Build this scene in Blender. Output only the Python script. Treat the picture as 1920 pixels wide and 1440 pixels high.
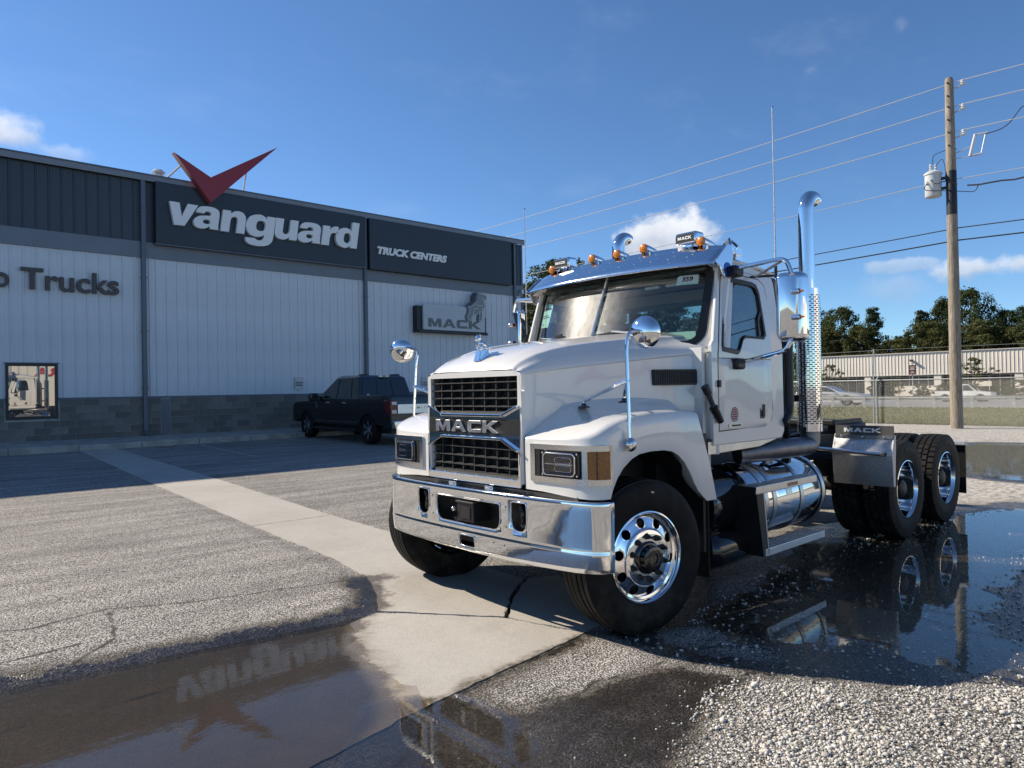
import bpy, bmesh, math, random
import numpy as np
from mathutils import Vector, Matrix
from mathutils.geometry import tessellate_polygon, delaunay_2d_cdt

PI = math.pi
R = math.radians
rnd = random.Random(11)
sc = bpy.context.scene
COL = sc.collection
for o in list(bpy.data.objects):
    bpy.data.objects.remove(o)

# ------------------------------------------------------------------ camera
CAMZ = 1.65
_yaw, _pit, _rol = R(47.84), R(0.5), R(1.0)
_F0 = Vector((math.cos(_yaw), math.sin(_yaw), 0)); _R0 = Vector((math.sin(_yaw), -math.cos(_yaw), 0)); _U0 = Vector((0, 0, 1))
_F = _F0 * math.cos(_pit) + _U0 * math.sin(_pit); _U = _U0 * math.cos(_pit) - _F0 * math.sin(_pit)
_UI = _U * math.cos(_rol) + _R0 * math.sin(_rol); _RI = _R0 * math.cos(_rol) - _U * math.sin(_rol)
cam = bpy.data.cameras.new('camera'); cam.sensor_width = 36; cam.lens = 1331 / 1920 * 36
cam.clip_start = 0.05; cam.clip_end = 3000
co = bpy.data.objects.new('camera', cam); COL.objects.link(co)
m3 = Matrix((_RI, _UI, -_F)).transposed()
co.matrix_world = Matrix.Translation((0, 0, CAMZ)) @ m3.to_4x4()
sc.camera = co

# ------------------------------------------------------------------ sun, sky, exposure
SUN = Vector((-0.60, 1.205, 1.0)).normalized()
sl = bpy.data.lights.new('sun', 'SUN'); sl.energy = 5.0; sl.angle = R(0.53); sl.color = (1.0, 0.89, 0.73)
so = bpy.data.objects.new('sun', sl); COL.objects.link(so)
so.rotation_euler = SUN.to_track_quat('Z', 'Y').to_euler()
so.location = (-10, 20, 30)
sc.view_settings.view_transform = 'Standard'; sc.view_settings.look = 'None'
sc.view_settings.exposure = 0.58; sc.view_settings.gamma = 1.0
sc.view_settings.use_curve_mapping = False


class NT:
    """small helper for building node trees"""
    def __init__(s, tree):
        s.t = tree; s.n = tree.nodes; s.l = tree.links
    def __call__(s, typ, ins=None, **props):
        nd = s.n.new(typ)
        for k, v in props.items():
            setattr(nd, k, v)
        for k, v in (ins or {}).items():
            s.put(nd.inputs[k], v)
        return nd
    def put(s, sock, v):
        if isinstance(v, bpy.types.NodeSocket):
            s.l.new(v, sock)
        elif isinstance(v, bpy.types.Node):
            s.l.new(v.outputs[0], sock)
        else:
            if sock.type == 'RGBA' and len(v) == 3:
                v = (*v, 1)
            sock.default_value = v
    def math(s, op, a, b=0.0, c=None, clamp=False):
        nd = s.n.new('ShaderNodeMath'); nd.operation = op; nd.use_clamp = clamp
        s.put(nd.inputs[0], a); s.put(nd.inputs[1], b)
        if c is not None:
            s.put(nd.inputs[2], c)
        return nd.outputs[0]
    def mix(s, f, a, b, blend='MIX'):
        nd = s.n.new('ShaderNodeMix'); nd.data_type = 'RGBA'; nd.blend_type = blend
        s.put(nd.inputs[0], f); s.put(nd.inputs[6], a); s.put(nd.inputs[7], b)
        return nd.outputs[2]
    def mixf(s, f, a, b):
        nd = s.n.new('ShaderNodeMix'); nd.data_type = 'FLOAT'
        s.put(nd.inputs[0], f); s.put(nd.inputs[2], a); s.put(nd.inputs[3], b)
        return nd.outputs[0]
    def step(s, v, lo, hi, a=0.0, b=1.0):
        nd = s.n.new('ShaderNodeMapRange'); nd.interpolation_type = 'SMOOTHSTEP'
        s.put(nd.inputs[0], v); s.put(nd.inputs[1], lo); s.put(nd.inputs[2], hi)
        s.put(nd.inputs[3], a); s.put(nd.inputs[4], b)
        return nd.outputs[0]
    def noise(s, vec, scale, detail=3.0, rough=0.55, out=0):
        nd = s.n.new('ShaderNodeTexNoise')
        if vec is not None:
            s.put(nd.inputs['Vector'], vec)
        nd.inputs['Scale'].default_value = scale; nd.inputs['Detail'].default_value = detail
        nd.inputs['Roughness'].default_value = rough
        return nd.outputs[out]
    def voro(s, vec, scale, feature='F1', out='Distance', rand=1.0):
        nd = s.n.new('ShaderNodeTexVoronoi'); nd.feature = feature
        s.put(nd.inputs['Vector'], vec); nd.inputs['Scale'].default_value = scale
        nd.inputs['Randomness'].default_value = rand
        return nd.outputs[out]
    def scalev(s, vec, sc3):
        nd = s.n.new('ShaderNodeVectorMath'); nd.operation = 'MULTIPLY'
        s.put(nd.inputs[0], vec); nd.inputs[1].default_value = sc3
        return nd.outputs[0]


world = bpy.data.worlds.new('World'); sc.world = world; world.use_nodes = True
world.node_tree.nodes.clear()
w = NT(world.node_tree)
sky = w('ShaderNodeTexSky', sky_type='NISHITA', sun_disc=False, sun_elevation=math.asin(SUN.z),
        sun_rotation=math.atan2(SUN.x, SUN.y), altitude=50, air_density=0.8, dust_density=0.05, ozone_density=3.0)
dirv = w('ShaderNodeTexCoord').outputs['Generated']
skyc = w.mix(1.0, sky.outputs[0], (0.74, 0.95, 1.11), 'MULTIPLY')


def pix_dir(u, v):   # direction of a cloud as seen from where the photograph was taken
    return (_F + _RI * ((u - 960) / 1331) - _UI * ((v - 720) / 1331)).normalized()


def cloud(col, u, v, wu, wv, nscale, amount, bright, seed, hard=0.35):
    c = pix_dir(u, v); a = Vector((c.y, -c.x, 0)).normalized(); b = a.cross(c)
    def dot(vec):
        nd = w('ShaderNodeVectorMath', operation='DOT_PRODUCT'); w.put(nd.inputs[0], dirv); nd.inputs[1].default_value = vec
        return nd.outputs['Value']
    da = w.math('DIVIDE', dot(a), wu); db = w.math('DIVIDE', dot(b), wv)
    dd = w.math('SQRT', w.math('ADD', w.math('MULTIPLY', da, da), w.math('MULTIPLY', db, db)))
    off = w('ShaderNodeVectorMath', {0: dirv, 1: (seed, seed * .7, 0)}, operation='ADD').outputs[0]
    nz = w.noise(off, nscale, 6.0, 0.6)
    f = w.math('ADD', w.math('SUBTRACT', 1.0, dd), w.math('MULTIPLY', w.math('SUBTRACT', nz, 0.5), 2.4))
    mk = w.math('MULTIPLY', w.step(f, 0.1, 0.1 + hard), amount)
    mk = w.math('MULTIPLY', mk, w.step(dot(c), 0.6, 0.7))
    nz2 = w.noise(off, nscale * 2.1, 4.0, 0.55)
    sh = w.math('ADD', w.math('MULTIPLY', db, 0.5), w.math('ADD', w.math('MULTIPLY', nz2, 0.9), 0.1), clamp=True)
    cc = w.mix(sh, tuple(x * bright for x in (3.1, 3.7, 4.9)), tuple(x * bright for x in (8.4, 8.5, 8.6)))
    return w.mix(mk, col, cc)


cc = skyc
cirrus = w.noise(w('ShaderNodeVectorMath', {0: dirv, 1: (2.2, 5.5, 9.0)}, operation='MULTIPLY').outputs[0], 1.3, 7, .62)
cc = w.mix(w.math('MULTIPLY', w.step(cirrus, .50, .82), .10), cc, (6.0, 6.6, 7.6))
cc = cloud(cc, 1248, 445, .092, .040, 14, .94, .95, 1.3, .55)
cc = cloud(cc, 1835, 502, .075, .017, 17, .75, .95, 4.1, .7)
cc = cloud(cc, 1700, 497, .05, .012, 12, .35, .95, 6.1)
cc = cloud(cc, 1665, 540, .06, .03, 12, .22, .8, 2.2, .8)
cc = cloud(cc, 5, 250, .040, .024, 17, .8, 1.0, 7.7, .9)
cc = cloud(cc, 110, 285, .03, .015, 22, .3, 1.0, 3.7, .6)
cc = cloud(cc, 1690, 50, .011, .018, 30, .16, .9, 5.9, 1.2)
cc = cloud(cc, 1520, 130, .012, .008, 30, .12, .9, 8.7, 1.2)
bg = w('ShaderNodeBackground', {'Color': cc, 'Strength': 0.091})
w('ShaderNodeOutputWorld', {'Surface': bg})


# ------------------------------------------------------------------ mesh helpers
ORG = {}


class G:
    """collects vertices and faces of one mesh, in world coordinates"""
    def __init__(s):
        s.v = []; s.f = []
    def add(s, vs, fs):
        b = len(s.v)
        s.v.extend([tuple(p) for p in vs]); s.f.extend([tuple(i + b for i in f) for f in fs])
        return s
    def box(s, x0, x1, y0, y1, z0, z1):
        return s.add([(x0, y0, z0), (x1, y0, z0), (x1, y1, z0), (x0, y1, z0), (x0, y0, z1), (x1, y0, z1), (x1, y1, z1), (x0, y1, z1)],
                     [(3, 2, 1, 0), (4, 5, 6, 7), (0, 1, 5, 4), (1, 2, 6, 5), (2, 3, 7, 6), (3, 0, 4, 7)])
    def bar(s, a, b, wd, ht, up=(0, 0, 1)):
        """rectangular bar from a to b"""
        a = Vector(a); b = Vector(b); d = (b - a).normalized(); u = Vector(up)
        sd = d.cross(u)
        if sd.length < 1e-4:
            sd = d.cross(Vector((1, 0, 0)))
        sd.normalize(); u = sd.cross(d)
        sd = sd * (wd / 2); u = u * (ht / 2)
        vs = [p + i * sd + j * u for p in (a, b) for i, j in ((-1, -1), (1, -1), (1, 1), (-1, 1))]
        return s.add(vs, [(3, 2, 1, 0), (4, 5, 6, 7), (0, 1, 5, 4), (1, 2, 6, 5), (2, 3, 7, 6), (3, 0, 4, 7)])
    def tube(s, path, r, n=10, caps=True):
        path = [Vector(p) for p in path]
        m = len(path)
        rr = r if hasattr(r, '__len__') else [r] * m
        tan = [(path[min(i + 1, m - 1)] - path[max(i - 1, 0)]).normalized() for i in range(m)]
        u = tan[0].orthogonal().normalized()
        vs = []
        for i in range(m):
            t = tan[i]
            u = (u - t * u.dot(t)); u = u.normalized() if u.length > 1e-6 else t.orthogonal().normalized()
            k = t.cross(u)
            for j in range(n):
                a = 2 * PI * j / n
                vs.append(path[i] + (u * math.cos(a) + k * math.sin(a)) * rr[i])
        fs = [(i * n + j, i * n + (j + 1) % n, (i + 1) * n + (j + 1) % n, (i + 1) * n + j) for i in range(m - 1) for j in range(n)]
        if caps:
            fs.append(tuple(reversed(range(n)))); fs.append(tuple((m - 1) * n + j for j in range(n)))
        return s.add(vs, fs)
    def lathe(s, prof, o, d, n=32, a0=0.0, a1=2 * PI, mod=None):
        """revolve (r, h) profile about axis d through o"""
        o = Vector(o); d = Vector(d).normalized()
        u = d.orthogonal().normalized()
        if abs(d.z) < .9:
            u = (Vector((0, 0, 1)) - d * d.z).normalized()
        k = d.cross(u)
        full = abs(a1 - a0 - 2 * PI) < 1e-6
        cnt = n if full else n + 1
        m = len(prof); vs = []
        for j in range(cnt):
            a = a0 + (a1 - a0) * j / n
            e = u * math.cos(a) + k * math.sin(a)
            for i, (r, h) in enumerate(prof):
                if mod:
                    r = mod(i, j, r)
                vs.append(o + d * h + e * r)
        fs = []
        for j in range(n):
            j2 = (j + 1) % cnt
            for i in range(m - 1):
                fs.append((j * m + i, j * m + i + 1, j2 * m + i + 1, j2 * m + i))
        return s.add(vs, fs)
    def cyl(s, o, d, r, n=20, r2=None):
        """capped cylinder from o along vector d"""
        d = Vector(d); L = d.length
        r2 = r if r2 is None else r2
        return s.lathe([(0.0005, 0), (r, 0), (r2, L), (0.0005, L)], o, d, n)
    def ball(s, c, r, n=12, m=8, sc3=(1, 1, 1)):
        c = Vector(c); vs = [c + Vector((0, 0, r * sc3[2]))]
        for i in range(1, m):
            a = PI * i / m
            for j in range(n):
                b = 2 * PI * j / n
                vs.append(c + Vector((r * sc3[0] * math.sin(a) * math.cos(b), r * sc3[1] * math.sin(a) * math.sin(b), r * sc3[2] * math.cos(a))))
        vs.append(c - Vector((0, 0, r * sc3[2])))
        fs = [(0, 1 + j, 1 + (j + 1) % n) for j in range(n)]
        for i in range(m - 2):
            for j in range(n):
                fs.append((1 + i * n + j, 1 + (i + 1) * n + j, 1 + (i + 1) * n + (j + 1) % n, 1 + i * n + (j + 1) % n))
        l = len(vs) - 1; b = 1 + (m - 2) * n
        fs += [(l, b + (j + 1) % n, b + j) for j in range(n)]
        return s.add(vs, fs)
    def grid(s, rows, skip=None, closed=False):
        """rows of points -> quads"""
        nr = len(rows); nc = len(rows[0])
        vs = [p for r in rows for p in r]
        fs = []
        for i in range(nr - 1):
            for j in range(nc if closed else nc - 1):
                if skip and skip(i, j):
                    continue
                j2 = (j + 1) % nc
                fs.append((i * nc + j, i * nc + j2, (i + 1) * nc + j2, (i + 1) * nc + j))
        return s.add(vs, fs)
    def plate(s, outer, holes, fn, w0, w1):
        """extruded polygon with holes: fn(u, v, w) -> xyz"""
        polys = [outer] + list(holes)
        flat = [p for pl in polys for p in pl]
        tris = tessellate_polygon([[Vector((p[0], p[1], 0)) for p in pl] for pl in polys])
        n = len(flat)
        vs = [fn(u, v, w0) for u, v in flat] + [fn(u, v, w1) for u, v in flat]
        fs = [tuple(t) for t in tris] + [tuple(i + n for i in reversed(t)) for t in tris]
        b = 0
        for pl in polys:
            k = len(pl)
            fs += [(b + i, b + (i + 1) % k, b + (i + 1) % k + n, b + i + n) for i in range(k)]
            b += k
        return s.add(vs, fs)


def rrect(u0, u1, v0, v1, r, n=4):
    """rounded rectangle polygon"""
    out = []
    for cx, cy, a in ((u1 - r, v1 - r, 0), (u0 + r, v1 - r, 90), (u0 + r, v0 + r, 180), (u1 - r, v0 + r, 270)):
        for i in range(n + 1):
            t = R(a + 90 * i / n)
            out.append((cx + r * math.cos(t), cy + r * math.sin(t)))
    return out


def interp(tab, x):
    """piecewise linear lookup in a list of tuples; returns tuple of the other columns"""
    if x <= tab[0][0]:
        return tab[0][1:]
    for a, b in zip(tab, tab[1:]):
        if x <= b[0]:
            t = (x - a[0]) / (b[0] - a[0])
            return tuple(p + (q - p) * t for p, q in zip(a[1:], b[1:]))
    return tab[-1][1:]


def sstep(a, b, x):
    t = min(1, max(0, (x - a) / (b - a)))
    return t * t * (3 - 2 * t)


def arc(pts, r=0.05, n=5):
    """round the inner corners of a path"""
    pts = [Vector(p) for p in pts]
    out = [pts[0]]
    for a, b, c in zip(pts, pts[1:], pts[2:]):
        d1 = (a - b); d2 = (c - b)
        k = min(r, d1.length * .49, d2.length * .49)
        p = b + d1.normalized() * k; q = b + d2.normalized() * k
        for i in range(n + 1):
            t = i / n
            out.append(p * (1 - t) ** 2 + b * 2 * t * (1 - t) + q * t * t)
    out.append(pts[-1])
    return out


def prop(o, label=None, cat=None, group=None, kind=None):
    if label: o['label'] = label
    if cat: o['category'] = cat
    if group: o['group'] = group
    if kind: o['kind'] = kind
    return o


def empty(name, loc, label=None, cat=None, group=None, kind=None, parent=None):
    o = bpy.data.objects.new(name, None); COL.objects.link(o)
    o.empty_display_size = 0.2
    ORG[o.name] = Vector(loc)
    if parent is None:
        o.location = loc
    else:
        o.parent = parent; o.location = Vector(loc) - ORG[parent.name]
    return prop(o, label, cat, group, kind)


def obj(name, g, mat, parent=None, org=None, smooth=35, bevel=0, bseg=2, sub=0, recalc=True, kind=None, label=None, cat=None, group=None, solid=0):
    me = bpy.data.meshes.new(name)
    O = Vector(org) if org is not None else (ORG[parent.name] if parent is not None else Vector((0, 0, 0)))
    base = ORG[parent.name] if parent is not None else Vector((0, 0, 0))
    if O.length:
        ox, oy, oz = O
        vs = [(p[0] - ox, p[1] - oy, p[2] - oz) for p in g.v]
    else:
        vs = g.v
    me.from_pydata(vs, [], g.f)
    if recalc:
        bm = bmesh.new(); bm.from_mesh(me); bmesh.ops.recalc_face_normals(bm, faces=bm.faces); bm.to_mesh(me); bm.free()
    if smooth:
        me.polygons.foreach_set('use_smooth', [True] * len(me.polygons))
        if smooth < 180:
            me.set_sharp_from_angle(angle=R(smooth))
    for m in (mat if isinstance(mat, (list, tuple)) else [mat]):
        me.materials.append(m)
    o = bpy.data.objects.new(name, me); COL.objects.link(o)
    if parent is not None:
        o.parent = parent
    o.location = O - base
    ORG[o.name] = O
    if solid:
        sm = o.modifiers.new('solid', 'SOLIDIFY'); sm.thickness = solid; sm.offset = -1
    if bevel:
        b = o.modifiers.new('bevel', 'BEVEL'); b.width = bevel; b.segments = bseg; b.limit_method = 'ANGLE'; b.angle_limit = R(40)
        b.harden_normals = False
    if sub:
        sb = o.modifiers.new('sub', 'SUBSURF'); sb.levels = sub; sb.render_levels = sub
    return prop(o, label, cat, group, kind)


def copy_obj(o, parent=None, loc=None, rot=None):
    c = o.copy(); COL.objects.link(c)
    c.parent = parent if parent is not None else o.parent
    if loc is not None: c.location = loc
    if rot is not None: c.rotation_euler = rot
    return c


KIDS = {}


def copy_tree(o, parent=None):
    """a thing with its parts and sub-parts"""
    c = o.copy(); COL.objects.link(c); c.parent = parent
    for ch in list(o.children):
        copy_tree(ch, c)
    return c


def apply_mods(o):
    dg = bpy.context.evaluated_depsgraph_get()
    me = bpy.data.meshes.new_from_object(o.evaluated_get(dg))
    o.modifiers.clear(); o.data = me


def boolean(o, cutters):
    """cut solid meshes out of o"""
    bpy.context.view_layer.update()
    for c in cutters:
        m = o.modifiers.new('cut', 'BOOLEAN'); m.object = c; m.operation = 'DIFFERENCE'; m.solver = 'EXACT'
    bpy.context.view_layer.update()
    apply_mods(o)
    for c in cutters:
        bpy.data.objects.remove(c)


# ------------------------------------------------------------------ materials
def principled(name, col, rough=0.5, metal=0.0, spec=0.5, coat=0.0, coat_rough=0.03, var=0.0, vscale=3.0, bump=0.0, bscale=40.0,
               rvar=0.0, emit=None, dirt=0.0, trans=None):
    m = bpy.data.materials.new(name); m.use_nodes = True
    m.node_tree.nodes.clear()
    t = NT(m.node_tree)
    pb = t('ShaderNodeBsdfPrincipled', {'Base Color': col, 'Roughness': rough, 'Metallic': metal, 'Specular IOR Level': spec,
                                        'Coat Weight': coat, 'Coat Roughness': coat_rough})
    pos = None
    if var or bump or rvar or dirt:
        pos = t('ShaderNodeTexCoord').outputs['Object']
    if var:
        nz = t.noise(pos, vscale, 5.0, 0.6)
        a = tuple(max(0, c * (1 - var)) for c in col); b = tuple(min(1, c * (1 + var)) for c in col)
        c1 = t.mix(t.step(nz, .3, .7), a, b)
        t.put(pb.inputs['Base Color'], c1)
    if rvar:
        nz = t.noise(pos, vscale * 2.3, 4.0, .6)
        t.put(pb.inputs['Roughness'], t.math('ADD', rough, t.math('MULTIPLY', t.math('SUBTRACT', nz, .5), rvar * 2), clamp=True))
    if bump:
        nz = t.noise(pos, bscale, 4.0, .6)
        bp = t('ShaderNodeBump', {'Height': nz, 'Strength': bump, 'Distance': 0.01})
        t.put(pb.inputs['Normal'], bp.outputs[0])
    t('ShaderNodeOutputMaterial', {'Surface': pb})
    return m


def schlick(t, ior, normal=None):
    """reflectance of a thin pane, the same from both sides"""
    geo = t('ShaderNodeNewGeometry')
    dt_ = t('ShaderNodeVectorMath', {0: geo.outputs['Incoming'], 1: normal if normal is not None else geo.outputs['Normal']}, operation='DOT_PRODUCT').outputs['Value']
    c = t.math('SUBTRACT', 1.0, t.math('ABSOLUTE', dt_), clamp=True)
    f0 = ((ior - 1) / (ior + 1)) ** 2
    return t.math('ADD', f0, t.math('MULTIPLY', t.math('POWER', c, 5.0), 1 - f0), clamp=True)


def glass(name, tint=(.75, .8, .8), refl=1.0, rough=0.005, ior=1.5, haze=0.0):
    m = bpy.data.materials.new(name); m.use_nodes = True; m.node_tree.nodes.clear()
    t = NT(m.node_tree)
    fac = t.math('MULTIPLY', schlick(t, ior), refl, clamp=True)
    tr = t('ShaderNodeBsdfTransparent', {'Color': tint}); gl = t('ShaderNodeBsdfGlossy', {'Color': (1, 1, 1), 'Roughness': rough})
    mx = t('ShaderNodeMixShader', {0: fac, 1: tr, 2: gl})
    if haze:  # rough pale film added to spread the sun's glint into a glow
        pos = t('ShaderNodeTexCoord').outputs['Object']
        streak = t.noise(t.scalev(pos, (9, 9, 1.2)), 2.5, 5, .65)
        amt = t.math('MULTIPLY', t.math('ADD', .35, t.math('MULTIPLY', streak, .9)), haze)
        g2 = t('ShaderNodeBsdfGlossy', {'Color': (1, 1, 1), 'Roughness': .28})
        df = t('ShaderNodeBsdfDiffuse', {'Color': (.6, .62, .6)})
        mx = t('ShaderNodeMixShader', {0: amt, 1: mx, 2: t('ShaderNodeMixShader', {0: .16, 1: g2, 2: df})})
    t('ShaderNodeOutputMaterial', {'Surface': mx})
    return m


M = {}
M['white'] = principled('white_paint', (.72, .705, .675), .22, coat=1.0, coat_rough=.02, var=.02, vscale=1.2)

def paint_material():
    m = bpy.data.materials.new('white_truck_paint'); m.use_nodes = True; m.node_tree.nodes.clear(); t = NT(m.node_tree)
    pos = t('ShaderNodeNewGeometry').outputs['Position']
    st = t.noise(t.scalev(pos, (7, 7, .9)), 2.2, 5, .65); cl = t.noise(pos, 1.6, 4, .6); fi = t.noise(pos, 60, 3, .7)
    col = t.mix(t.math('MULTIPLY', t.step(st, .52, .78), .22), (.705, .695, .665), (.54, .525, .49))
    low = t.step(t('ShaderNodeSeparateXYZ', {0: pos}).outputs[2], 1.25, .82)
    col = t.mix(t.math('MULTIPLY', low, t.math('MULTIPLY', t.step(cl, .35, .7), .35)), col, (.42, .38, .31))
    col = t.mix(t.math('MULTIPLY', t.step(fi, .66, .74), .12), col, (.40, .38, .34))
    rg = t.math('ADD', .20, t.math('MULTIPLY', cl, .10))
    orange = t('ShaderNodeBump', {'Height': t.noise(pos, 260, 2, .5), 'Strength': .012, 'Distance': .002})
    pb = t('ShaderNodeBsdfPrincipled', {'Base Color': col, 'Roughness': rg, 'Coat Weight': 1.0, 'Coat Roughness': .025, 'Coat Normal': orange.outputs[0]})
    t('ShaderNodeOutputMaterial', {'Surface': pb}); return m


M['white'] = paint_material()
M['chrome'] = principled('chrome', (.86, .87, .88), .045, 1.0, rvar=.03, vscale=2)
M['chrome_dull'] = principled('worn_chrome', (.78, .77, .75), .16, 1.0, rvar=.08, vscale=5)
M['polished'] = principled('polished_aluminium', (.82, .83, .85), .07, 1.0, rvar=.04, vscale=3)
M['alu'] = principled('aluminium', (.62, .62, .62), .33, 1.0, var=.08, rvar=.1, vscale=8)
M['galv'] = principled('galvanised_steel', (.47, .48, .50), .40, .35, var=.25, vscale=70, rvar=.12, bump=.05, bscale=60)
M['rubber'] = principled('tyre_rubber', (.007, .007, .0075), .6, spec=.16, var=.25, vscale=6, bump=.15, bscale=90)

def tyre_material():
    m = bpy.data.materials.new('dusty_tyre_rubber'); m.use_nodes = True; m.node_tree.nodes.clear(); t = NT(m.node_tree)
    pos = t('ShaderNodeNewGeometry').outputs['Position']
    nz = t.noise(pos, 7, 5, .65); f = t.noise(pos, 45, 3, .7)
    low = t.step(t('ShaderNodeSeparateXYZ', {0: pos}).outputs[2], .55, .05)
    d = t.math('MULTIPLY', t.step(nz, .42, .72), t.math('ADD', .25, t.math('MULTIPLY', low, .45)))
    col = t.mix(d, (.0065, .0065, .007), (.052, .045, .036))
    pb = t('ShaderNodeBsdfPrincipled', {'Base Color': col, 'Roughness': t.math('ADD', .5, t.math('MULTIPLY', nz, .25)), 'Specular IOR Level': .18,
                                        'Normal': t('ShaderNodeBump', {'Height': f, 'Strength': .15, 'Distance': .004}).outputs[0]})
    t('ShaderNodeOutputMaterial', {'Surface': pb}); return m


M['rubber'] = tyre_material()
M['black'] = principled('black_plastic', (.012, .012, .013), .42, var=.15, vscale=20, bump=.05, bscale=200)
M['black_gloss'] = principled('black_gloss', (.008, .008, .009), .08, coat=.5)
M['frame'] = principled('chassis_black', (.010, .010, .011), .5, var=.5, vscale=7, bump=.1, bscale=30)
M['darkgrey'] = principled('dark_grey_plastic', (.03, .032, .034), .55, var=.2, vscale=10)
M['interior'] = principled('cab_interior', (.07, .075, .08), .8, var=.15, vscale=4)
M['amber'] = principled('amber_lens', (.62, .19, .015), .12, coat=.8, var=.2, vscale=60)
M['amber_dark'] = principled('dark_amber_lens', (.27, .095, .016), .10, coat=.8, var=.25, vscale=45)
M['red'] = principled('red_lens', (.30, .01, .012), .12, coat=.7)
M['paper'] = principled('paper', (.62, .66, .62), .8, var=.03)
M['mint'] = principled('mint_paper', (.45, .68, .58), .75, var=.05, vscale=12)
M['ink'] = principled('black_ink', (.015, .015, .016), .6)
M['redink'] = principled('red_ink', (.38, .02, .02), .6)
M['blueplastic'] = principled('blue_plastic', (.02, .08, .32), .35)
M['plasticwrap'] = principled('plastic_wrapped_seat', (.48, .50, .52), .35, var=.4, vscale=9, bump=.6, bscale=12)
M['silverletter'] = principled('white_letter', (.80, .80, .78), .5)
M['glass'] = glass('windscreen_glass', (.70, .80, .78), 1.7, haze=.013)
M['sideglass'] = glass('side_glass', (.50, .58, .60), 2.2)
M['lens'] = glass('headlamp_lens', (.9, .9, .92), 1.0)
M['darkglass'] = principled('dark_glass', (.010, .012, .015), .03, spec=.6, coat=.3)
M['signdark'] = principled('dark_red_sign', (.085, .006, .012), .4)
M['mirror'] = principled('mirror_glass', (.9, .9, .92), .01, 1.0)
M['stackpipe'] = principled('exhaust_pipe_grey', (.20, .20, .21), .42, .9, var=.2, vscale=8)

# =================================================================== ground
def vnoise(x, y, seed=0.0):
    xi = np.floor(x); yi = np.floor(y); xf = x - xi; yf = y - yi
    def h(a, b):
        v = np.sin(a * 127.1 + b * 311.7 + seed * 74.7) * 43758.5453
        return v - np.floor(v)
    u = xf * xf * (3 - 2 * xf); v = yf * yf * (3 - 2 * yf)
    return (h(xi, yi) * (1 - u) + h(xi + 1, yi) * u) * (1 - v) + (h(xi, yi + 1) * (1 - u) + h(xi + 1, yi + 1) * u) * v


def fbm(x, y, seed=0.0, oct=3):
    s = 0; a = 1; t = 0
    for i in range(oct):
        s = s + a * vnoise(x * 2 ** i, y * 2 ** i, seed + i * 3.1); t += a; a *= .5
    return s / t


def sdf(poly, X, Y):
    """signed distance to a polygon, negative inside"""
    d = np.full(X.shape, 1e9); ins = np.zeros(X.shape, bool)
    n = len(poly)
    for i in range(n):
        ax, ay = poly[i]; bx, by = poly[(i + 1) % n]
        ex, ey = bx - ax, by - ay
        wx, wy = X - ax, Y - ay
        t = np.clip((wx * ex + wy * ey) / (ex * ex + ey * ey), 0, 1)
        d = np.minimum(d, np.hypot(wx - ex * t, wy - ey * t))
        c = ((ay <= Y) & (by > Y)) | ((by <= Y) & (ay > Y))
        with np.errstate(divide='ignore', invalid='ignore'):
            xi = ax + (Y - ay) / (by - ay if by != ay else 1e-9) * ex
        ins ^= c & (X < xi)
    return np.where(ins, -d, d)


def ldist(line, X, Y):
    d = np.full(X.shape, 1e9)
    for (ax, ay), (bx, by) in zip(line, line[1:]):
        ex, ey = bx - ax, by - ay
        t = np.clip(((X - ax) * ex + (Y - ay) * ey) / (ex * ex + ey * ey), 0, 1)
        d = np.minimum(d, np.hypot(X - ax - ex * t, Y - ay - ey * t))
    return d


def sst(a, b, x):
    t = np.clip((x - a) / (b - a), 0, 1)
    return t * t * (3 - 2 * t)


STRIP = [(4.02, 21.14), (3.61, 13.16), (3.47, 9.23), (3.35, 6.41), (3.25, 5.40), (2.95, 4.92), (2.80, 4.66), (3.01, 4.37), (3.39, 3.87), (3.57, 3.25),
         (3.90, 4.20), (4.22, 5.4), (4.42, 7.0), (4.45, 8.73), (4.64, 13.27), (4.88, 21.14)]
GUTTER = [(2.78, 4.64), (3.00, 4.35), (3.38, 3.85), (3.55, 3.23), (2.93, 3.17), (2.4, 3.12), (1.97, 3.08), (1.39, 2.96), (.2, 2.75), (-4, 2.4),
          (-4, 5.3), (.53, 4.85), (.91, 4.81), (1.33, 4.76), (1.8, 4.68), (2.18, 4.62), (2.48, 4.57)]
MOUND = [(-30, 5.6), (-4, 5.38), (.53, 4.92), (.91, 4.87), (1.33, 4.81), (1.8, 4.73), (2.18, 4.67), (2.48, 4.62), (2.74, 4.72), (2.93, 4.92), (3.08, 5.2), (3.22, 5.5),
         (3.32, 6.4), (3.44, 9.2), (3.5, 12), (3.5, 16), (-30, 16)]
PUD_L = [(-4, 5.5), (.51, 4.98), (.88, 4.91), (1.28, 4.86), (1.75, 4.80), (2.12, 4.72), (2.56, 4.60), (2.27, 4.18), (2.20, 3.91), (2.14, 3.66), (2.06, 3.42),
         (1.97, 3.22), (1.84, 3.05), (1.70, 2.95), (1.53, 2.85), (1.03, 2.9), (.1, 2.55), (-4, 2.3)]
PUD_N = [(2.03, 3.17), (2.16, 3.1), (2.2, 2.87), (2.18, 2.66), (2.1, 2.49), (1.97, 2.31), (1.81, 2.2), (1.5, 2.3), (1.55, 2.6), (1.8, 2.85)]
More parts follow.
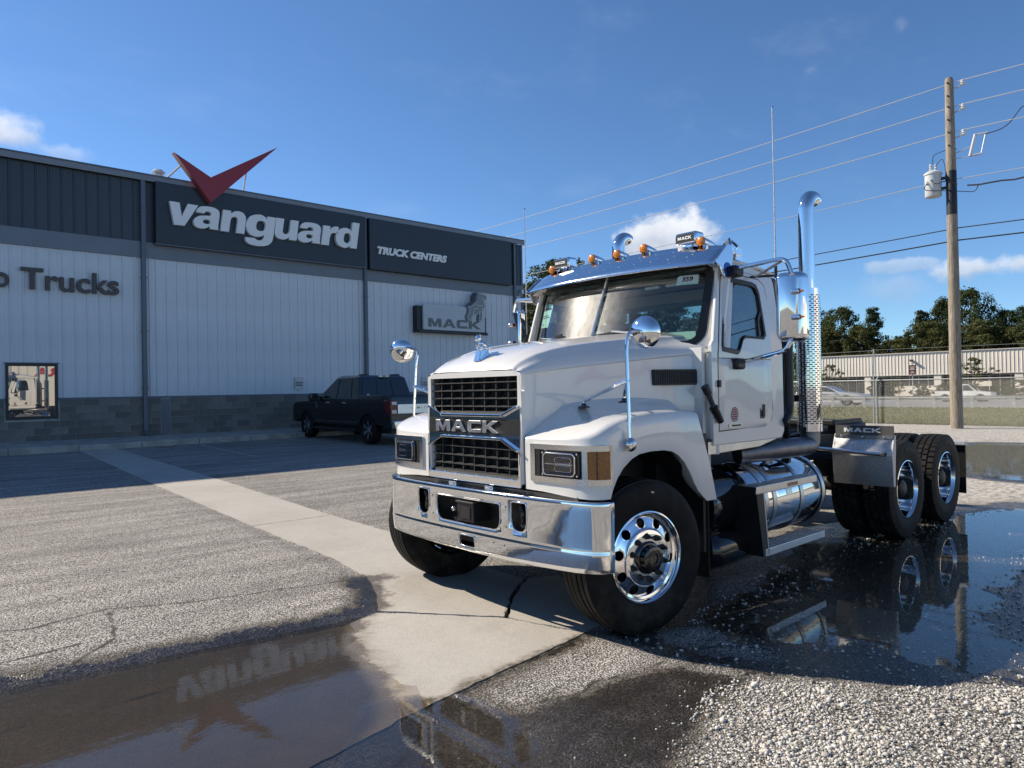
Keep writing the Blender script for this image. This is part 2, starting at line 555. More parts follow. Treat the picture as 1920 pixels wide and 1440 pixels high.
PUD_R = [(7.07, 3.33), (7.47, 3.0), (9.11, 2.66), (10.16, 2.6), (10.88, 2.35), (11.3, 2.02), (9.21, 1.67), (8.0, 1.86), (7.0, 1.70), (6.3, 1.66), (5.8, 1.60), (5.45, 1.44),
         (5.22, 1.23), (4.9, 1.12), (4.80, 1.38), (4.78, 1.6), (4.68, 1.95), (4.5, 2.23), (4.32, 2.45), (4.5, 2.70), (5.44, 2.78), (6.37, 3.1)]
PUD_F = [(20.4, 5.9), (22.2, 5.5), (22.5, 4.37), (18.67, 3.36), (14.2, 2.45), (14.4, 3.45), (15.33, 4.4)]
WETDARK = [(2.49, 2.66), (3.1, 2.58), (3.5, 2.5), (3.62, 2.12), (3.17, 2.06), (2.80, 1.95), (2.5, 1.82), (2.28, 1.7), (1.6, 1.6), (1.4, 2.3), (1.0, 2.8), (1.5, 2.95),
           (2.0, 3.1), (2.4, 3.12), (2.35, 2.85)]
WETSHADE = [(3.66, 3.12), (4.3, 3.3), (5.42, 3.6), (7.91, 3.9), (9.5, 3.4), (11.5, 2.7), (12, 1.6), (9, 1.0), (6.87, .9), (5.2, .8), (4.76, 1.05), (4.2, 1.5), (3.75, 2.1), (3.6, 2.6)]  # wet ground outlined like the truck's shadow; its dark colour deepens that shade
UNDERDRY = [(3.80, 2.88), (4.25, 2.80), (4.35, 2.4), (4.02, 2.1), (3.82, 2.38)]
UNDERDRY2 = [(4.75, 3.0), (5.5, 2.98), (6.5, 3.15), (7.3, 3.5), (6.5, 3.75), (5.4, 3.5)]
ISLAND = [(6.4, 1.5), (7.2, 1.62), (8.1, 1.78), (9.3, 1.62), (9.0, 1.2), (7.0, .9), (5.6, 1.0), (5.6, 1.3)]
GRAVEL = [(3.62, 2.10), (3.99, 1.66), (4.24, 1.30), (4.63, 1.00), (5.0, .75), (4.2, -.5), (2.0, .3), (1.9, 1.45), (2.34, 1.80), (2.55, 1.90), (2.82, 1.98), (3.12, 2.06), (3.44, 2.16)]
CRACKS = [[(-1.2, 4.3), (.5, 4.38), (1.1, 4.33), (1.6, 4.36), (2.1, 4.36)],
          [(3.41, 3.87), (3.6, 4.05), (3.78, 4.22), (4.24, 4.55)],
          [(3.5, 2.58), (3.2, 2.62), (3.0, 2.68), (2.85, 2.62), (2.6, 2.72)],
          [(.3, 6.2), (.8, 5.9), (1.3, 6.0), (1.9, 5.72), (2.5, 5.6), (3.1, 5.45)], [(.9, 5.0), (1.2, 5.3), (1.3, 5.9)],
          [(-.5, 5.6), (.2, 5.42), (.6, 5.3), (1.0, 5.34)],
          [(2.9, 14.5), (3.0, 13.2), (2.4, 12.4), (2.7, 11.4)], [(5.2, 12.5), (7, 13.2), (9, 13.0)],
          [(3.6, 2.9), (3.8, 2.6), (4.05, 2.45), (4.3, 2.0)], [(4.9, 2.6), (4.4, 2.75), (4.0, 2.95)]]


def base_z(X, Y):
    z = np.clip(Y - 5, 0, 16.3) * .0167 * (1 - sst(20, 28, X)) * sst(-200, -60, X)
    z = z + .22 * sst(36, 45, X) - .12 * sst(46, 50, X) - .50 * sst(53, 63, X)
    return z


def ground_z(X, Y):
    near = 1 - sst(12, 40, np.hypot(X, Y))
    z = base_z(X, Y)
    z = z + near * (.004 + .010 * (fbm(X * 1.1, Y * 1.1, 2.0) - .35)) + near * .007 * (fbm(X * 7, Y * 7, 5.0, 2) - .5)
    m = sdf(MOUND, X, Y) + .05 * (fbm(X * 4, Y * 4, 9.0) - .5)
    z = z + .040 * (1 - sst(-.22, .02, m)) * (1 - sst(6, 15, Y))
    for k, (p, depth) in enumerate(((PUD_L, .05), (PUD_N, .03), (PUD_R, .05), (PUD_F, .16))):
        d = sdf(p, X, Y) - .12 + (.42 if k == 2 else .22) * (fbm(X * (2.3 + (k == 2)), Y * (2.3 + (k == 2)), 20 + k) - .5) + (.2 if k == 2 else .10) * (fbm(X * 9, Y * 9, 30 + k, 2) - .5)
        z = z - .006 * (1 - sst(-.05, .5, d)) + np.maximum(d, -.5) * depth * (d < 0)
    i = sdf(ISLAND, X, Y)
    z = z + .02 * (1 - sst(-.3, .05, i))
    g = sdf(GRAVEL, X, Y)
    z = z + .018 * (1 - sst(-.5, .05, g)) * (.5 + fbm(X * 3, Y * 3, 14.0))
    return z


def spread(a, b, step, lo, hi, gr=1.16):
    c = list(np.arange(a, b + 1e-6, step)); s = step
    x = c[-1]
    while x < hi:
        s *= gr; x += s; c.append(x)
    s = step; x = c[0]; l = []
    while x > lo:
        s *= gr; x -= s; l.append(x)
    return np.array(l[::-1] + c)


gx = spread(.1, 9.6, .03, -600, 900, 1.10); gy = spread(.45, 6.4, .03, -600, 900, 1.10)
GXX, GYY = np.meshgrid(gx, gy)
Xf, Yf = GXX.ravel(), GYY.ravel()
Zf = ground_z(Xf, Yf)
slab_sd = np.minimum(sdf(STRIP, Xf, Yf), sdf(GUTTER, Xf, Yf))
Zf = Zf - .035 * (1 - sst(-.06, -.02, slab_sd))


def wet_sd(X, Y):
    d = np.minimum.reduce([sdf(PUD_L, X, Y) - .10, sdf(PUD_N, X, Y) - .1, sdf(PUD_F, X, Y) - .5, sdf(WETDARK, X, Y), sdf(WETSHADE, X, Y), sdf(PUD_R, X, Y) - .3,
                           ldist([(3.55, 3.2), (2.93, 3.15), (2.4, 3.1)], X, Y) - .035, ldist([(2.0, 4.75), (2.5, 4.66), (2.8, 4.76), (3.0, 5.0), (3.2, 5.5)], X, Y) - .10,
                           ldist([(3.0, 5.3), (3.15, 5.5), (3.38, 5.45)], X, Y) - .07, ldist([(6.1, 22.6), (6.05, 20.9), (5.6, 20.3)], X, Y) - .25])
    return np.maximum(d, -np.minimum(sdf(UNDERDRY, X, Y), sdf(UNDERDRY2, X, Y)))


def mesh_attrs(me, X, Y):
    crack = np.minimum.reduce([ldist(c, X + .05 * (fbm(X * 8, Y * 8, 41) - .5), Y + .05 * (fbm(X * 8, Y * 8, 43) - .5)) for c in CRACKS])
    for nm, val in (('wet', wet_sd(X, Y)), ('crack', crack), ('grav', sdf(GRAVEL, X, Y)), ('wetshade_sd', sdf(WETSHADE, X, Y)), ('deep', np.minimum(sdf(PUD_L, X, Y), sdf(PUD_N, X, Y)) + .16 * (fbm(X * 3, Y * 3, 61) - .5))):
        a = me.attributes.new(nm, 'FLOAT', 'POINT'); a.data.foreach_set('value', np.clip(val, -50, 50).astype(np.float32))


def ground_material(name, kind):
    m = bpy.data.materials.new(name); m.use_nodes = True; m.node_tree.nodes.clear()
    t = NT(m.node_tree)
    pos = t('ShaderNodeNewGeometry').outputs['Position']
    att = lambda n: t('ShaderNodeAttribute', attribute_name=n).outputs['Fac']
    big = t.noise(pos, .9, 4.0, .6); mid = t.noise(pos, 5.0, 4.0, .6); fine = t.noise(pos, 60, 3.0, .7)
    streak = t.noise(t.scalev(pos, (.35, 3.2, 1)), 1.0, 4.0, .55)
    wetd = t.math('ADD', att('wet'), t.math('ADD', t.math('MULTIPLY', t.math('SUBTRACT', mid, .5), .30), t.math('ADD', t.math('MULTIPLY', t.math('SUBTRACT', t.noise(pos, 19, 4, .65), .5), .16), t.math('MULTIPLY', t.math('SUBTRACT', fine, .5), .06))))
    wet = t.step(wetd, .03, -.03)
    damp = t.step(wetd, .16, -.02)
    if kind == 'asphalt':
        vd = t.voro(pos, 88, 'F1', 'Distance'); vc = t.voro(pos, 88, 'F1', 'Color')
        val = t('ShaderNodeSeparateColor', {0: vc}).outputs[0]
        stone = t.mix(val, (.245, .23, .212), (.585, .552, .51))
        col = t.mix(t.step(vd, .34, .62), stone, (.075, .069, .062))
        tone = t.math('ADD', .60, t.math('ADD', t.math('MULTIPLY', big, .50), t.math('MULTIPLY', t.step(streak, .28, .72), .58)))
        tc = t('ShaderNodeCombineColor', {0: tone, 1: tone, 2: tone}).outputs[0]
        col = t.mix(1.0, col, tc, 'MULTIPLY')
        # pale crushed stone further along the yard
        sep = t('ShaderNodeSeparateXYZ', {0: pos})
        lot = t.step(t.math('ADD', sep.outputs[0], t.math('MULTIPLY', t.math('SUBTRACT', big, .5), 5)), 8.5, 12.5)
        lotc = t.mix(t.step(t.noise(pos, 11, 6, .75), .32, .68), (.17, .155, .13), (.66, .625, .565))
        lotc = t.mix(t.step(t.noise(t.scalev(pos, (.5, 1.6, 1)), .8, 4, .6), .55, .75), lotc, (.33, .30, .25))
        col = t.mix(t.math('MULTIPLY', lot, t.step(sep.outputs[1], 15.5, 12)), col, lotc)
        # crushed gravel bed under the loose stones
        gm = t.step(t.math('ADD', att('grav'), t.math('MULTIPLY', t.math('SUBTRACT', mid, .5), .5)), .05, -.15)
        gv = t.voro(pos, 52, 'F1', 'Color'); gd = t.voro(pos, 52)
        gval = t('ShaderNodeSeparateColor', {0: gv}).outputs[1]
        gcol = t.mix(t.step(gd, .35, .65), t.mix(gval, (.24, .225, .20), (.66, .63, .58)), (.10, .092, .08))
        col = t.mix(gm, col, gcol)
        # mud in the wet corner
        mud = t.mix(t.noise(pos, 8, 4, .6), (.060, .045, .030), (.125, .095, .065))
        col = t.mix(t.math('MULTIPLY', t.math('MULTIPLY', damp, t.step(mid, .25, .6)), t.step(att('wetshade_sd'), -.02, .3, 0.0, .75)), col, mud)
        grass = t.math('MULTIPLY', t.step(t.math('ADD', sep.outputs[0], t.math('MULTIPLY', t.math('SUBTRACT', mid, .5), .8)), 30.9, 31.3), t.step(sep.outputs[0], 47.6, 47.3))
        gr = t.mix(t.noise(t.scalev(pos, (2.2, 1, 1)), 1.3, 5, .7), (.045, .060, .016), (.20, .185, .085))
        col = t.mix(grass, col, gr)
        beyond = t.step(sep.outputs[0], 92, 95)
        col = t.mix(beyond, col, t.mix(big, (.05, .065, .02), (.10, .10, .04)))
        height = t.math('ADD', t.math('MULTIPLY', t.math('SUBTRACT', .7, vd), t.mixf(gm, .9, 1.6)), t.math('MULTIPLY', fine, .6))
        bdist = .007
        dryr = .86
    else:
        sep = t('ShaderNodeSeparateXYZ', {0: pos})
        col = t.mix(t.noise(pos, 13, 5, .7), (.335, .317, .288), (.445, .425, .388))
        col = t.mix(t.math('MULTIPLY', t.step(big, .40, .75), .5), col, (.25, .23, .20))
        col = t.mix(t.math('MULTIPLY', t.step(t.noise(t.scalev(pos, (3, .6, 1)), 1.4, 6, .7), .52, .74), .35), col, (.25, .225, .19))
        sp = t.voro(pos, 210, 'F1', 'Color')
        spv = t('ShaderNodeSeparateColor', {0: sp}).outputs[0]
        col = t.mix(t.math('MULTIPLY', t.step(spv, .0, 1.0), .45), col, t.mix(spv, (.16, .14, .12), (.62, .58, .52)))
        height = t.math('ADD', t.math('MULTIPLY', fine, .7), t.math('MULTIPLY', t.noise(pos, 240, 2, .6), .8))
        bdist = .003
        dryr = .8
    if kind != 'asphalt':      # pale tide line round the wet edge
        tide = t.math('MULTIPLY', t.step(wetd, .02, .05), t.step(wetd, .13, .06))
        col = t.mix(t.math('MULTIPLY', tide, t.math('MULTIPLY', t.step(big, .3, .6), .55)), col, (.60, .575, .52))
    else:                      # oil spots and worn patches
        oil = t.step(t.noise(pos, .55, 5, .62), .60, .72)
        col = t.mix(t.math('MULTIPLY', oil, .32), col, (.07, .066, .062))
    cr = t.math('ADD', att('crack'), t.math('MULTIPLY', t.math('SUBTRACT', t.noise(pos, 30, 3, .6), .5), .025))
    ck = t.math('MULTIPLY', t.step(cr, .024, .006), t.step(t.noise(pos, 2.6, 2, .5), .28, .42))
    wcol = t.mix(1.0, col, (.20, .19, .18) if kind == 'asphalt' else (.40, .355, .30), 'MULTIPLY')  # wet darkening; the asphalt tone also paints in deeper shade by the truck
    if kind != 'asphalt':      # silt under standing water
        silt = t.step(att('deep'), .04, -.10)
        wcol = t.mix(silt, wcol, t.mix(t.noise(pos, 6, 4, .6), (.040, .031, .021), (.066, .053, .038)))
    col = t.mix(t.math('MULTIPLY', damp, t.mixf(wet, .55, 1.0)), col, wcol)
    col = t.mix(t.math('MULTIPLY', ck, .9), col, (.018, .016, .014))
    rg = t.mixf(wet, dryr, t.mixf(t.step(fine, .3, .7), .12, .34))
    bp = t('ShaderNodeBump', {'Height': height, 'Strength': t.mixf(wet, 1.0, .42), 'Distance': bdist})
    pb = t('ShaderNodeBsdfPrincipled', {'Base Color': col, 'Roughness': rg, 'Normal': bp.outputs[0], 'Specular IOR Level': t.mixf(wet, .3, .55)})
    t('ShaderNodeOutputMaterial', {'Surface': pb})
    return m


M['asphalt'] = ground_material('weathered_asphalt', 'asphalt')
M['concrete'] = ground_material('old_concrete', 'concrete')

me = bpy.data.meshes.new('ground')
ny, nx = GXX.shape
ii = np.arange(ny * nx).reshape(ny, nx)
quads = np.stack([ii[:-1, :-1], ii[:-1, 1:], ii[1:, 1:], ii[1:, :-1]], -1).reshape(-1, 4)
me.vertices.add(len(Xf)); me.vertices.foreach_set('co', np.stack([Xf, Yf, Zf], -1).astype(np.float32).ravel())
me.loops.add(quads.size); me.loops.foreach_set('vertex_index', quads.ravel().astype(np.int32))
me.polygons.add(len(quads)); me.polygons.foreach_set('loop_start', np.arange(0, quads.size, 4, dtype=np.int32))
me.polygons.foreach_set('use_smooth', np.ones(len(quads), bool))
me.update(calc_edges=True)
mesh_attrs(me, Xf, Yf)
me.materials.append(M['asphalt'])
ground = bpy.data.objects.new('ground', me); COL.objects.link(ground); ground['kind'] = 'structure'


def slab(name, poly, parent, step, lift=.006, mat='concrete', jag=.02, thick=.08, zfn=None):
    """a cast slab that follows the ground, with a slightly broken edge"""
    edge = []
    n = len(poly)
    for i in range(n):
        a = Vector(poly[i]); b = Vector(poly[(i + 1) % n]); k = max(1, int((b - a).length / (step * 1.2)))
        nrm = Vector((-(b - a).y, (b - a).x)).normalized()
        for j in range(k):
            p = a + (b - a) * (j / k)
            edge.append(p + nrm * rnd.uniform(-jag, jag) * (1 if j else .3))
    px = np.array([p.x for p in edge]); py = np.array([p.y for p in edge])
    ax = np.arange(px.min(), px.max(), step); ay = np.arange(py.min(), py.max(), step)
    AX, AY = np.meshgrid(ax, ay); AX = AX.ravel(); AY = AY.ravel()
    k = sdf([(p.x, p.y) for p in edge], AX, AY) < -step * .5
    pts = [Vector(p) for p in edge] + [Vector((x, y)) for x, y in zip(AX[k], AY[k])]
    ne = len(edge)
    v, e, f, *_ = delaunay_2d_cdt(pts, [(i, (i + 1) % ne) for i in range(ne)], [list(range(ne))], 1, 1e-5)
    X = np.array([p.x for p in v]); Y = np.array([p.y for p in v])
    Z = (zfn or ground_z)(X, Y) + lift
    g = G(); g.v = [(x, y, z) for x, y, z in zip(X, Y, Z)]; g.f = [tuple(q) for q in f]
    nt = len(g.v)
    g.v += [(p.x, p.y, float(base_z(np.array([p.x]), np.array([p.y]))[0]) - thick) for p in edge]
    idx = {(round(p.x, 4), round(p.y, 4)): i for i, p in enumerate(v)}
    for i in range(ne):
        a = idx.get((round(edge[i].x, 4), round(edge[i].y, 4))); b = idx.get((round(edge[(i + 1) % ne].x, 4), round(edge[(i + 1) % ne].y, 4)))
        if a is not None and b is not None:
            g.f.append((a, b, nt + (i + 1) % ne, nt + i))
    o = obj(name, g, M[mat], parent, smooth=40, recalc=False)
    mesh_attrs(o.data, np.array([p[0] for p in g.v]), np.array([p[1] for p in g.v]))
    return o


strip = empty('concrete_path', (3.9, 12, .1), kind='structure')
slab('concrete_slab', [(4.02, 21.15), (3.6, 13.1), (4.63, 13.1), (4.88, 21.15)], strip, .20, .006, jag=.006)
slab('concrete_slab', [(3.6, 13.08), (3.42, 8.49), (4.44, 8.45), (4.63, 13.08)], strip, .16, .006, jag=.006)
slab('concrete_slab', [(3.42, 8.47), (3.36, 6.41), (3.26, 5.55), (3.02, 5.0), (2.82, 4.67), (3.02, 4.385), (3.405, 3.885), (3.66, 4.10), (3.79, 4.25), (4.22, 4.57), (4.24, 5.4), (4.42, 7.0), (4.44, 8.43)], strip, .07, .006, jag=.010)
slab('concrete_slab', [(3.42, 3.87), (3.575, 3.26), (4.4, 3.3), (4.5, 4.4), (4.23, 4.54), (3.80, 4.22)], strip, .07, .004)
gutter = empty('concrete_gutter', (1.5, 3.8, 0), kind='structure')
slab('concrete_slab', [(2.785, 4.64), (3.00, 4.36), (3.385, 3.86), (3.55, 3.245), (2.93, 3.17), (2.4, 3.12), (1.97, 3.08), (1.39, 2.96), (.2, 2.75), (-4, 2.4), (-4, 5.3), (.53, 4.85), (.91, 4.81), (1.33, 4.76), (1.8, 4.68), (2.18, 4.62), (2.48, 4.57)], gutter, .045, .006, jag=.008)


def water_material():
    m = bpy.data.materials.new('puddle_water'); m.use_nodes = True; m.node_tree.nodes.clear()
    t = NT(m.node_tree)
    pos = t('ShaderNodeNewGeometry').outputs['Position']
    nz = t.noise(t.scalev(pos, (1, 2.2, 1)), 5, 3, .6)
    nz = t.math('ADD', nz, t.math('MULTIPLY', t.noise(pos, 70, 2, .6), .03))
    bp = t('ShaderNodeBump', {'Height': nz, 'Strength': .022, 'Distance': .02})
    tr = t('ShaderNodeBsdfTransparent', {'Color': (.90, .86, .78)})
    gl = t('ShaderNodeBsdfGlossy', {'Color': (1, 1, 1), 'Roughness': .018, 'Normal': bp.outputs[0]})
    t('ShaderNodeOutputMaterial', {'Surface': t('ShaderNodeMixShader', {0: schlick(t, 1.34, bp.outputs[0]), 1: tr, 2: gl})})
    return m


M['water'] = water_material()
for poly, z in ((PUD_L, .0), (PUD_N, -.001), (PUD_R, .0), (PUD_F, .0)):
    c = Vector((sum(p[0] for p in poly) / len(poly), sum(p[1] for p in poly) / len(poly)))
    g = G(); big = []
    n = len(poly)
    for i, p in enumerate(poly):
        a = Vector(poly[i - 1]); b = Vector(poly[(i + 1) % n]); tn = (b - a).normalized(); nr = Vector((tn.y, -tn.x))
        area = sum(poly[k][0] * poly[(k + 1) % n][1] - poly[(k + 1) % n][0] * poly[k][1] for k in range(n))
        q = Vector(p) + nr * (.22 if area > 0 else -.22)
        big.append((q.x, q.y, z))
    tri = tessellate_polygon([[Vector(p) for p in big]])
    g.add(big, [tuple(x) for x in tri])
    pw = obj('puddle', g, M['water'], kind='structure', smooth=0, recalc=False)
    if pw.data.polygons[0].normal.z < 0:
        pw.data.flip_normals()


# loose gravel
def stones(name, n, pick, size, kind='stuff', cols=None, seed=3, zoff=.0):
    rs = np.random.RandomState(seed)
    b = bmesh.new(); bmesh.ops.create_icosphere(b, subdivisions=1, radius=1.0)
    bv = np.array([v.co[:] for v in b.verts]); bf = np.array([[v.index for v in f.verts] for f in b.faces]); b.free()
    P, S = pick(rs, n)
    n = len(P)
    Z = ground_z(P[:, 0], P[:, 1])
    V = np.empty((n, len(bv), 3)); 
    jit = rs.uniform(.58, 1.28, (n, len(bv), 1))
    sc3 = S[:, None, None] * rs.uniform(.5, 1.3, (n, 1, 3)) * np.array([1.05, 1.05, .75])
    V[:] = bv[None] * jit * sc3
    an = rs.uniform(0, 2 * PI, n); ca, sa = np.cos(an)[:, None], np.sin(an)[:, None]
    x = V[..., 0] * ca - V[..., 1] * sa; y = V[..., 0] * sa + V[..., 1] * ca
    V[..., 0] = x + P[:, 0:1]; V[..., 1] = y + P[:, 1:2]; V[..., 2] += (Z + S * .35 + zoff)[:, None]
    F = (bf[None] + (np.arange(n) * len(bv))[:, None, None]).reshape(-1, 3)
    me = bpy.data.meshes.new(name)
    me.vertices.add(V.size // 3); me.vertices.foreach_set('co', V.astype(np.float32).ravel())
    me.loops.add(F.size); me.loops.foreach_set('vertex_index', F.ravel().astype(np.int32))
    me.polygons.add(len(F)); me.polygons.foreach_set('loop_start', np.arange(0, F.size, 3, dtype=np.int32))
    me.update(calc_edges=True)
    me.materials.append(M['stone'])
    o = bpy.data.objects.new(name, me); COL.objects.link(o); o['kind'] = kind
    return o


mm = bpy.data.materials.new('limestone'); mm.use_nodes = True; mm.node_tree.nodes.clear(); t = NT(mm.node_tree)
ri = t('ShaderNodeNewGeometry').outputs['Random Per Island']
cr = t('ShaderNodeValToRGB', {0: ri}); cr.color_ramp.elements[0].color = (.095, .085, .07, 1); cr.color_ramp.elements[1].color = (.74, .71, .66, 1)
e = cr.color_ramp.elements.new(.35); e.color = (.49, .465, .42, 1)
nz = t.noise(t('ShaderNodeNewGeometry').outputs['Position'], 160, 3, .6)
pb = t('ShaderNodeBsdfPrincipled', {'Base Color': t.mix(t.math('MULTIPLY', nz, .5), cr.outputs[0], (.25, .23, .2)), 'Roughness': .85,
                                    'Normal': t('ShaderNodeBump', {'Height': nz, 'Strength': .5, 'Distance': .003}).outputs[0]})
t('ShaderNodeOutputMaterial', {'Surface': pb}); M['stone'] = mm


def pick_gravel(rs, n):
    P = np.stack([rs.uniform(1.8, 5.0, n), rs.uniform(-.3, 2.3, n)], -1)
    d = sdf(GRAVEL, P[:, 0], P[:, 1])
    patch = fbm(P[:, 0] * 2.2, P[:, 1] * 2.2, 77)
    dens = np.clip(-d * 1.6 + .22, 0, 1) * np.where(patch < .45, .22, 1.0) * np.where(fbm(P[:, 0] * 6, P[:, 1] * 6, 81) < .40, .45, 1.0)
    dens = np.where(d > .03, .012 * np.exp(-d * 4), dens)
    k = rs.uniform(0, 1, n) < dens
    P = P[k]; d = d[k]
    S = np.clip(np.exp(rs.normal(math.log(.0058), .42, len(P))), .0028, .019)
    return P, S


def pick_loose(rs, n):
    P = np.stack([rs.uniform(3.6, 10.5, n), rs.uniform(.8, 3.2, n)], -1)
    w1 = sdf(PUD_R, P[:, 0], P[:, 1]); w2 = sdf(ISLAND, P[:, 0], P[:, 1])
    k = (rs.uniform(0, 1, n) < np.where(w2 < .1, .55, np.where(np.abs(w1) < .3, .30, np.where(w1 < 0, .05, .10))))
    P = P[k]
    return P, rs.uniform(.004, .013, len(P))


stones('gravel', 110000, pick_gravel, None, seed=5)
stones('loose_pebbles', 11000, pick_loose, None, seed=8)


def pick_grit(rs, n):
    P = np.stack([rs.uniform(-.5, 4.6, n), rs.uniform(2.0, 9.0, n)], -1)
    edge = np.abs(sdf(MOUND, P[:, 0], P[:, 1])); g2 = ldist([(3.5, 3.2), (2.4, 3.1), (1.4, 2.95)], P[:, 0], P[:, 1])
    k = rs.uniform(0, 1, n) < .05 + .55 * np.exp(-edge * 9) + .4 * np.exp(-g2 * 10)
    P = P[k]
    return P, np.clip(np.exp(rs.normal(math.log(.0028), .45, len(P))), .0014, .008)


stones('grit', 7000, pick_grit, None, seed=12)

# =================================================================== road beyond the fence
M['road'] = principled('road_asphalt', (.16, .16, .16), .85, var=.15, vscale=.4)
M['roadline'] = principled('road_paint', (.70, .68, .62), .7, var=.1, vscale=2)
M['curbstone'] = principled('kerb_concrete', (.34, .32, .28), .85, var=.25, vscale=2.5, bump=.3, bscale=30)
prof = [(47.5, .175), (51, .165), (54, .14), (57, .02), (60, -.16), (64, -.30), (92, -.30)]
g = G().grid([[(x, -300, z) for x, z in prof], [(x, 400, z) for x, z in prof]])
obj('road', g, M['road'], kind='structure', smooth=0)
g = G()
for x, z in ((48.6, .182), (91.0, -.292)):
    g.add([(x, -300, z), (x + .15, -300, z), (x + .15, 400, z), (x, 400, z)], [(0, 1, 2, 3)])
obj('road_edge_line', g, M['roadline'], kind='structure', smooth=0)

# painted stall line on the parking asphalt
g = G()
n = 16
pts = [(6.86 + (6.72 - 6.86) * i / n, 21.15 + (16.4 - 21.15) * i / n) for i in range(n + 1)]
g.grid([[(x - .05, y, float(ground_z(np.array([x]), np.array([y]))[0]) + .006) for x, y in pts], [(x + .05, y, float(ground_z(np.array([x]), np.array([y]))[0]) + .006) for x, y in pts]])
M['oldpaint'] = principled('worn_stall_paint', (.30, .29, .26), .8, var=.5, vscale=9)
obj('parking_line', g, M['oldpaint'], kind='structure', smooth=0)

# =================================================================== dealership building
YW = 23.2
ZS = .50
bld = empty('dealership_building', (10, YW, ZS), 'long grey metal dealership building with dark sign band and block base', 'building')
M['pale'] = principled('pale_grey_steel', (.60, .62, .65), .40, var=.07, vscale=.9, rvar=.08)
M['navy'] = principled('charcoal_steel', (.038, .045, .060), .40, var=.08, vscale=.9)
M['band'] = principled('mid_grey_steel', (.155, .175, .205), .42, var=.06, vscale=.9)
M['trim'] = principled('slate_trim', (.095, .115, .145), .40, var=.06, vscale=2)
M['capmetal'] = principled('roof_edge_metal', (.20, .215, .24), .42, var=.06, vscale=2)
M['mortar'] = principled('mortar', (.33, .32, .30), .9, var=.15, vscale=6)
M['roofsheet'] = principled('roof_sheet', (.33, .34, .35), .5)
XL, XR = -34.0, 21.72
# carcass behind the cladding
g = G().box(XL, XR - .02, YW + .05, YW + 22, ZS - .6, 8.1)
obj('carcass', g, M['band'], bld)
obj('roof', G().add([(XL - .1, YW - .12, 8.27), (XR + .1, YW - .12, 8.27), (XR + .1, YW + 22, 8.02), (XL - .1, YW + 22, 8.02)], [(0, 1, 2, 3)]), M['roofsheet'], bld, smooth=0, solid=.05)


def rib_panel(x0, z0, z1, out, wd=.3048):
    """one rib-to-rib sheet of cladding seen from -Y"""
    pr = [(0, .0), (.020, .026), (.045, .026), (.065, .0), (.12, .0), (.126, .004), (.138, .004), (.144, 0), (.205, 0), (.211, .004), (.223, .004), (.229, 0), (wd, 0)]
    rows = []
    for z in (z0, z1):
        rows.append([(x0 + u, out - d, z) for u, d in pr])
    g = G().grid(rows)
    return g


for nm_, z0_, z1_, mt_ in (('lower_cladding', 1.655, 5.84, 'pale'), ('upper_cladding', 6.29, 8.14, 'navy')):
    g = G(); xq = 1.2672 - .3048
    while xq > XL:
        q = rib_panel(xq, z0_, z1_, YW); g.add(q.v, q.f); xq -= .3048
    obj(nm_, g, M[mt_], bld, smooth=0, kind='stuff')
px = 1.2672
first_lo = first_hi = None
while px < XR - .2:
    if first_lo is None:
        first_lo = obj('wall_panel', rib_panel(px, 1.655, 5.84, YW), M['pale'], bld, org=(px, YW, 1.655), smooth=0)
        first_hi = obj('wall_panel', rib_panel(px, 6.29, 8.14, YW), M['navy'], bld, org=(px, YW, 6.29), smooth=0)
    elif px > 2.0:
        copy_obj(first_lo, loc=Vector((px, YW, 1.655)) - ORG[bld.name]); copy_obj(first_hi, loc=Vector((px, YW, 6.29)) - ORG[bld.name])
    else:
        copy_obj(first_lo, loc=Vector((px, YW, 1.655)) - ORG[bld.name]); copy_obj(first_hi, loc=Vector((px, YW, 6.29)) - ORG[bld.name])
    px += .3048
obj('trim_band', G().box(XL, XR, YW - .045, YW + .05, 5.82, 6.305), M['band'], bld, bevel=.006)
obj('base_flashing', G().box(XL, 2.69, YW - .05, YW + .04, 1.60, 1.66).box(3.905, XR, YW - .05, YW + .04, 1.60, 1.66), M['trim'], bld, bevel=.004)
g = G()
g.plate([(-.16, 8.13), (-.16, 8.30), (-.13, 8.335), (.12, 8.335), (.12, 8.26), (-.10, 8.24), (-.10, 8.13)], [], lambda u, v, w_: (w_, YW + u, v), XL - .1, XR + .09)
obj('roof_edge', g, M['capmetal'], bld, smooth=0, bevel=.006)
obj('roof_edge_cap', G().box(XL - .1, XR + .10, YW - .175, YW - .1, 8.30, 8.345), M['trim'], bld, bevel=.004)
for xx, z0, zt in ((6.12, .62, 8.14), (13.68, ZS, 8.14), (21.19, ZS, 8.14)):
    g = G().box(xx - .065, xx + .065, YW - .14, YW - .034, z0, zt)
    d = obj('downspout', g, M['trim'], bld, bevel=.012)
    g = G()
    for z in (1.9, 3.6, 5.2, 7.2):
        g.box(xx - .09, xx + .09, YW - .145, YW - .05, z, z + .035)
    obj('strap', g, M['trim'], d, bevel=.003)
    if z0 > .55:
        obj('outlet', G().plate([(-.14, .64), (-.035, .64), (-.06, .53), (-.22, .50), (-.24, .56)], [], lambda u, v, w_: (w_, YW + u, v), xx - .06, xx + .06), M['trim'], d, bevel=.006)
for xx in (5.88, 13.45, 20.95, 6.30):
    obj('corner_trim', G().box(xx - .02, xx + .02, YW - .036, YW - .01, 1.66, 5.82), M['pale'], bld)
obj('corner_trim', G().box(XR - .09, XR + .012, YW - .042, YW + .1, 1.66, 8.14), M['trim'], bld, bevel=.004)
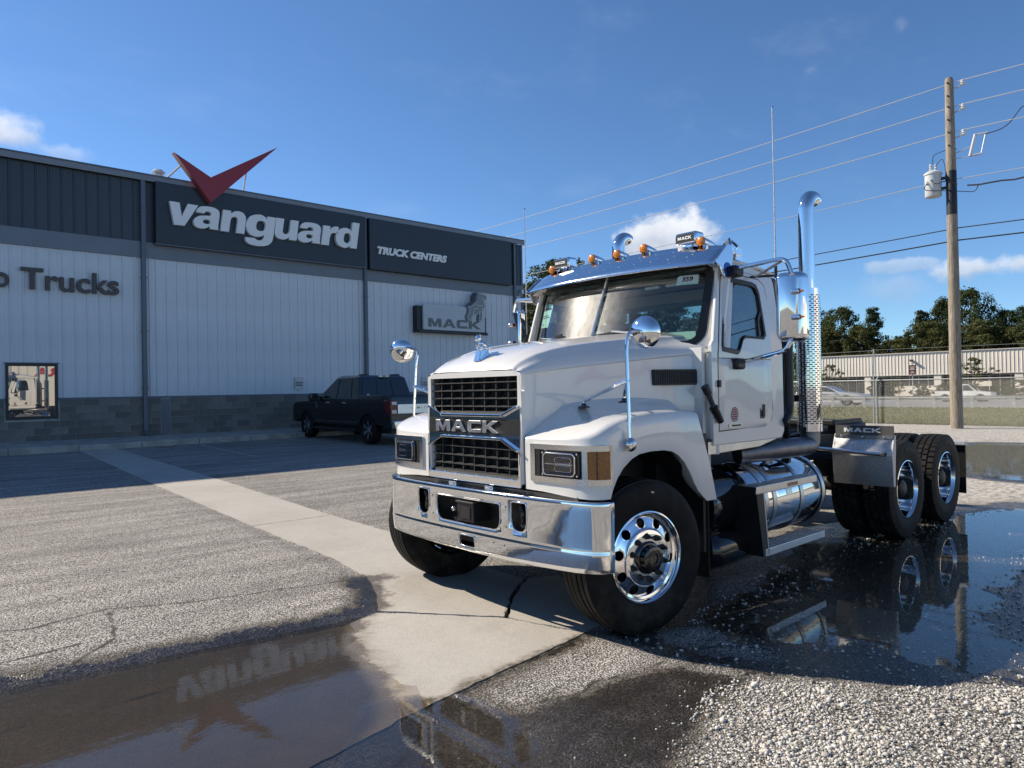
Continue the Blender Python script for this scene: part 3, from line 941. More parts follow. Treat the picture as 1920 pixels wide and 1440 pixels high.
# block base, one concrete block at a time
blk_mats = [principled('grey_block', (c * 1.12, c * 1.0, c * .88), .92, var=.18, vscale=3.5, bump=.5, bscale=55) for c in (.135, .155, .175, .12)]
blocks = []
for c in (0, 1, 2, 3):
    g = G().box(.004, .393, -.052, .04, .004, .193)
    o = obj('block', g, blk_mats[c], bld, org=(0, 0, 0), bevel=.005, bseg=1)
    blocks.append(o)
protos = list(blocks)
nb = 0
for r in range(6):
    z = ZS - .06 + r * .195
    x = 1.55 + (.2 if r % 2 else 0)
    while x < 16.6:
        spans = [(x, x + .397)]
        for a_, b_, on in ((2.665, 3.935, z > .93), (6.56, 6.85, True)):
            if on:
                nx_ = []
                for p_, q_ in spans:
                    if q_ <= a_ or p_ >= b_: nx_.append((p_, q_)); continue
                    if p_ < a_: nx_.append((p_, a_))
                    if q_ > b_: nx_.append((b_, q_))
                spans = nx_
        for p_, q_ in spans:
            if q_ - p_ < .04: continue
            s = rnd.choice(protos)
            if s in blocks:
                o = s; blocks.remove(s)
                o.location = Vector((p_, YW, z)) - ORG[bld.name]
            else:
                o = copy_obj(s, loc=Vector((p_, YW, z)) - ORG[bld.name])
            o.location.y += rnd.uniform(-.003, .003)
            o.scale.x = (q_ - p_) / .397
            o.scale.z = .995 if z + .195 < 1.6 else (1.6 - z) / .195
            nb += 1
        x += .397
g = G()
for r in range(6):
    z = ZS - .06 + r * .195
    x = 1.55 + (.2 if r % 2 else 0) - .397
    while x > XL:
        g.box(x + .004, x + .393, YW - .052 + rnd.uniform(-.003, .003), YW - .04, z + .004, min(1.6, z + .193)); x -= .397
obj('block_courses', g, blk_mats[2], bld, smooth=0, kind='stuff')
obj('block_wall', G().plate([(XL, ZS - .4), (XR, ZS - .4), (XR, 1.604), (3.90, 1.604), (3.90, 1.08), (2.695, 1.08), (2.695, 1.604), (XL, 1.604)], [], lambda u, v, w_: (u, w_, v), YW - .044, YW + .04), M['mortar'], bld, smooth=0)
obj('plain_base', G().box(16.9, XR, YW - .05, YW - .03, ZS - .3, 1.6), blk_mats[1], bld)
obj('access_panel', G().box(6.585, 6.825, YW - .07, YW - .02, ZS - .05, 1.57), M['trim'], bld, bevel=.006)
# window
win = empty('window', (3.3, YW, 1.1), parent=bld)
g = G().plate([(2.70, 1.085), (3.895, 1.085), (3.895, 2.61), (2.70, 2.61)], [[(2.765, 1.16), (3.825, 1.16), (3.825, 2.535), (2.765, 2.535)]], lambda u, v, w_: (u, w_, v), YW - .075, YW + .06)
obj('frame', g, M['black'], win, bevel=.004)
M['winglass'] = principled('tinted_window_pane', (.015, .017, .019), .012, spec=1.0, coat=1.0, coat_rough=.01)
mw = M['winglass']; mw.node_tree.nodes.clear(); t = NT(mw.node_tree)
fr = t('ShaderNodeFresnel', {'IOR': 1.5})
t('ShaderNodeOutputMaterial', {'Surface': t('ShaderNodeMixShader', {0: t.math('ADD', t.math('MULTIPLY', fr.outputs[0], .8), .30, clamp=True),
   1: t('ShaderNodeBsdfPrincipled', {'Base Color': (.012, .013, .014), 'Roughness': .3}), 2: t('ShaderNodeBsdfGlossy', {'Color': (.95, .93, .9), 'Roughness': .004})})})
obj('pane', G().box(2.76, 3.83, YW - .03, YW - .022, 1.155, 2.54), mw, win, smooth=0)
obj('flashing', G().box(2.66, 3.935, YW - .085, YW - .02, 2.612, 2.635), M['band'], win, bevel=.003)
# small box at the corner
obj('wall_light', G().box(21.50, 21.66, YW - .20, YW - .045, 5.93, 6.12).box(21.44, 21.5, YW - .12, YW - .045, 5.86, 5.95), M['galv'], bld, bevel=.01)
obj('repair_patch', G().box(9.62, 9.92, YW - .049, YW - .044, 5.98, 6.17), M['band'], bld)
# roof vent
v = empty('roof_vent', (6.65, YW + .9, 8.25), parent=bld)
obj('pipe', G().cyl((6.85, YW + .9, 8.1), (0, 0, .62), .10, 20), M['galv'], v)
g = G().lathe([(.16, .50), (.17, .52), (.17, .545), (.11, .56)], (6.85, YW + .9, 8.1), (0, 0, 1), 24)
g.lathe([(.05, .60), (.19, .62), (.20, .66), (.12, .73), (.0005, .75)], (6.85, YW + .9, 8.1), (0, 0, 1), 24)
obj('cap', g, M['galv'], v)

# ------------------------------------------------------------------- lettering helpers
def text_parts(body, extrude, offset=0.0, shear=0.0, space=1.0):
    """a line of raised letters: returns one G per letter, in font units (x right, y up, z out)"""
    cu = bpy.data.curves.new('letters', 'FONT'); cu.body = body; cu.size = 1.0; cu.extrude = extrude; cu.offset = offset; cu.shear = shear
    cu.space_character = space; cu.resolution_u = 5
    o = bpy.data.objects.new('letters', cu); COL.objects.link(o)
    bpy.context.view_layer.update()
    dg = bpy.context.evaluated_depsgraph_get()
    me = bpy.data.meshes.new_from_object(o.evaluated_get(dg))
    bpy.data.objects.remove(o)
    n = len(me.vertices); par = list(range(n))
    bm = bmesh.new(); bm.from_mesh(me); bmesh.ops.remove_doubles(bm, verts=bm.verts, dist=1e-5); bm.verts.index_update()
    n = len(bm.verts); par = list(range(n))
    def find(i):
        while par[i] != i:
            par[i] = par[par[i]]; i = par[i]
        return i
    for e in bm.edges:
        a, b = find(e.verts[0].index), find(e.verts[1].index)
        par[a] = b
    grp = {}
    for i in range(n):
        grp.setdefault(find(i), []).append(i)
    out = []
    bm.verts.ensure_lookup_table()
    fcs = [(find(f.verts[0].index), [v.index for v in f.verts]) for f in bm.faces]
    for k, ids in grp.items():
        if len(ids) < 8: continue
        mp = {v: i for i, v in enumerate(ids)}
        g = G(); g.v = [tuple(bm.verts[i].co) for i in ids]; g.f = [tuple(mp[i] for i in f) for kk, f in fcs if kk == k]
        out.append(g)
    bm.free(); bpy.data.meshes.remove(me)
    out.sort(key=lambda g: min(p[0] for p in g.v))
    return out


def bbox(gs):
    xs = [p[0] for g in gs for p in g.v]; ys = [p[1] for g in gs for p in g.v]; zs = [p[2] for g in gs for p in g.v]
    return min(xs), max(xs), min(ys), max(ys), min(zs), max(zs)


def fit(gs, x0, x1, z0, z1, fn):
    """stretch letters into a box; fn(x, z, depth 0..1) -> xyz"""
    a, b, c, d, e, f = bbox(gs)
    for g in gs:
        g.v = [fn(x0 + (p[0] - a) / (b - a) * (x1 - x0), z0 + (p[1] - c) / (d - c) * (z1 - z0), (p[2] - e) / (f - e) if f > e else 0) for p in g.v]
    return gs


MACK = {
    'M': (1.34, [[(0, 0), (0, 1), (.40, 1), (.67, .42), (.94, 1), (1.34, 1), (1.34, 0), (1.03, 0), (1.03, .58), (.77, .04), (.57, .04), (.31, .58), (.31, 0)]]),
    'A': (1.36, [[(0, 0), (.50, 1), (.86, 1), (1.36, 0), (1.0, 0), (.90, .21), (.44, .21), (.35, 0)], [(.54, .42), (.80, .42), (.67, .72)]]),
    'C': (1.18, [[(.16, 0), (0, .16), (0, .84), (.16, 1), (1.18, 1), (1.18, .73), (.33, .73), (.33, .27), (1.18, .27), (1.18, 0)]]),
    'K': (1.36, [[(0, 0), (0, 1), (.33, 1), (.33, .60), (.84, 1), (1.32, 1), (.67, .53), (1.36, 0), (.88, 0), (.46, .36), (.33, .27), (.33, 0)]])}


def mack_letters(fn, u0, u1, v0, v1, w0, w1):
    """the four block letters as separate G, spread over u0..u1, v0..v1"""
    tot = sum(MACK[c][0] for c in 'MACK') + .14 * 3
    k = (u1 - u0) / tot; out = []; x = 0
    for c in 'MACK':
        wd, polys = MACK[c]
        pl = [[(u0 + (x + p[0]) * k, v0 + p[1] * (v1 - v0)) for p in q] for q in polys]
        out.append(G().plate(pl[0], pl[1:], fn, w0, w1)); x += wd + .14
    return out


# ------------------------------------------------------------------- signs on the building
M['signnavy'] = principled('sign_face_charcoal', (.016, .020, .030), .38, var=.06, vscale=1.2)
sg = empty('vanguard_sign', (10, YW - .15, 7.2), 'charcoal fascia sign with raised white lower case vanguard letters', 'sign')
obj('sign_panel', G().box(6.43, 13.60, YW - .26, YW - .03, 6.275, 8.14), M['signnavy'], sg, bevel=.012)
obj('sign_edge', G().box(6.40, 13.61, YW - .262, YW - .1, 6.235, 6.272), M['trim'], sg)


def smooth_outline(pts):
    """closed outline; a point with a third item is a corner, the others are rounded through"""
    n = len(pts); out = []
    for i in range(n):
        p1, p2 = pts[i], pts[(i + 1) % n]
        out.append((p1[0], p1[1]))
        if len(p1) > 2 and len(p2) > 2:
            continue
        p0 = pts[i - 1] if len(p1) == 2 else p1
        p3 = pts[(i + 2) % n] if len(p2) == 2 else p2
        for k in range(1, 5):
            t_ = k / 5
            q = []
            for c in (0, 1):
                a, b, cc_, d = p0[c], p1[c], p2[c], p3[c]
                q.append(.5 * ((2 * b) + (-a + cc_) * t_ + (2 * a - 5 * b + 4 * cc_ - d) * t_ ** 2 + (-a + 3 * b - 3 * cc_ + d) * t_ ** 3))
            out.append(tuple(q))
    return out


def oval(cx, cy, rx, ry, n=20):
    return [(cx + rx * math.copysign(abs(math.cos(2 * PI * i / n)) ** .8, math.cos(2 * PI * i / n)), cy + ry * math.copysign(abs(math.sin(2 * PI * i / n)) ** .8, math.sin(2 * PI * i / n))) for i in range(n)]


_N = [(0, 0, 1), (0, 1, 1), (.35, 1, 1), (.35, .86, 1), (.50, .99), (.69, 1.03), (.90, .97), (1.02, .80), (1.05, .60, 1), (1.05, 0, 1), (.69, 0, 1), (.69, .56, 1), (.67, .69), (.56, .745), (.43, .70), (.37, .54, 1), (.37, 0, 1)]
BOLD = {
    'v': [[(0, 1), (.34, 1), (.41, .40), (.63, 1), (1, 1), (.50, 0), (.14, 0)]],
    'n': [smooth_outline(_N)],
    'u': [smooth_outline([(1.05 - p[0], 1 - p[1]) + tuple(p[2:]) for p in _N])],
    'r': [smooth_outline([(0, 0, 1), (0, 1, 1), (.34, 1, 1), (.34, .82, 1), (.46, .97), (.60, 1.03), (.76, 1.02, 1), (.74, .68, 1), (.58, .69), (.43, .62), (.37, .44, 1), (.37, 0, 1)])],
    'a': [smooth_outline([(.39, .69, 1), (.44, .775), (.54, .80), (.65, .76), (.68, .67), (.66, .62), (.45, .59), (.2, .54), (.03, .40), (-.01, .22), (.09, .04), (.30, -.03), (.52, .01), (.69, .13, 1), (.715, 0, 1), (1.07, 0, 1), (1.04, .16, 1),
                          (1.04, .66, 1), (1.0, .87), (.82, 1.0), (.53, 1.03), (.23, .99), (.09, .86), (.05, .69, 1)]), oval(.53, .315, .155, .105)],
    'd': [smooth_outline([(1.06, 0, 1), (.73, 0, 1), (.73, .12, 1), (.58, -.01), (.40, -.03), (.14, .08), (0, .35), (0, .66), (.15, .93), (.40, 1.03), (.58, .99), (.71, .88, 1), (.71, 1.38, 1), (1.06, 1.38, 1)]), oval(.535, .50, .175, .27)],
    'g': [smooth_outline([(1.05, 1, 1), (.73, 1, 1), (.73, .87, 1), (.58, 1.0), (.40, 1.03), (.13, .93), (0, .68), (0, .40), (.14, .13), (.38, .03), (.58, .06), (.70, .15, 1), (.695, .0), (.62, -.10), (.49, -.125), (.36, -.05, 1), (.03, -.05, 1),
                          (.06, -.22), (.24, -.35), (.52, -.38), (.84, -.32), (1.01, -.15), (1.05, .05, 1)]), oval(.53, .535, .175, .235)]}


def bold_letter(ch, shear):
    pl = [[(x + shear * y, y) for x, y in q] for q in BOLD[ch]]
    return G().plate(pl[0], pl[1:], lambda u, v, w_: (u, v, w_), 0, 1)


spots = [(6.79, 7.63, 6.87, 7.565), (7.475, 8.275, 6.86, 7.58), (8.295, 9.115, 6.87, 7.58), (9.09, 10.13, 6.535, 7.58), (10.085, 10.945, 6.86, 7.565), (10.895, 11.76, 6.86, 7.58), (11.765, 12.46, 6.87, 7.58), (12.335, 13.30, 6.86, 7.825)]
M['letterside'] = principled('letter_return', (.42, .42, .40), .5)
for ch, (a, b, c, d) in zip('vanguard', spots):
    gl = [bold_letter(ch, 0.0 if ch == 'v' else .13)]
    gl = fit(gl, a, b, c, d, lambda x, z, k: (x, YW - .26 - .13 * k, z))
    obj('letter', gl[0], M['silverletter'], sg, smooth=30)
sg = empty('truck_centers_sign', (17, YW - .15, 7.2), 'charcoal fascia sign with small slanted TRUCK CENTERS letters', 'sign')
obj('sign_panel', G().box(13.78, 20.86, YW - .26, YW - .03, 6.23, 8.13), M['signnavy'], sg, bevel=.012)
gl = fit(text_parts('TRUCK CENTERS', .05, .055, .22), 14.08, 17.30, 6.82, 7.11, lambda x, z, k: (x, YW - .26 - .06 * k, z))
for q in gl:
    obj('letter', q, M['silverletter'], sg, smooth=30)
# red tick emblem
M['tick'] = principled('deep_red_sign', (.27, .014, .024), .35, var=.06, vscale=1)
M['tickedge'] = principled('red_sign_edge', (.30, .055, .055), .45)
tk = empty('red_tick_emblem', (8, YW - .4, 8.3), 'big deep red tick shaped emblem rising above the roof edge', 'sign')
P = [(6.90, 9.035), (7.98, 8.475), (10.15, 9.885), (7.965, 7.69)]
obj('tick_face', G().plate(P, [], lambda u, v, w_: (u, w_, v), YW - .52, YW - .50), M['tick'], tk, smooth=0)
Q = [(6.895, 9.045), (7.98, 8.482), (10.18, 9.905), (7.963, 7.675)]
obj('tick_body', G().plate(Q, [], lambda u, v, w_: (u, w_, v), YW - .498, YW - .28), M['tickedge'], tk, smooth=0)
g = G().bar((7.15, YW - .3, 8.75), (6.75, YW + 1.2, 8.22), .05, .05).bar((9.2, YW - .3, 9.1), (9.6, YW + 1.2, 8.22), .05, .05).bar((7.9, YW - .28, 8.2), (7.9, YW - .1, 8.2), .08, .08)
obj('brace', g, M['galv'], tk, smooth=0)
# brown letters
M['bronze'] = principled('bronze_letter', (.060, .050, .048), .45)
sg = empty('trucks_lettering', (4, YW - .05, 4.9), 'dark bronze raised letters spelling Trucks on the pale wall', 'sign')
gl = fit(text_parts('Trucks', .05, .016), 3.06, 5.45, 4.625, 5.225, lambda x, z, k: (x, YW - .035 - .09 * k, z))
for q in gl:
    obj('letter', q, M['bronze'], sg, smooth=30)
gl = fit(text_parts('o', .05, .016), 2.44, 2.805, 4.635, 5.035, lambda x, z, k: (x, YW - .035 - .09 * k, z))
obj('letter', gl[0], M['bronze'], sg, smooth=30)
# truck make sign with bulldog silhouette
M['signgrey'] = principled('pale_sign_face', (.46, .485, .51), .35, var=.03, vscale=1.0)
M['signtext'] = principled('sign_grey_print', (.135, .138, .135), .45)
sg = empty('dealer_sign', (17.6, YW - .3, 4.6), 'pale rectangular sign in a black case with a standing dog figure', 'sign')
YF = YW - .42
obj('sign_case', G().box(15.80, 19.20, YW - .32, YW - .03, 3.98, 5.02).box(15.83, 19.33, YF + .01, YW - .3, 3.97, 4.07), M['black'], sg, bevel=.008)
obj('side_flash', G().box(19.17, 19.20, YF - .004, YW - .03, 4.0, 4.72), M['black'], sg)
obj('sign_face', G().box(16.03, 19.165, YF, YW - .32, 4.085, 5.10), M['signgrey'], sg, bevel=.008)
for q in mack_letters(lambda u, v, w_: (u, w_, v), 16.26, 18.93, 4.20, 4.545, YF - .012, YF + .004):
    obj('letter', q, M['signtext'], sg, smooth=0)
M['figure'] = principled('mid_grey_figure', (.22, .235, .23), .45)
DOG = [(874, 601), (872.5, 596), (876, 588), (877, 582), (874.5, 578), (876.5, 575.5), (880, 577), (887, 571), (893.5, 565), (894, 557), (896.5, 549.5), (898.5, 551.5), (901, 551), (905, 550.8), (907.5, 553.5),
       (909.5, 552.8), (912.8, 556), (912.3, 560), (910, 563.5), (906.5, 564.5), (907.2, 568), (908.3, 573), (906.8, 579), (904.2, 584), (903, 592), (902.2, 598), (903.5, 600.5), (901, 602), (896.5, 602),
       (895.3, 600), (896.5, 592), (895, 588.5), (891, 590.5), (886.5, 592), (882.5, 595.5), (881, 599), (883.5, 601.5), (879, 602.5)]
dogp = [(15.76 + (u - 782) * (19.23 - 15.76) / (912 - 782), 4.50 + (604 - v) * (5.74 - 4.50) / (604 - 549.5)) for u, v in DOG]
cx = sum(p[0] for p in dogp) / len(dogp); cz = sum(p[1] for p in dogp) / len(dogp)
obj('dog_figure_case', G().plate([(x - .10 + .0, z + .0) for x, z in dogp], [], lambda u, v, w_: (u, w_, v), YF - .03, YF + .30), M['trim'], sg, smooth=0)
obj('dog_figure_edge', G().plate([(x, z) for x, z in dogp], [], lambda u, v, w_: (u, w_, v), YF - .055, YF - .031), M['signgrey'], sg, smooth=0)


def inset(poly, d):
    n = len(poly); out = []
    ar = sum(poly[k][0] * poly[(k + 1) % n][1] - poly[(k + 1) % n][0] * poly[k][1] for k in range(n))
    s = 1 if ar > 0 else -1
    for i in range(n):
        a = Vector(poly[i - 1]); b = Vector(poly[i]); c = Vector(poly[(i + 1) % n])
        e1 = (b - a).normalized(); e2 = (c - b).normalized()
        n1 = Vector((-e1.y, e1.x)) * s; n2 = Vector((-e2.y, e2.x)) * s
        m = (n1 + n2)
        m = m.normalized() if m.length > .2 else n1
        out.append(tuple(b + m * d))
    return out


obj('dog_figure', G().plate(inset(dogp, .035), [], lambda u, v, w_: (u, w_, v), YF - .068, YF - .054), M['figure'], sg, smooth=0)
g = G()
for a, b in (((18.62, 5.20), (18.98, 5.19)), ((18.50, 5.02), (18.78, 5.07)), ((18.80, 4.66), (18.84, 4.98)), ((18.45, 4.75), (18.52, 4.95)), ((18.92, 5.50), (19.10, 5.45)), ((18.95, 5.12), (18.97, 4.75))):
    g.bar((a[0], YF - .072, a[1]), (b[0], YF - .072, b[1]), .012, .03)
obj('figure_line', g, M['signgrey'], sg, smooth=0)
# reserved parking plates
M['plate'] = principled('white_plate', (.50, .51, .50), .45)
for k, (x0, x1, z0, z1) in enumerate(((10.88, 11.19, 1.80, 2.235), (16.18, 16.50, 1.77, 2.22))):
    p = empty('parking_sign', ((x0 + x1) / 2, YW - .05, z0), ['small white reserved parking plate beside the black pickup', 'small white reserved parking plate beside the round mirror of the truck'][k], 'sign', 'reserved parking plates')
    obj('plate', G().box(x0, x1, YW - .045, YW - .034, z0, z1), M['plate'], p, bevel=.002)
    for j, wd in enumerate(('RESERVED', 'PARKING')):
        zz = z0 + .21 - j * .09
        for q in fit(text_parts(wd, .01, .02), x0 + .03, x1 - .03, zz, zz + .06, lambda x, z, kk: (x, YW - .046 - .002 * kk, z)):
            obj('letter', q, M['ink'], p, smooth=0)

# =================================================================== sidewalk
sw = empty('sidewalk', (10, 22.2, .45), kind='structure')
x = -8.0; wid = [1.5] * 30
k = 0
while x < 24:
    x1 = x + 1.5
    dz = rnd.uniform(-.006, .006)
    g = G().plate([(x + .006, 21.24), (x1 - .006, 21.24), (x1 - .006, YW + .03), (x + .006, YW + .03)], [],
                  lambda u, v, w_: (u, v, w_ + (.425 + (v - 21.24) * .03 + dz if w_ > -.1 else 0)), -.2, 0)
    obj('slab', g, M['curbstone'], sw, bevel=.012, smooth=0)
    g = G().box(x + .005, x1 - .005, 21.12, 21.232, .05, .425 + dz)
    obj('kerb', g, M['curbstone'], sw, bevel=.02, smooth=0)
    x = x1; k += 1

# =================================================================== utility pole and wires
def pole_material():
    m = bpy.data.materials.new('weathered_pole_wood'); m.use_nodes = True; m.node_tree.nodes.clear(); t = NT(m.node_tree)
    pos = t('ShaderNodeTexCoord').outputs['Object']
    gr = t.noise(t.scalev(pos, (14, 14, .8)), 3, 6, .65); big = t.noise(pos, .7, 3, .5)
    col = t.mix(t.step(gr, .3, .7), (.135, .105, .075), (.36, .315, .255))
    col = t.mix(t.math('MULTIPLY', t.step(big, .5, .7), .5), col, (.22, .20, .15))
    ck = t.noise(t.scalev(pos, (30, 30, .5)), 4, 2, .5)
    col = t.mix(t.step(ck, .64, .70), col, (.035, .028, .02))
    pb = t('ShaderNodeBsdfPrincipled', {'Base Color': col, 'Roughness': .88, 'Normal': t('ShaderNodeBump', {'Height': gr, 'Strength': .7, 'Distance': .012}).outputs[0]})
    t('ShaderNodeOutputMaterial', {'Surface': pb}); return m


M['pole'] = pole_material()
M['porcelain'] = principled('pale_porcelain', (.55, .56, .56), .3)
M['cable'] = principled('black_cable', (.02, .02, .022), .6)
M['wirealu'] = principled('bare_wire', (.62, .63, .64), .4, .5)
M['tank'] = principled('pale_grey_tank', (.52, .54, .54), .45, var=.06, vscale=3)
PX, PY = 28.93, 8.2


def make_pole(x, y, label, full):
    p = empty('utility_pole', (x, y, 0), label, 'utility pole')
    g = G(); n = 14
    g.lathe([(.0005, -.3), (.205, -.3), (.20, .5), (.185, 4), (.165, 9), (.135, 12.55), (.11, 12.62), (.0005, 12.62)], (x, y, 0), (0, 0, 1), 18)
    pm = obj('pole_shaft', g, M['pole'], p)
    for z in (12.28, 11.42, 10.5):
        g = G().tube([(x, y - .1, z - .1), (x, y - .42, z - .02)], .025, 6)
        q = obj('insulator_bracket', g, M['galv'], p)
        g = G().lathe([(.0005, 0), (.05, 0), (.085, .03), (.05, .06), (.085, .1), (.05, .13), (.06, .19), (.03, .22), (.0005, .22)], (x, y - .42, z - .06), (0, 0, 1), 14)
        obj('insulator', g, M['porcelain'], q)
        g = G()
        for dz in (-.35, .12):
            g.cyl((x - .22, y, z + dz), (.1, 0, 0), .03, 8)
        obj('bolt', g, M['frame'], p)
    if full:
        ty = y + .55
        tx = x - .12
        tr = empty('transformer', (tx, ty, 8.3), parent=p)
        g = G().lathe([(.0005, 0), (.25, 0), (.27, .03), (.27, .78), (.30, .80), (.30, .86), (.16, .95), (.0005, .97)], (tx, ty, 8.42), (0, 0, 1), 26)
        obj('tank', g, M['tank'], tr)
        g = G()
        for dx, dy in ((-.08, .05), (.08, -.07)):
            g.lathe([(.03, 0), (.06, .02), (.03, .06), (.06, .09), (.03, .13), (.06, .16), (.03, .2), (.055, .23), (.02, .30), (.0005, .31)], (tx + dx, ty + dy, 9.32), (0, 0, 1), 12)
        obj('bushing', g, M['porcelain'], tr)
        g = G().box(tx - .03, tx + .03, ty - .5, ty - .25, 8.62, 8.72).box(tx - .03, tx + .03, ty - .5, ty - .25, 8.98, 9.08)
        obj('bracket', g, M['frame'], tr)
        g = G()
        for k in (-.13, .0, .13):
            g.ball((tx - .26, ty + k, 9.0 - abs(k)), .035, 8, 6)
        obj('terminal', g, M['porcelain'], tr)
        g = G().tube(arc([(tx, ty, 9.62), (tx, ty, 9.95), (x + .1, y + .1, 10.1), (x, y - .2, 10.0)], .3), .012, 6)
        g.tube(arc([(tx + .08, ty - .1, 9.6), (tx + .06, ty - .3, 9.8), (x - .05, y + .16, 9.4), (x - .1, y + .15, 8.9)], .2), .012, 6)
        g.tube(arc([(tx - .27, ty, 9.0), (tx - .40, ty - .2, 8.75), (x - .25, y + .1, 8.9), (x - .2, y - .25, 8.7)], .2), .014, 6)
        g.tube(arc([(tx - .27, ty + .1, 8.95), (tx - .45, ty + .2, 8.62), (x - .3, y, 8.5), (x - .1, y - .3, 8.45), (x, y - .75, 8.35), (x, y - .85, 8.62)], .2), .014, 6)
        obj('jumper_wire', g, M['cable'], tr)
        wrap = G().lathe([(.1695, 7.6), (.1735, 8.0), (.1715, 9.25), (.1685, 9.26)], (x, y, 0), (0, 0, 1), 18)
        obj('ground_band', wrap, M['frame'], p)
        f = empty('fuse_cutout', (x, y - .85, 9.8), parent=p)
        g = G().tube([(x, y - .1, 9.85), (x, y - .62, 9.98)], .018, 6).tube([(x, y - .1, 9.68), (x, y - .85, 9.62)], .012, 6)
        obj('arm', g, M['galv'], f)
        obj('body', G().tube([(x, y - .60, 9.65), (x, y - .78, 10.38)], [.05, .05], 12), M['porcelain'], f)
        obj('fuse_tube', G().tube([(x, y - .95, 9.68), (x, y - 1.08, 10.28)], [.022, .022], 8).tube([(x, y - .78, 10.36), (x, y - 1.16, 10.34)], .03, 6).tube([(x, y - .62, 9.66), (x, y - .98, 9.66)], .03, 6), M['galv'], f)
        obj('lead', G().tube(arc([(x, y - 1.1, 10.3), (x, y - 1.7, 10.35), (x, y - 2.2, 11.0), (x, y - 2.45, 10.72)], .4), .016, 6), M['cable'], f)
    return p


make_pole(PX, PY, 'grey weathered wooden utility pole with transformer behind the chain link fence', True)
make_pole(PX, 62, 'plain wooden utility pole hidden beyond the dealership corner', False)
make_pole(PX, -42, 'plain wooden utility pole past the right edge of the yard', False)


def wire(z, r, mat, label, sag=.55, dy=-.42, k=0):
    g = G(); path = []
    for a, b in ((62, PY), (PY, -42)):
        for i in range(25):
            t = i / 24; y = a + (b - a) * t
            path.append((PX, y + dy, z - sag * 4 * t * (1 - t)))
    g.tube(path, r, 6, caps=True)
    obj('power_line', g, mat, None, label=label, cat='wire', group='overhead wires on the pole')


wire(12.42, .017, M['wirealu'], 'topmost bare overhead wire on the utility pole')
wire(11.56, .017, M['wirealu'], 'second bare overhead wire from the top of the pole')
wire(10.64, .017, M['wirealu'], 'third bare overhead wire just above the fuse cutout')
wire(8.95, .014, M['wirealu'], 'thin bare wire at the height of the transformer', .5, .22)
wire(7.18, .018, M['cable'], 'upper of the two dark communication cables on the pole', .45, -.18)
wire(6.74, .024, M['cable'], 'thick lowest dark communication cable on the pole', .45, -.18)
path = []
for i in range(40):
    t = i / 39; path.append((PX + .02 * math.sin(t * 90) - t * 2, PY - .5 - t * 14, 8.62 + .02 * math.cos(t * 90) - .35 * 4 * t * (1 - t)))
obj('service_cable', G().tube(path, .028, 6), M['cable'], None, label='twisted dark service cable leaving the pole to the right', cat='wire')

# =================================================================== chain link fence
M['fence'] = principled('fence_galvanised', (.42, .42, .41), .45, .6, var=.15, vscale=6)
M['fencewire'] = principled('fence_wire', (.36, .36, .345), .5, .4)
FX = 31.0
fz = lambda y: float(base_z(np.array([FX]), np.array([y]))[0])
fn = empty('chain_link_fence', (FX, 12, 0), 'galvanised chain link fence with slanted barbed wire arms along the yard edge', 'fence')
y = -9.65
while y < 40:
    g = G().tube([(FX, y, -.3), (FX, y, 1.80), (FX + .28, y - .05, 2.10)], [.036, .036, .018], 8)
    obj('post', g, M['fence'], fn)
    y += 3.05
obj('top_rail', G().tube([(FX - .01, -9.7, 1.795), (FX - .01, 40, 1.795)], .026, 8), M['fence'], fn)
for k in range(3):
    obj('barbed_wire', G().tube([(FX + .10 + .085 * k, -9.7, 1.90 + .09 * k), (FX + .10 + .085 * k, 40, 1.90 + .09 * k)], .005, 4), M['fencewire'], fn)
g = G(); pitch = .085; r = .0035
y0, y1 = -9.6, 34; H0 = 1.77
n = int((y1 - y0 + H0) / pitch)
for i in range(n):
    a = y0 - H0 + i * pitch
    for s in (1, -1):
        p0 = (FX, a if s == 1 else a + H0, .03); p1 = (FX, a + H0 if s == 1 else a, 1.77)
        g.v += [(p0[0] - r, p0[1] - r, p0[2]), (p0[0] + r, p0[1], p0[2]), (p0[0], p0[1] + r, p0[2]), (p1[0] - r, p1[1] - r, p1[2]), (p1[0] + r, p1[1], p1[2]), (p1[0], p1[1] + r, p1[2])]
        b = len(g.v) - 6
        g.f += [(b, b + 1, b + 4, b + 3), (b + 1, b + 2, b + 5, b + 4), (b + 2, b, b + 3, b + 5)]
obj('wire_mesh', g, M['fencewire'], fn, smooth=0, recalc=False, kind='stuff')
ms = empty('fence_mast', (FX - .15, 11.78, 0), 'tall thin galvanised mast standing beside a fence post', 'pole')
obj('mast_tube', G().tube([(FX - .15, 11.78, -.2), (FX - .15, 11.72, 3.10)], .028, 8), M['fence'], ms)
obj('span_wire', G().tube([(FX - .15, 11.72, 3.03), (FX - .15, 34, 2.85)], .008, 4).tube([(FX - .15, 11.72, 3.05), (FX - .15, 4, 3.0)], .006, 4), M['fencewire'], ms)

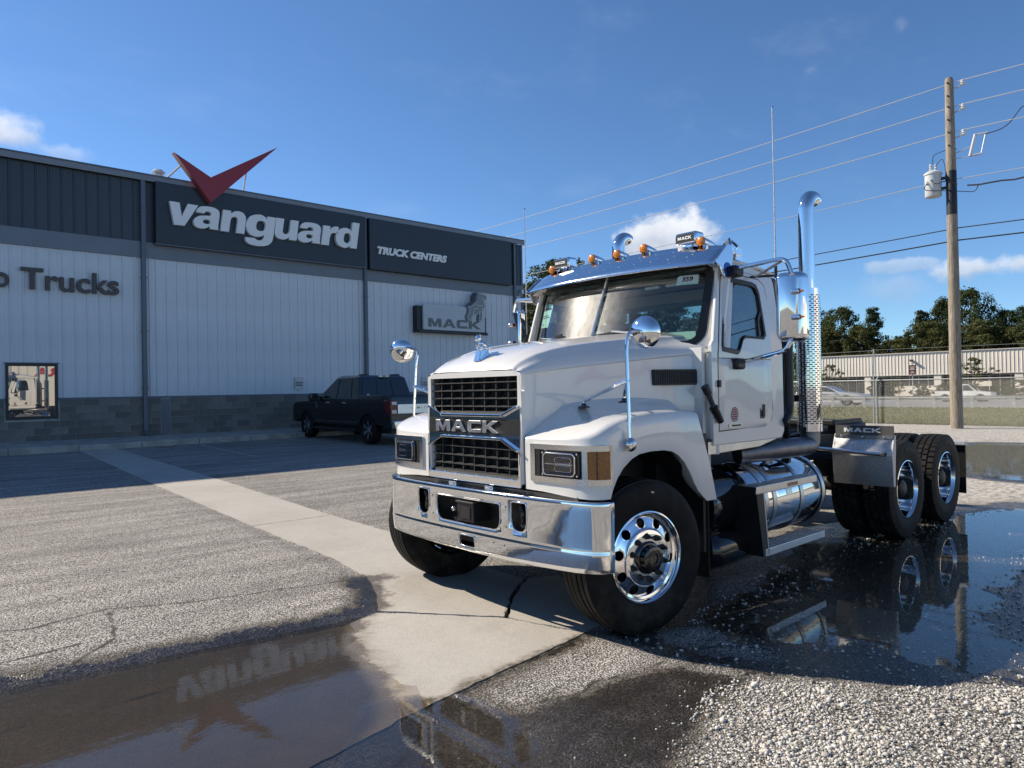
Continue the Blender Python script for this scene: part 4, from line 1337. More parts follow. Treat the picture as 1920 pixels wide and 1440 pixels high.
# =================================================================== guard rail
gx0 = 45.0
gr = empty('guard_rail', (gx0, 14, .2), 'grey steel guard rail on posts along the road', 'guard rail')
y = -8.9 + .02
zt = lambda y: float(base_z(np.array([gx0]), np.array([y]))[0])
ys = []
y = 10.07 - 1.905 * 10
while y < 40:
    ys.append(y); y += 1.905
pg = G().box(gx0 - .10, gx0 - .02, -.07, .07, -.05, .70)
first = None
for y in ys:
    if first is None:
        g = G(); g.v = [(a, b + y, c + .2) for a, b, c in pg.v]; g.f = pg.f
        first = obj('post', g, M['fence'], gr, org=(gx0, y, .2))
    else:
        copy_obj(first, loc=Vector((gx0, y, .2)) - ORG[gr.name])
rows = []
for d, z in ((.0, .46), (.04, .49), (.04, .53), (-.02, .585), (.04, .64), (.04, .68), (.0, .71)):
    rows.append([(gx0 + .02 + d, yy, .2 + z) for yy in (ys[0] - .5, ys[-1] + .5)])
obj('rail', G().grid(rows), M['fence'], gr, smooth=0, solid=.004)

# sign on a post
sp = empty('notice_sign', (46.3, 15.4, .2), 'dark red notice sign on a thin post behind the fence', 'sign')
obj('post', G().tube([(46.3, 15.4, .1), (46.3, 15.4, 2.75)], .03, 6), M['fence'], sp)
obj('sign_board', G().box(46.24, 46.27, 15.20, 15.58, 2.17, 2.73), M['signdark'], sp)
g = G()
for k in range(5):
    wd = (.13, .11, .14, .07, .12)[k]
    g.box(46.232, 46.239, 15.39 - wd, 15.39 + wd, 2.60 - .075 * k - (.05 if k > 2 else 0), 2.64 - .075 * k - (.05 if k > 2 else 0))
obj('print', g, M['plate'], sp)

# =================================================================== vehicles
M['blackpaint'] = principled('black_car_paint', (.004, .0045, .006), .2, coat=.5, coat_rough=.03)
M['silverpaint'] = principled('silver_car_paint', (.55, .56, .57), .28, .4, coat=.6)
M['whitepaint'] = principled('pale_car_paint', (.62, .60, .57), .3, coat=.6)
M['wheelalu'] = principled('machined_wheel', (.55, .56, .58), .22, 1.0)
M['redlens'] = principled('red_tail_lens', (.12, .006, .008), .15, coat=.6)
M['whitelens'] = principled('clear_tail_lens', (.60, .60, .60), .15, coat=.6)


def wheel_parts(parent, fnp, s, t, z, r, wd, side, spokes=6, detail=True):
    """one road wheel as a part with tyre, rim"""
    c = Vector(fnp(s, t, z)); ax = (Vector(fnp(s, t + side, z)) - c).normalized()
    wp = empty('wheel', c, parent=parent)
    h = wd / 2
    prof = [(r * .62, -h * .9), (r * .90, -h), (r * .985, -h * .8), (r, -h * .5), (r, h * .5), (r * .985, h * .8), (r * .90, h), (r * .66, h * .92), (r * .62, h * .6)]
    obj('tyre', G().lathe(prof, c, ax, 36), M['rubber'], wp)
    g = G().lathe([(r * .66, h * .93), (r * .655, h * .75), (r * .60, h * .3), (r * .60, -h * .8)], c, ax, 36)
    g.lathe([(.0005, h * .62), (r * .13, h * .62), (r * .16, h * .5), (r * .16, h * .2)], c, ax, 20)
    up = Vector((0, 0, 1)); k = ax.cross(up)
    for i in range(spokes):
        a = 2 * PI * i / spokes
        for da in ((-.13, .13) if detail else (0,)):
            d1 = up * math.cos(a + da * .4) + k * math.sin(a + da * .4); d2 = up * math.cos(a + da) + k * math.sin(a + da)
            g.bar(c + ax * (h * .52) + d1 * r * .12, c + ax * (h * .74) + d2 * r * .64, r * .085, h * .18, ax)
    obj('rim', g, M['wheelalu'], wp)
    obj('brake', G().lathe([(.0005, -h * .1), (r * .45, -h * .1), (r * .45, h * .05), (.0005, h * .05)], c, ax, 20), M['frame'], wp)
    return wp


def arch_profile(s0, s1, zb, wheels, rad, top):
    """closed body side outline: bottom edge with wheel arches, then the given top points"""
    pts = [(s0, zb)]
    for sw_ in wheels:
        for i in range(11):
            a = PI - PI * i / 10
            z = max(zb, zb * .0 + rad * math.sin(a) + rad * .78)
            pts.append((sw_ + rad * math.cos(a), z if 0 < i < 10 else zb))
    pts.append((s1, zb))
    return pts + top


def loft(g, A, B):
    n = len(A)
    return g.add(A + B, [(i, (i + 1) % n, n + (i + 1) % n, n + i) for i in range(n)] + [tuple(reversed(range(n))), tuple(range(n, 2 * n))])


# ---- black pickup by the wall
gz = .195
CX = 11.23
def PF(s, t, z): return (CX + t, 16.10 + s, gz + z + s * .0155)
pk = empty('pickup_truck', PF(2.9, 0, 0), 'black crew cab pickup parked nose in against the dealership wall', 'pickup truck')
W2 = 1.0
top = [(5.88, .62), (5.86, 1.02), (5.70, 1.10), (4.35, 1.20), (4.1, 1.24), (1.78, 1.28), (1.70, 1.36), (.03, 1.38), (.0, 1.30), (0.0, .62)]
body = arch_profile(.02, 5.84, .48, (1.22, 4.90), .47, top)
g = G().plate(body, [], lambda u, v, w_: PF(u, w_ * (1 - .05 * max(0, v - .95)), v), -W2, W2)
bodyo = obj('body', g, M['blackpaint'], pk, bevel=.035, bseg=3)
# bed hole
cut = obj('cutter', G().box(CX - .82, CX + .82, 16.22, 17.78, gz + .95, gz + 1.7), M['blackpaint'])
boolean(bodyo, [cut])
# cab greenhouse
zb, zr = 1.235, 1.93
low = [PF(s, t, zb) for s, t in ((1.82, -.92), (4.28, -.92), (4.42, -.6), (4.46, 0), (4.42, .6), (4.28, .92), (1.82, .92))]
mid = [PF(s, t, 1.86) for s, t in ((1.98, -.78), (3.28, -.77), (3.42, -.5), (3.46, 0), (3.42, .5), (3.28, .77), (1.98, .78))]
hi = [PF(s, t, zr) for s, t in ((2.10, -.66), (3.16, -.66), (3.26, -.45), (3.28, 0), (3.26, .45), (3.16, .66), (2.10, .66))]
g = G().grid([low, mid, hi], closed=True); g.add(hi, [tuple(range(7))])
obj('cab', g, M['blackpaint'], pk, bevel=.02)


def side_win(parent, fnp, t0, t1, z0, z1, pts, name='side_window', mat='darkglass'):
    """flat pane on the slanted cab side: pts (s, f) with f 0 at the belt and 1 at the roof"""
    for sd in (-1, 1):
        A = [fnp(s, sd * (t0 + (t1 - t0) * f + .012), z0 + (z1 - z0) * f) for s, f in pts]
        B = [fnp(s, sd * (t0 + (t1 - t0) * f - .02), z0 + (z1 - z0) * f) for s, f in pts]
        obj(name, loft(G(), A, B), M[mat], parent, smooth=0)


side_win(pk, PF, .92, .78, zb, 1.86, [(2.22, .05), (3.02, .05), (3.02, .92), (2.36, .92)])
side_win(pk, PF, .92, .775, zb, 1.86, [(3.10, .05), (4.06, .03), (3.92, .2), (3.34, .90), (3.10, .92)])
def rw(t, f, o): return PF(1.82 + .16 * f - o, t * (.92 - .14 * f) / .92, zb + .625 * f)
A = [rw(t, f, .014) for t, f in ((-.80, .08), (.80, .08), (.80, .9), (-.80, .9))]; B = [rw(t, f, -.02) for t, f in ((-.80, .08), (.80, .08), (.80, .9), (-.80, .9))]
rear = obj('rear_window', loft(G(), A, B), M['darkglass'], pk, smooth=0)
g = G()
for t in (-.28, .28):
    g.bar(rw(t, .1, .02), rw(t, .88, .02), .022, .012)
obj('window_bar', g, M['black'], rear, smooth=0)
g = G().lathe([(.0005, 0), (.055, 0), (.055, .004), (.0005, .004)], rw(-.60, .17, .017), (0, -1, .1), 16)
obj('round_sticker', g, M['plate'], rear)
hb = obj('brake_light', G().box(*[PF(2.04, 0, 0)[0] - .17, PF(0, 0, 0)[0] + .17], PF(1.90, 0, 0)[1], PF(1.99, 0, 0)[1], gz + 1.875 + .03, gz + 1.925 + .03), M['whitelens'], pk, bevel=.01)
obj('red_segment', G().box(CX - .055, CX + .055, PF(1.895, 0, 0)[1], PF(1.95, 0, 0)[1], gz + 1.90, gz + 1.957), M['redlens'], hb)
g = G()
for t in (-.45, .62):
    g.box(CX + t - .09, CX + t + .09, PF(2.15, 0, 0)[1], PF(2.45, 0, 0)[1], gz + zr + .02, gz + zr + .075)
obj('roof_pod', g, M['black'], pk, bevel=.02)
for sd in (-1, 1):
    g = G()
    hs = []
    for s in (2.42, 3.42):
        gg = G().bar(PF(s, sd * 1.005, 1.13), PF(s + .17, sd * 1.005, 1.13), .035, .032)
        obj('door_handle', gg, M['chrome'], pk, bevel=.008)
    obj('belt_trim', G().tube([PF(2.1, sd * .945, 1.29), PF(2.25, sd * .935, 1.235), PF(3.7, sd * .935, 1.235), PF(3.95, sd * .94, 1.15)], .009, 6), M['chrome'], pk)
    obj('side_vent', G().bar(PF(4.27, sd * .985, 1.18), PF(4.17, sd * .995, .93), .012, .045), M['chrome'], pk)
    g = G().box(PF(0, sd * 1.17 - .12, 0)[0], PF(0, sd * 1.17 + .12, 0)[0], PF(3.98, 0, 0)[1], PF(4.16, 0, 0)[1], gz + 1.24, gz + 1.47).bar(PF(4.05, sd * .9, 1.27), PF(4.07, sd * 1.06, 1.29), .07, .07)
    obj('wing_mirror', g, M['black_gloss'], pk, bevel=.03, bseg=3)
    obj('running_board', G().bar(PF(1.75, sd * 1.02, .37), PF(4.35, sd * 1.02, .37), .15, .05).bar(PF(1.75, sd * 1.10, .36), PF(4.35, sd * 1.10, .36), .012, .02), M['black'], pk, bevel=.01)
    obj('rocker_trim', G().bar(PF(1.72, sd * 1.003, .60), PF(4.38, sd * 1.003, .56), .012, .05), M['darkgrey'], pk)
    g = G()
    for s in (1.62, 3.08, 4.30):
        g.bar(PF(s, sd * .996, .55), PF(s + (.0 if s < 4 else .03), sd * .994, 1.20), .006, .012)
    obj('door_gap', g, M['frame'], pk)
    tl = empty('tail_light', PF(0, sd * .9, 1.0), parent=pk)
    obj('lens', G().plate([(-.012, .84), (-.012, 1.24), (.34, 1.24), (.27, 1.0), (.10, .84)], [], lambda u, v, w_: PF(u, w_, v), sd * .80, sd * 1.012), M['redlens'], tl, bevel=.015)
    obj('reverse_lamp', G().box(*sorted([PF(0, sd * .82, 0)[0], PF(0, sd * .97, 0)[0]]), PF(-.02, 0, 0)[1], PF(0, 0, 0)[1], gz + .89, gz + .98), M['whitelens'], tl, bevel=.005)
    obj('indicator', G().box(*sorted([PF(0, sd * .82, 0)[0], PF(0, sd * .97, 0)[0]]), PF(-.02, 0, 0)[1], PF(0, 0, 0)[1], gz + 1.12, gz + 1.20), M['whitelens'], tl, bevel=.005)
    for s in (1.22, 4.90):
        wheel_parts(pk, PF, s, sd * .87, .405, .405, .27, sd)
tg = obj('tailgate_trim', G().box(CX - .79, CX + .79, 16.075, 16.11, gz + .88, gz + 1.13), M['alu'], pk, bevel=.006)
for q in fit(text_parts('LIMITED', .02, .02, 0, 1.4), CX - .36, CX + .36, gz + 1.0, gz + 1.06, lambda x, z, k: (x, 16.074 - .008 * k, z)):
    obj('letter', q, M['chrome'], tg, smooth=0)
obj('rear_bumper', G().box(CX - .98, CX - .40, 15.93, 16.12, gz + .48, gz + .70).box(CX + .40, CX + .98, 15.93, 16.12, gz + .48, gz + .70).box(CX - .42, CX + .42, 15.97, 16.12, gz + .48, gz + .66), M['chrome_dull'], pk, bevel=.03, bseg=3)
obj('underbody', G().box(CX - .8, CX + .8, 16.4, 21.6, gz + .33, gz + .62), M['frame'], pk)
obj('antenna', G().tube([PF(4.5, .75, 1.15), PF(4.35, .75, 1.75)], .006, 5), M['black'], pk)


# ---- two vehicles on the road
def far_car(name, label, cat, fnp, paint, L, H, wb, r, prof, green, roofw, win, parent_loc):
    c = empty(name, parent_loc, label, cat)
    body = arch_profile(.02, L - .02, .24, wb, r * 1.22, prof)
    g = G().plate(body, [], lambda u, v, w_: fnp(u, w_ * (1 - .10 * max(0, v - .7)), v), -.90, .90)
    obj('body', g, M[paint], c, bevel=.04, bseg=3)
    lo, hi = green
    A = [fnp(s, t, z) for s, t, z in lo]; B = [fnp(s, t, z) for s, t, z in hi]
    obj('cabin', loft(G(), A, B), M[paint], c, bevel=.04, bseg=3)
    for k, (pts, t0, t1, z0, z1) in enumerate(win):
        side_win(c, fnp, t0, t1, z0, z1, pts)
    for sd in (-1, 1):
        for s in wb:
            wheel_parts(c, fnp, s, sd * .80, r, r, .22, sd, 5, False)
        g = G().ball(fnp(lo[1][0] - .35, sd * 1.0, lo[1][2] + .08), .10, 8, 6, (1, .7, .7))
        obj('wing_mirror', g, M['black'], c)
    return c


def SF(s, t, z): return (50.8 - t, 24.5 - s, .165 + z)
sc_ = far_car('sports_car', 'silver two door sports coupe driving behind the guard rail', 'car', SF, 'silverpaint', 4.75, 1.38, (.95, 3.68), .345,
              [(4.76, .55), (4.60, .76), (3.35, .93), (2.9, .96), (.9, 1.0), (.12, .98), (.0, .70)],
              ([(.55, -.78, .97), (3.15, -.78, .93), (3.2, .78, .93), (.55, .78, .97)], [(1.25, -.58, 1.37), (2.15, -.58, 1.38), (2.15, .58, 1.38), (1.25, .58, 1.37)]), None,
              [([(1.0, .08), (2.95, .06), (2.22, .86), (1.35, .86)], .785, .60, .96, 1.375)], SF(2.4, 0, 0))
A = [SF(s + .012, t, z + .012) for s, t, z in ((3.08, -.66, .96), (3.08, .66, .96), (2.23, .52, 1.355), (2.23, -.52, 1.355))]
B = [SF(s - .03, t, z - .03) for s, t, z in ((3.08, -.66, .96), (3.08, .66, .96), (2.23, .52, 1.355), (2.23, -.52, 1.355))]
obj('windscreen', loft(G(), A, B), M['darkglass'], sc_, smooth=0)


def UF(s, t, z): return (82 - t, 25.05 - s, -.30 + z)
pc = far_car('small_pickup', 'pale silver extended cab pickup on the far lane of the road', 'pickup truck', UF, 'whitepaint', 5.1, 1.75, (1.05, 4.15), .37,
             [(5.12, .60), (5.05, .92), (4.0, 1.05), (3.7, 1.08), (.05, 1.08), (0, .6)],
             ([(1.75, -.80, 1.07), (3.85, -.80, 1.05), (3.85, .80, 1.05), (1.75, .80, 1.07)], [(1.92, -.66, 1.74), (3.05, -.66, 1.75), (3.05, .66, 1.75), (1.92, .66, 1.74)]), None,
             [([(2.62, .06), (3.62, .06), (3.05, .88), (2.62, .88)], .805, .67, 1.06, 1.745), ([(1.92, .06), (2.50, .06), (2.50, .88), (2.0, .88)], .805, .67, 1.06, 1.745)], UF(2.5, 0, 0))
obj('tail_light', G().box(*sorted([UF(0, -.93, 0)[0], UF(0, -.78, 0)[0]]), UF(.12, 0, 0)[1], UF(-.02, 0, 0)[1], -.30 + .78, -.30 + 1.02).box(*sorted([UF(0, .93, 0)[0], UF(0, .78, 0)[0]]), UF(.12, 0, 0)[1], UF(-.02, 0, 0)[1], -.30 + .78, -.30 + 1.02), M['redlens'], pc)
A = [UF(s + .012, t, z + .012) for s, t, z in ((3.78, -.70, 1.10), (3.78, .70, 1.10), (3.10, .60, 1.72), (3.10, -.60, 1.72))]
B = [UF(s - .03, t, z - .03) for s, t, z in ((3.78, -.70, 1.10), (3.78, .70, 1.10), (3.10, .60, 1.72), (3.10, -.60, 1.72))]
obj('windscreen', loft(G(), A, B), M['darkglass'], pc, smooth=0)

# white box trailer behind the camera: its sunlit side is what the office window mirrors
bt = empty('box_trailer', (12, -8, 0), 'white box trailer with red letters, seen mirrored in the office window', 'trailer')
M['trailer'] = principled('white_trailer_skin', (.66, .64, .58), .4, var=.03, vscale=1)
obj('box', G().box(6.6, 19.5, -9.9, -7.35, 1.15, 4.05), M['trailer'], bt, bevel=.03)
obj('underframe', G().box(6.8, 19.3, -9.4, -7.8, .85, 1.15), M['frame'], bt)
g = G()
for k in range(26):
    g.box(6.9 + k * .49, 6.92 + k * .49, -7.35, -7.335, 1.2, 4.0)
obj('side_post', g, M['alu'], bt, kind='stuff')
for x in (16.6, 17.9):
    for y in (-9.7, -7.6):
        wp = empty('wheel', (x, y, .5), parent=bt)
        obj('tyre', G().lathe([(.29, -.14), (.48, -.14), (.51, -.10), (.51, .10), (.48, .14), (.29, .14)], (x, y, .5), (0, 1, 0), 32), M['rubber'], wp)
        obj('rim', G().lathe([(.29, .1), (.25, .02), (.0005, .04)], (x, y, .5), (0, 1, 0), 28), M['alu'], wp)
for x in (8.6,):
    for y in (-9.2, -8.0):
        obj('landing_leg', G().box(x - .06, x + .06, y - .06, y + .06, .03, .95).box(x - .15, x + .15, y - .12, y + .12, .0, .04), M['frame'], bt)
for q in fit(text_parts('TRA', .05, .04), 9.9, 7.75, 3.05, 3.62, lambda x, z, k: (x, -7.334 + .004 * k, z)):
    obj('letter', q, M['redink'], bt, smooth=0)

# =================================================================== warehouse across the road
M['tan'] = principled('tan_ribbed_steel', (.66, .60, .52), .5, var=.06, vscale=.15)
M['tandark'] = principled('tan_trim', (.45, .41, .36), .5)
M['cream'] = principled('cream_masonry', (.70, .64, .56), .8, var=.08, vscale=.4)
M['recess'] = principled('dark_storefront', (.012, .014, .018), .25)
WX = 100.0
wh = empty('warehouse', (WX, 30, -.3), 'long tan ribbed steel warehouse with cream pillars across the road', 'building')
g = G(); rows = [[], []]
y = 5.0
while y < 47.2:
    for u, d in ((0, 0), (.035, .05), (.10, .05), (.135, 0), (.405, 0)):
        for rr, z in zip(rows, (2.72, 5.50)):
            rr.append((WX - d, y + u, z))
    y += .41
g.grid(rows)
obj('ribbed_fascia', g, M['tan'], wh, smooth=0)
obj('fascia_cap', G().box(WX - .16, WX + 8, 5, 47.25, 5.50, 5.62).box(WX - .14, WX + .2, 5, 47.25, 2.64, 2.72), M['tandark'], wh)
obj('shop_front', G().box(WX + 1.2, WX + 12, 5, 47.2, -.5, 2.9), M['recess'], wh)
obj('end_wall', G().box(WX + .05, WX + 12, 46.9, 47.2, -.5, 5.5), M['tan'], wh)
for y0, y1 in ((29.9, 35.6), (7, 20)):
    obj('low_wall', G().box(WX + .2, WX + .8, y0, y1, -.5, 1.30), M['cream'], wh)
for y in (38.8, 30.35, 21.8, 13.2, 45.6):
    obj('pillar', G().box(WX - .05, WX + .75, y - .42, y + .42, -.5, 2.70), M['cream'], wh, bevel=.02)
g = G()
for k in range(36):
    g.box(WX + 1.14, WX + 1.2, 6 + k * 1.12, 6.1 + k * 1.12, .0, 2.7)
obj('mullion', g, M['tandark'], wh, kind='stuff')
g = G().box(WX - .55, WX - .12, 33.1, 33.5, 4.55, 4.70).box(WX - .60, WX - .45, 32.95, 33.3, 4.42, 4.58)
obj('wall_lamp', g, M['darkgrey'], wh)
obj('notice_panel', G().box(WX + .1, WX + .16, 24.6, 26.6, 1.15, 1.75), M['cream'], wh)

# =================================================================== foliage
def leaf_material(name, dark, light, third=None, trans=.25):
    m = bpy.data.materials.new(name); m.use_nodes = True; m.node_tree.nodes.clear(); t = NT(m.node_tree)
    ri = t('ShaderNodeNewGeometry').outputs['Random Per Island']
    big = t.noise(t('ShaderNodeTexCoord').outputs['Object'], .55, 3, .6)
    col = t.mix(ri, dark, light)
    if third:
        col = t.mix(t.step(big, .5, .68), col, t.mix(ri, tuple(c * .6 for c in third), third))
    d = t('ShaderNodeBsdfPrincipled', {'Base Color': col, 'Roughness': .7, 'Specular IOR Level': .12})
    tr = t('ShaderNodeBsdfTranslucent', {'Color': col})
    t('ShaderNodeOutputMaterial', {'Surface': t('ShaderNodeMixShader', {0: trans, 1: d, 2: tr})}); return m


M['oakleaf'] = leaf_material('olive_leaf', (.035, .044, .014), (.125, .128, .045), (.19, .125, .045))
M['greenleaf'] = leaf_material('dark_green_leaf', (.024, .038, .014), (.090, .112, .040), (.12, .12, .045))
M['pineleaf'] = leaf_material('pine_needle', (.020, .036, .018), (.075, .105, .048))
M['shrubleaf'] = leaf_material('clipped_shrub_leaf', (.018, .026, .010), (.06, .07, .028))
M['bark'] = principled('tree_bark', (.085, .068, .052), .9, var=.3, vscale=6, bump=.6, bscale=20)


def crown_mesh(seed, clumps, leaves, lsize, shape, squash=.75, droop=0.0):
    """leaf clumps scattered through a unit crown (height 0..1, radius ~.5)"""
    rs = np.random.RandomState(seed)
    C = []; tries = 0
    while len(C) < clumps and tries < 9000:
        tries += 1
        h = rs.uniform(.02, 1.0); a = rs.uniform(0, 2 * PI)
        rmax = shape(h) * (.80 + .26 * math.sin(a * 3 + seed) + .16 * math.sin(a * 5 + h * 9 + seed * 2))
        rad = rmax * math.sqrt(rs.uniform(.18, 1.0))
        C.append((rad * math.cos(a), rad * math.sin(a), h, rs.uniform(.6, 1.35)))
    C = np.array(C)
    k = rs.poisson(leaves, len(C))
    idx = np.repeat(np.arange(len(C)), k); n = len(idx)
    d = rs.normal(0, 1, (n, 3)); d /= np.linalg.norm(d, axis=1)[:, None]
    rr = .075 * C[idx, 3] * rs.uniform(0, 1, n) ** .45
    P = C[idx, :3] + d * rr[:, None] * np.array([1.25, 1.25, squash])
    nrm = d + rs.normal(0, .6, (n, 3)) + np.array([0, 0, .35]); nrm /= np.linalg.norm(nrm, axis=1)[:, None]
    ref = rs.normal(0, 1, (n, 3)); U = np.cross(nrm, ref); U /= np.linalg.norm(U, axis=1)[:, None]; V = np.cross(nrm, U)
    sz = lsize * rs.uniform(.6, 1.4, n)[:, None]
    U = U * sz; V = V * sz * .62
    vs = np.stack([P - U, P - V * .9 + U * .1, P + U, P + V * .9 - U * .1], 1).reshape(-1, 3)
    return vs, n, C


def mesh_quads(name, vs, n, mat):
    me = bpy.data.meshes.new(name)
    me.vertices.add(len(vs)); me.vertices.foreach_set('co', vs.astype(np.float32).ravel())
    me.loops.add(n * 4); me.loops.foreach_set('vertex_index', np.arange(n * 4, dtype=np.int32))
    me.polygons.add(n); me.polygons.foreach_set('loop_start', np.arange(0, n * 4, 4, dtype=np.int32))
    me.update(calc_edges=True); me.materials.append(mat)
    return me


round_shape = lambda h: .5 * math.sqrt(max(0.02, 1 - (2 * h - 1) ** 2)) * (1.05 if h < .6 else 1)
tall_shape = lambda h: .5 * (max(.02, 1 - h) ** .55) * min(1, (h + .12) * 3)
pine_shape = lambda h: (.46 * (1 - h * .75) * min(1, h * 2.4 + .25)) * (1.0 if int(h * 9) % 2 else .72)
KIND = {}
for nm, seed, cl, lv, ls, shp, mt, sq in (('oak', 3, 210, 95, .0135, round_shape, 'oakleaf', .7), ('green', 8, 220, 95, .013, round_shape, 'greenleaf', .7),
                                          ('tall', 13, 190, 95, .013, tall_shape, 'greenleaf', .75), ('pine', 21, 140, 85, .014, pine_shape, 'pineleaf', .45),
                                          ('shrub', 31, 110, 40, .032, round_shape, 'shrubleaf', .8), ('sprig', 37, 46, 26, .030, round_shape, 'oakleaf', .9)):
    vs, n, C = crown_mesh(seed, cl, lv, ls, shp, sq)
    KIND[nm] = (mesh_quads(nm + '_crown', vs, n, M[mt]), C)


def tree(kind, x, y, h, wd, label, base=-.3, c0=.22, group=None, name='tree', cat='tree', rot=0.0):
    z0 = base
    t = empty(name, (x, y, z0), label, cat, group)
    me, C = KIND[kind]
    cr = bpy.data.objects.new('crown', me); COL.objects.link(cr); cr.parent = t
    cr.location = (0, 0, h * c0); cr.scale = (wd, wd, h * (1 - c0)); cr.rotation_euler.z = rot
    g = G(); rr = max(.04, h * .016)
    path = [(x + math.sin(i * 1.7 + x) * .02 * h * i / 6, y + math.cos(i * 2.1 + y) * .02 * h * i / 6, z0 - .2 + h * (c0 + .55 * (1 - c0)) * i / 6) for i in range(7)]
    g.tube(path, [rr * (1.25 - .16 * i) for i in range(7)], 8)
    ca, sa = math.cos(rot), math.sin(rot)
    for k in range(0, len(C), max(1, len(C) // 14)):
        px_, py_, pz_, _ = C[k]
        q = Vector((x + (px_ * ca - py_ * sa) * wd, y + (px_ * sa + py_ * ca) * wd, z0 + h * c0 + pz_ * h * (1 - c0)))
        b = Vector(path[min(6, 2 + int(pz_ * 4))])
        m_ = (b + q) / 2 + Vector((0, 0, .04 * h))
        g.tube([b, m_, q], [rr * .42, rr * .28, rr * .08], 5)
    obj('trunk', g, M['bark'], t)
    return t


trees = [('tall', 122, 56.5, 17.0, 9, 'tall dark broadleaf tree rising just right of the exhaust guard'),
         ('green', 120, 51.0, 15.4, 10, 'dark rounded tree second from the exhaust guard in the far row'),
         ('oak', 116, 51.5, 11.8, 9.5, 'brownish olive tree in front of the dark trees beside the exhaust guard'),
         ('oak', 117, 46.6, 11.5, 8.5, 'yellowish olive tree near the gap in the tree row'),
         ('pine', 120, 45.6, 14.8, 7.5, 'ragged pine standing left of the low gap in the tree row'),
         ('pine', 124, 41.8, 10.6, 5, 'small pine at the bottom of the gap in the tree row'),
         ('pine', 124, 43.2, 10.0, 5, 'smaller pine left in the gap of the tree row'),
         ('pine', 120, 38.4, 13.6, 8, 'spreading pine at the right side of the gap'),
         ('tall', 122, 36.2, 15.2, 8, 'tall pointed dark tree just left of the utility pole'),
         ('green', 121, 32.4, 16.4, 9.5, 'biggest dark round tree just right of the utility pole'),
         ('oak', 115, 35.5, 11.2, 9, 'olive brown tree behind the utility pole above the warehouse roof'),
         ('oak', 115, 29.3, 10.8, 9, 'broad brownish tree right of the utility pole above the roof'),
         ('green', 122, 27.8, 12.8, 7.5, 'dark tree second from the right edge of the far row'),
         ('pine', 120, 25.2, 13.0, 7, 'pine at the right edge of the picture'),
         ('green', 116, 23.0, 11, 9, 'dark bushy tree past the right end of the row'),
         ('oak', 117, 41.0, 9.0, 8, 'low olive tree under the gap in the tree row'),
         ('oak', 116, 25.6, 9.5, 8, 'low brown tree at the right end of the roof'),
         ('green', 42.5, 40.6, 12.6, 9.5, 'leafy tree seen between the dealership corner and the truck cab'),
         ('oak', 44, 45.5, 11.2, 8, 'olive tree half hidden by the dealership corner'),
         ('oak', 46, 37.5, 10.2, 8.5, 'olive tree behind the sun visor of the truck'),
         ('green', 100, 71, 17, 14, 'dark tree seen through the windscreen of the truck'),
         ('oak', 98, 62, 14, 12, 'brownish tree seen through the rear window of the truck'),
         ('green', 99, 79, 16, 13, 'dark tree left of those seen through the cab windows')]
for i, (k, x, y, h, wd, lb) in enumerate(trees):
    low = float(base_z(np.array([x]), np.array([y]))[0])
    tree(k, x, y, h * .94 + .3, wd, lb, base=low, c0=.10 if k != 'pine' else .2, rot=i * 1.3, group='trees beyond the road' if x > 90 else 'trees beside the dealership')
shr = [('shrub', 97, 35.9, 2.6, 4.0, 'large clipped shrub right of the leaning fence post'), ('shrub', 97.2, 31.2, 1.9, 2.4, 'left of two round clipped shrubs beside the pale pickup'),
       ('shrub', 97.2, 28.9, 1.9, 2.4, 'right of two round clipped shrubs behind the pale pickup'), ('shrub', 96.8, 21.2, 2.2, 5.0, 'wide clipped shrub at the right edge of the road'),
       ('shrub', 97.2, 25.5, 1.5, 2.6, 'low shrub in front of the cream notice panel'), ('sprig', 97, 42.5, 4.6, 3.4, 'thin young tree against the tan wall left of the mast'),
       ('sprig', 97, 46.3, 4.0, 3.0, 'thin young tree beside the exhaust guard'), ('sprig', 97, 25.6, 4.8, 4.2, 'thin young tree against the tan wall right of the pole'),
       ('sprig', 97, 33.9, 2.8, 1.6, 'small bare shrub against the cream low wall')]
for i, (k, x, y, h, wd, lb) in enumerate(shr):
    tree(k, x, y, h, wd, lb, base=-.35, c0=.02 if k == 'shrub' else .3, name='shrub', cat='shrub', rot=i * .9, group='shrubs along the warehouse')

# distant wood closing the view
rs = np.random.RandomState(5)
V = []; N = 0
for i in range(60):
    vs, n, C = KIND['green'][0], 0, 0
far_me = KIND['green'][0]
wood = G()
vsrc = np.empty(len(far_me.vertices) * 3, np.float32); far_me.vertices.foreach_get('co', vsrc); vsrc = vsrc.reshape(-1, 3)
parts = []
for i in range(14):
    yy = -20 + i * 12 + rs.uniform(-3, 3); xx = 165 + rs.uniform(-12, 14)
    hh = rs.uniform(9, 12.5) ; ww = rs.uniform(12, 17); a = rs.uniform(0, 6)
    p = vsrc.copy(); q = p.copy()
    q[:, 0] = (p[:, 0] * math.cos(a) - p[:, 1] * math.sin(a)) * ww + xx; q[:, 1] = (p[:, 0] * math.sin(a) + p[:, 1] * math.cos(a)) * ww + yy; q[:, 2] = p[:, 2] * hh - .5
    parts.append(q)
vs = np.concatenate(parts)
wo = bpy.data.objects.new('distant_wood', mesh_quads('distant_wood', vs, len(vs) // 4, M['greenleaf'])); COL.objects.link(wo); wo['kind'] = 'stuff'

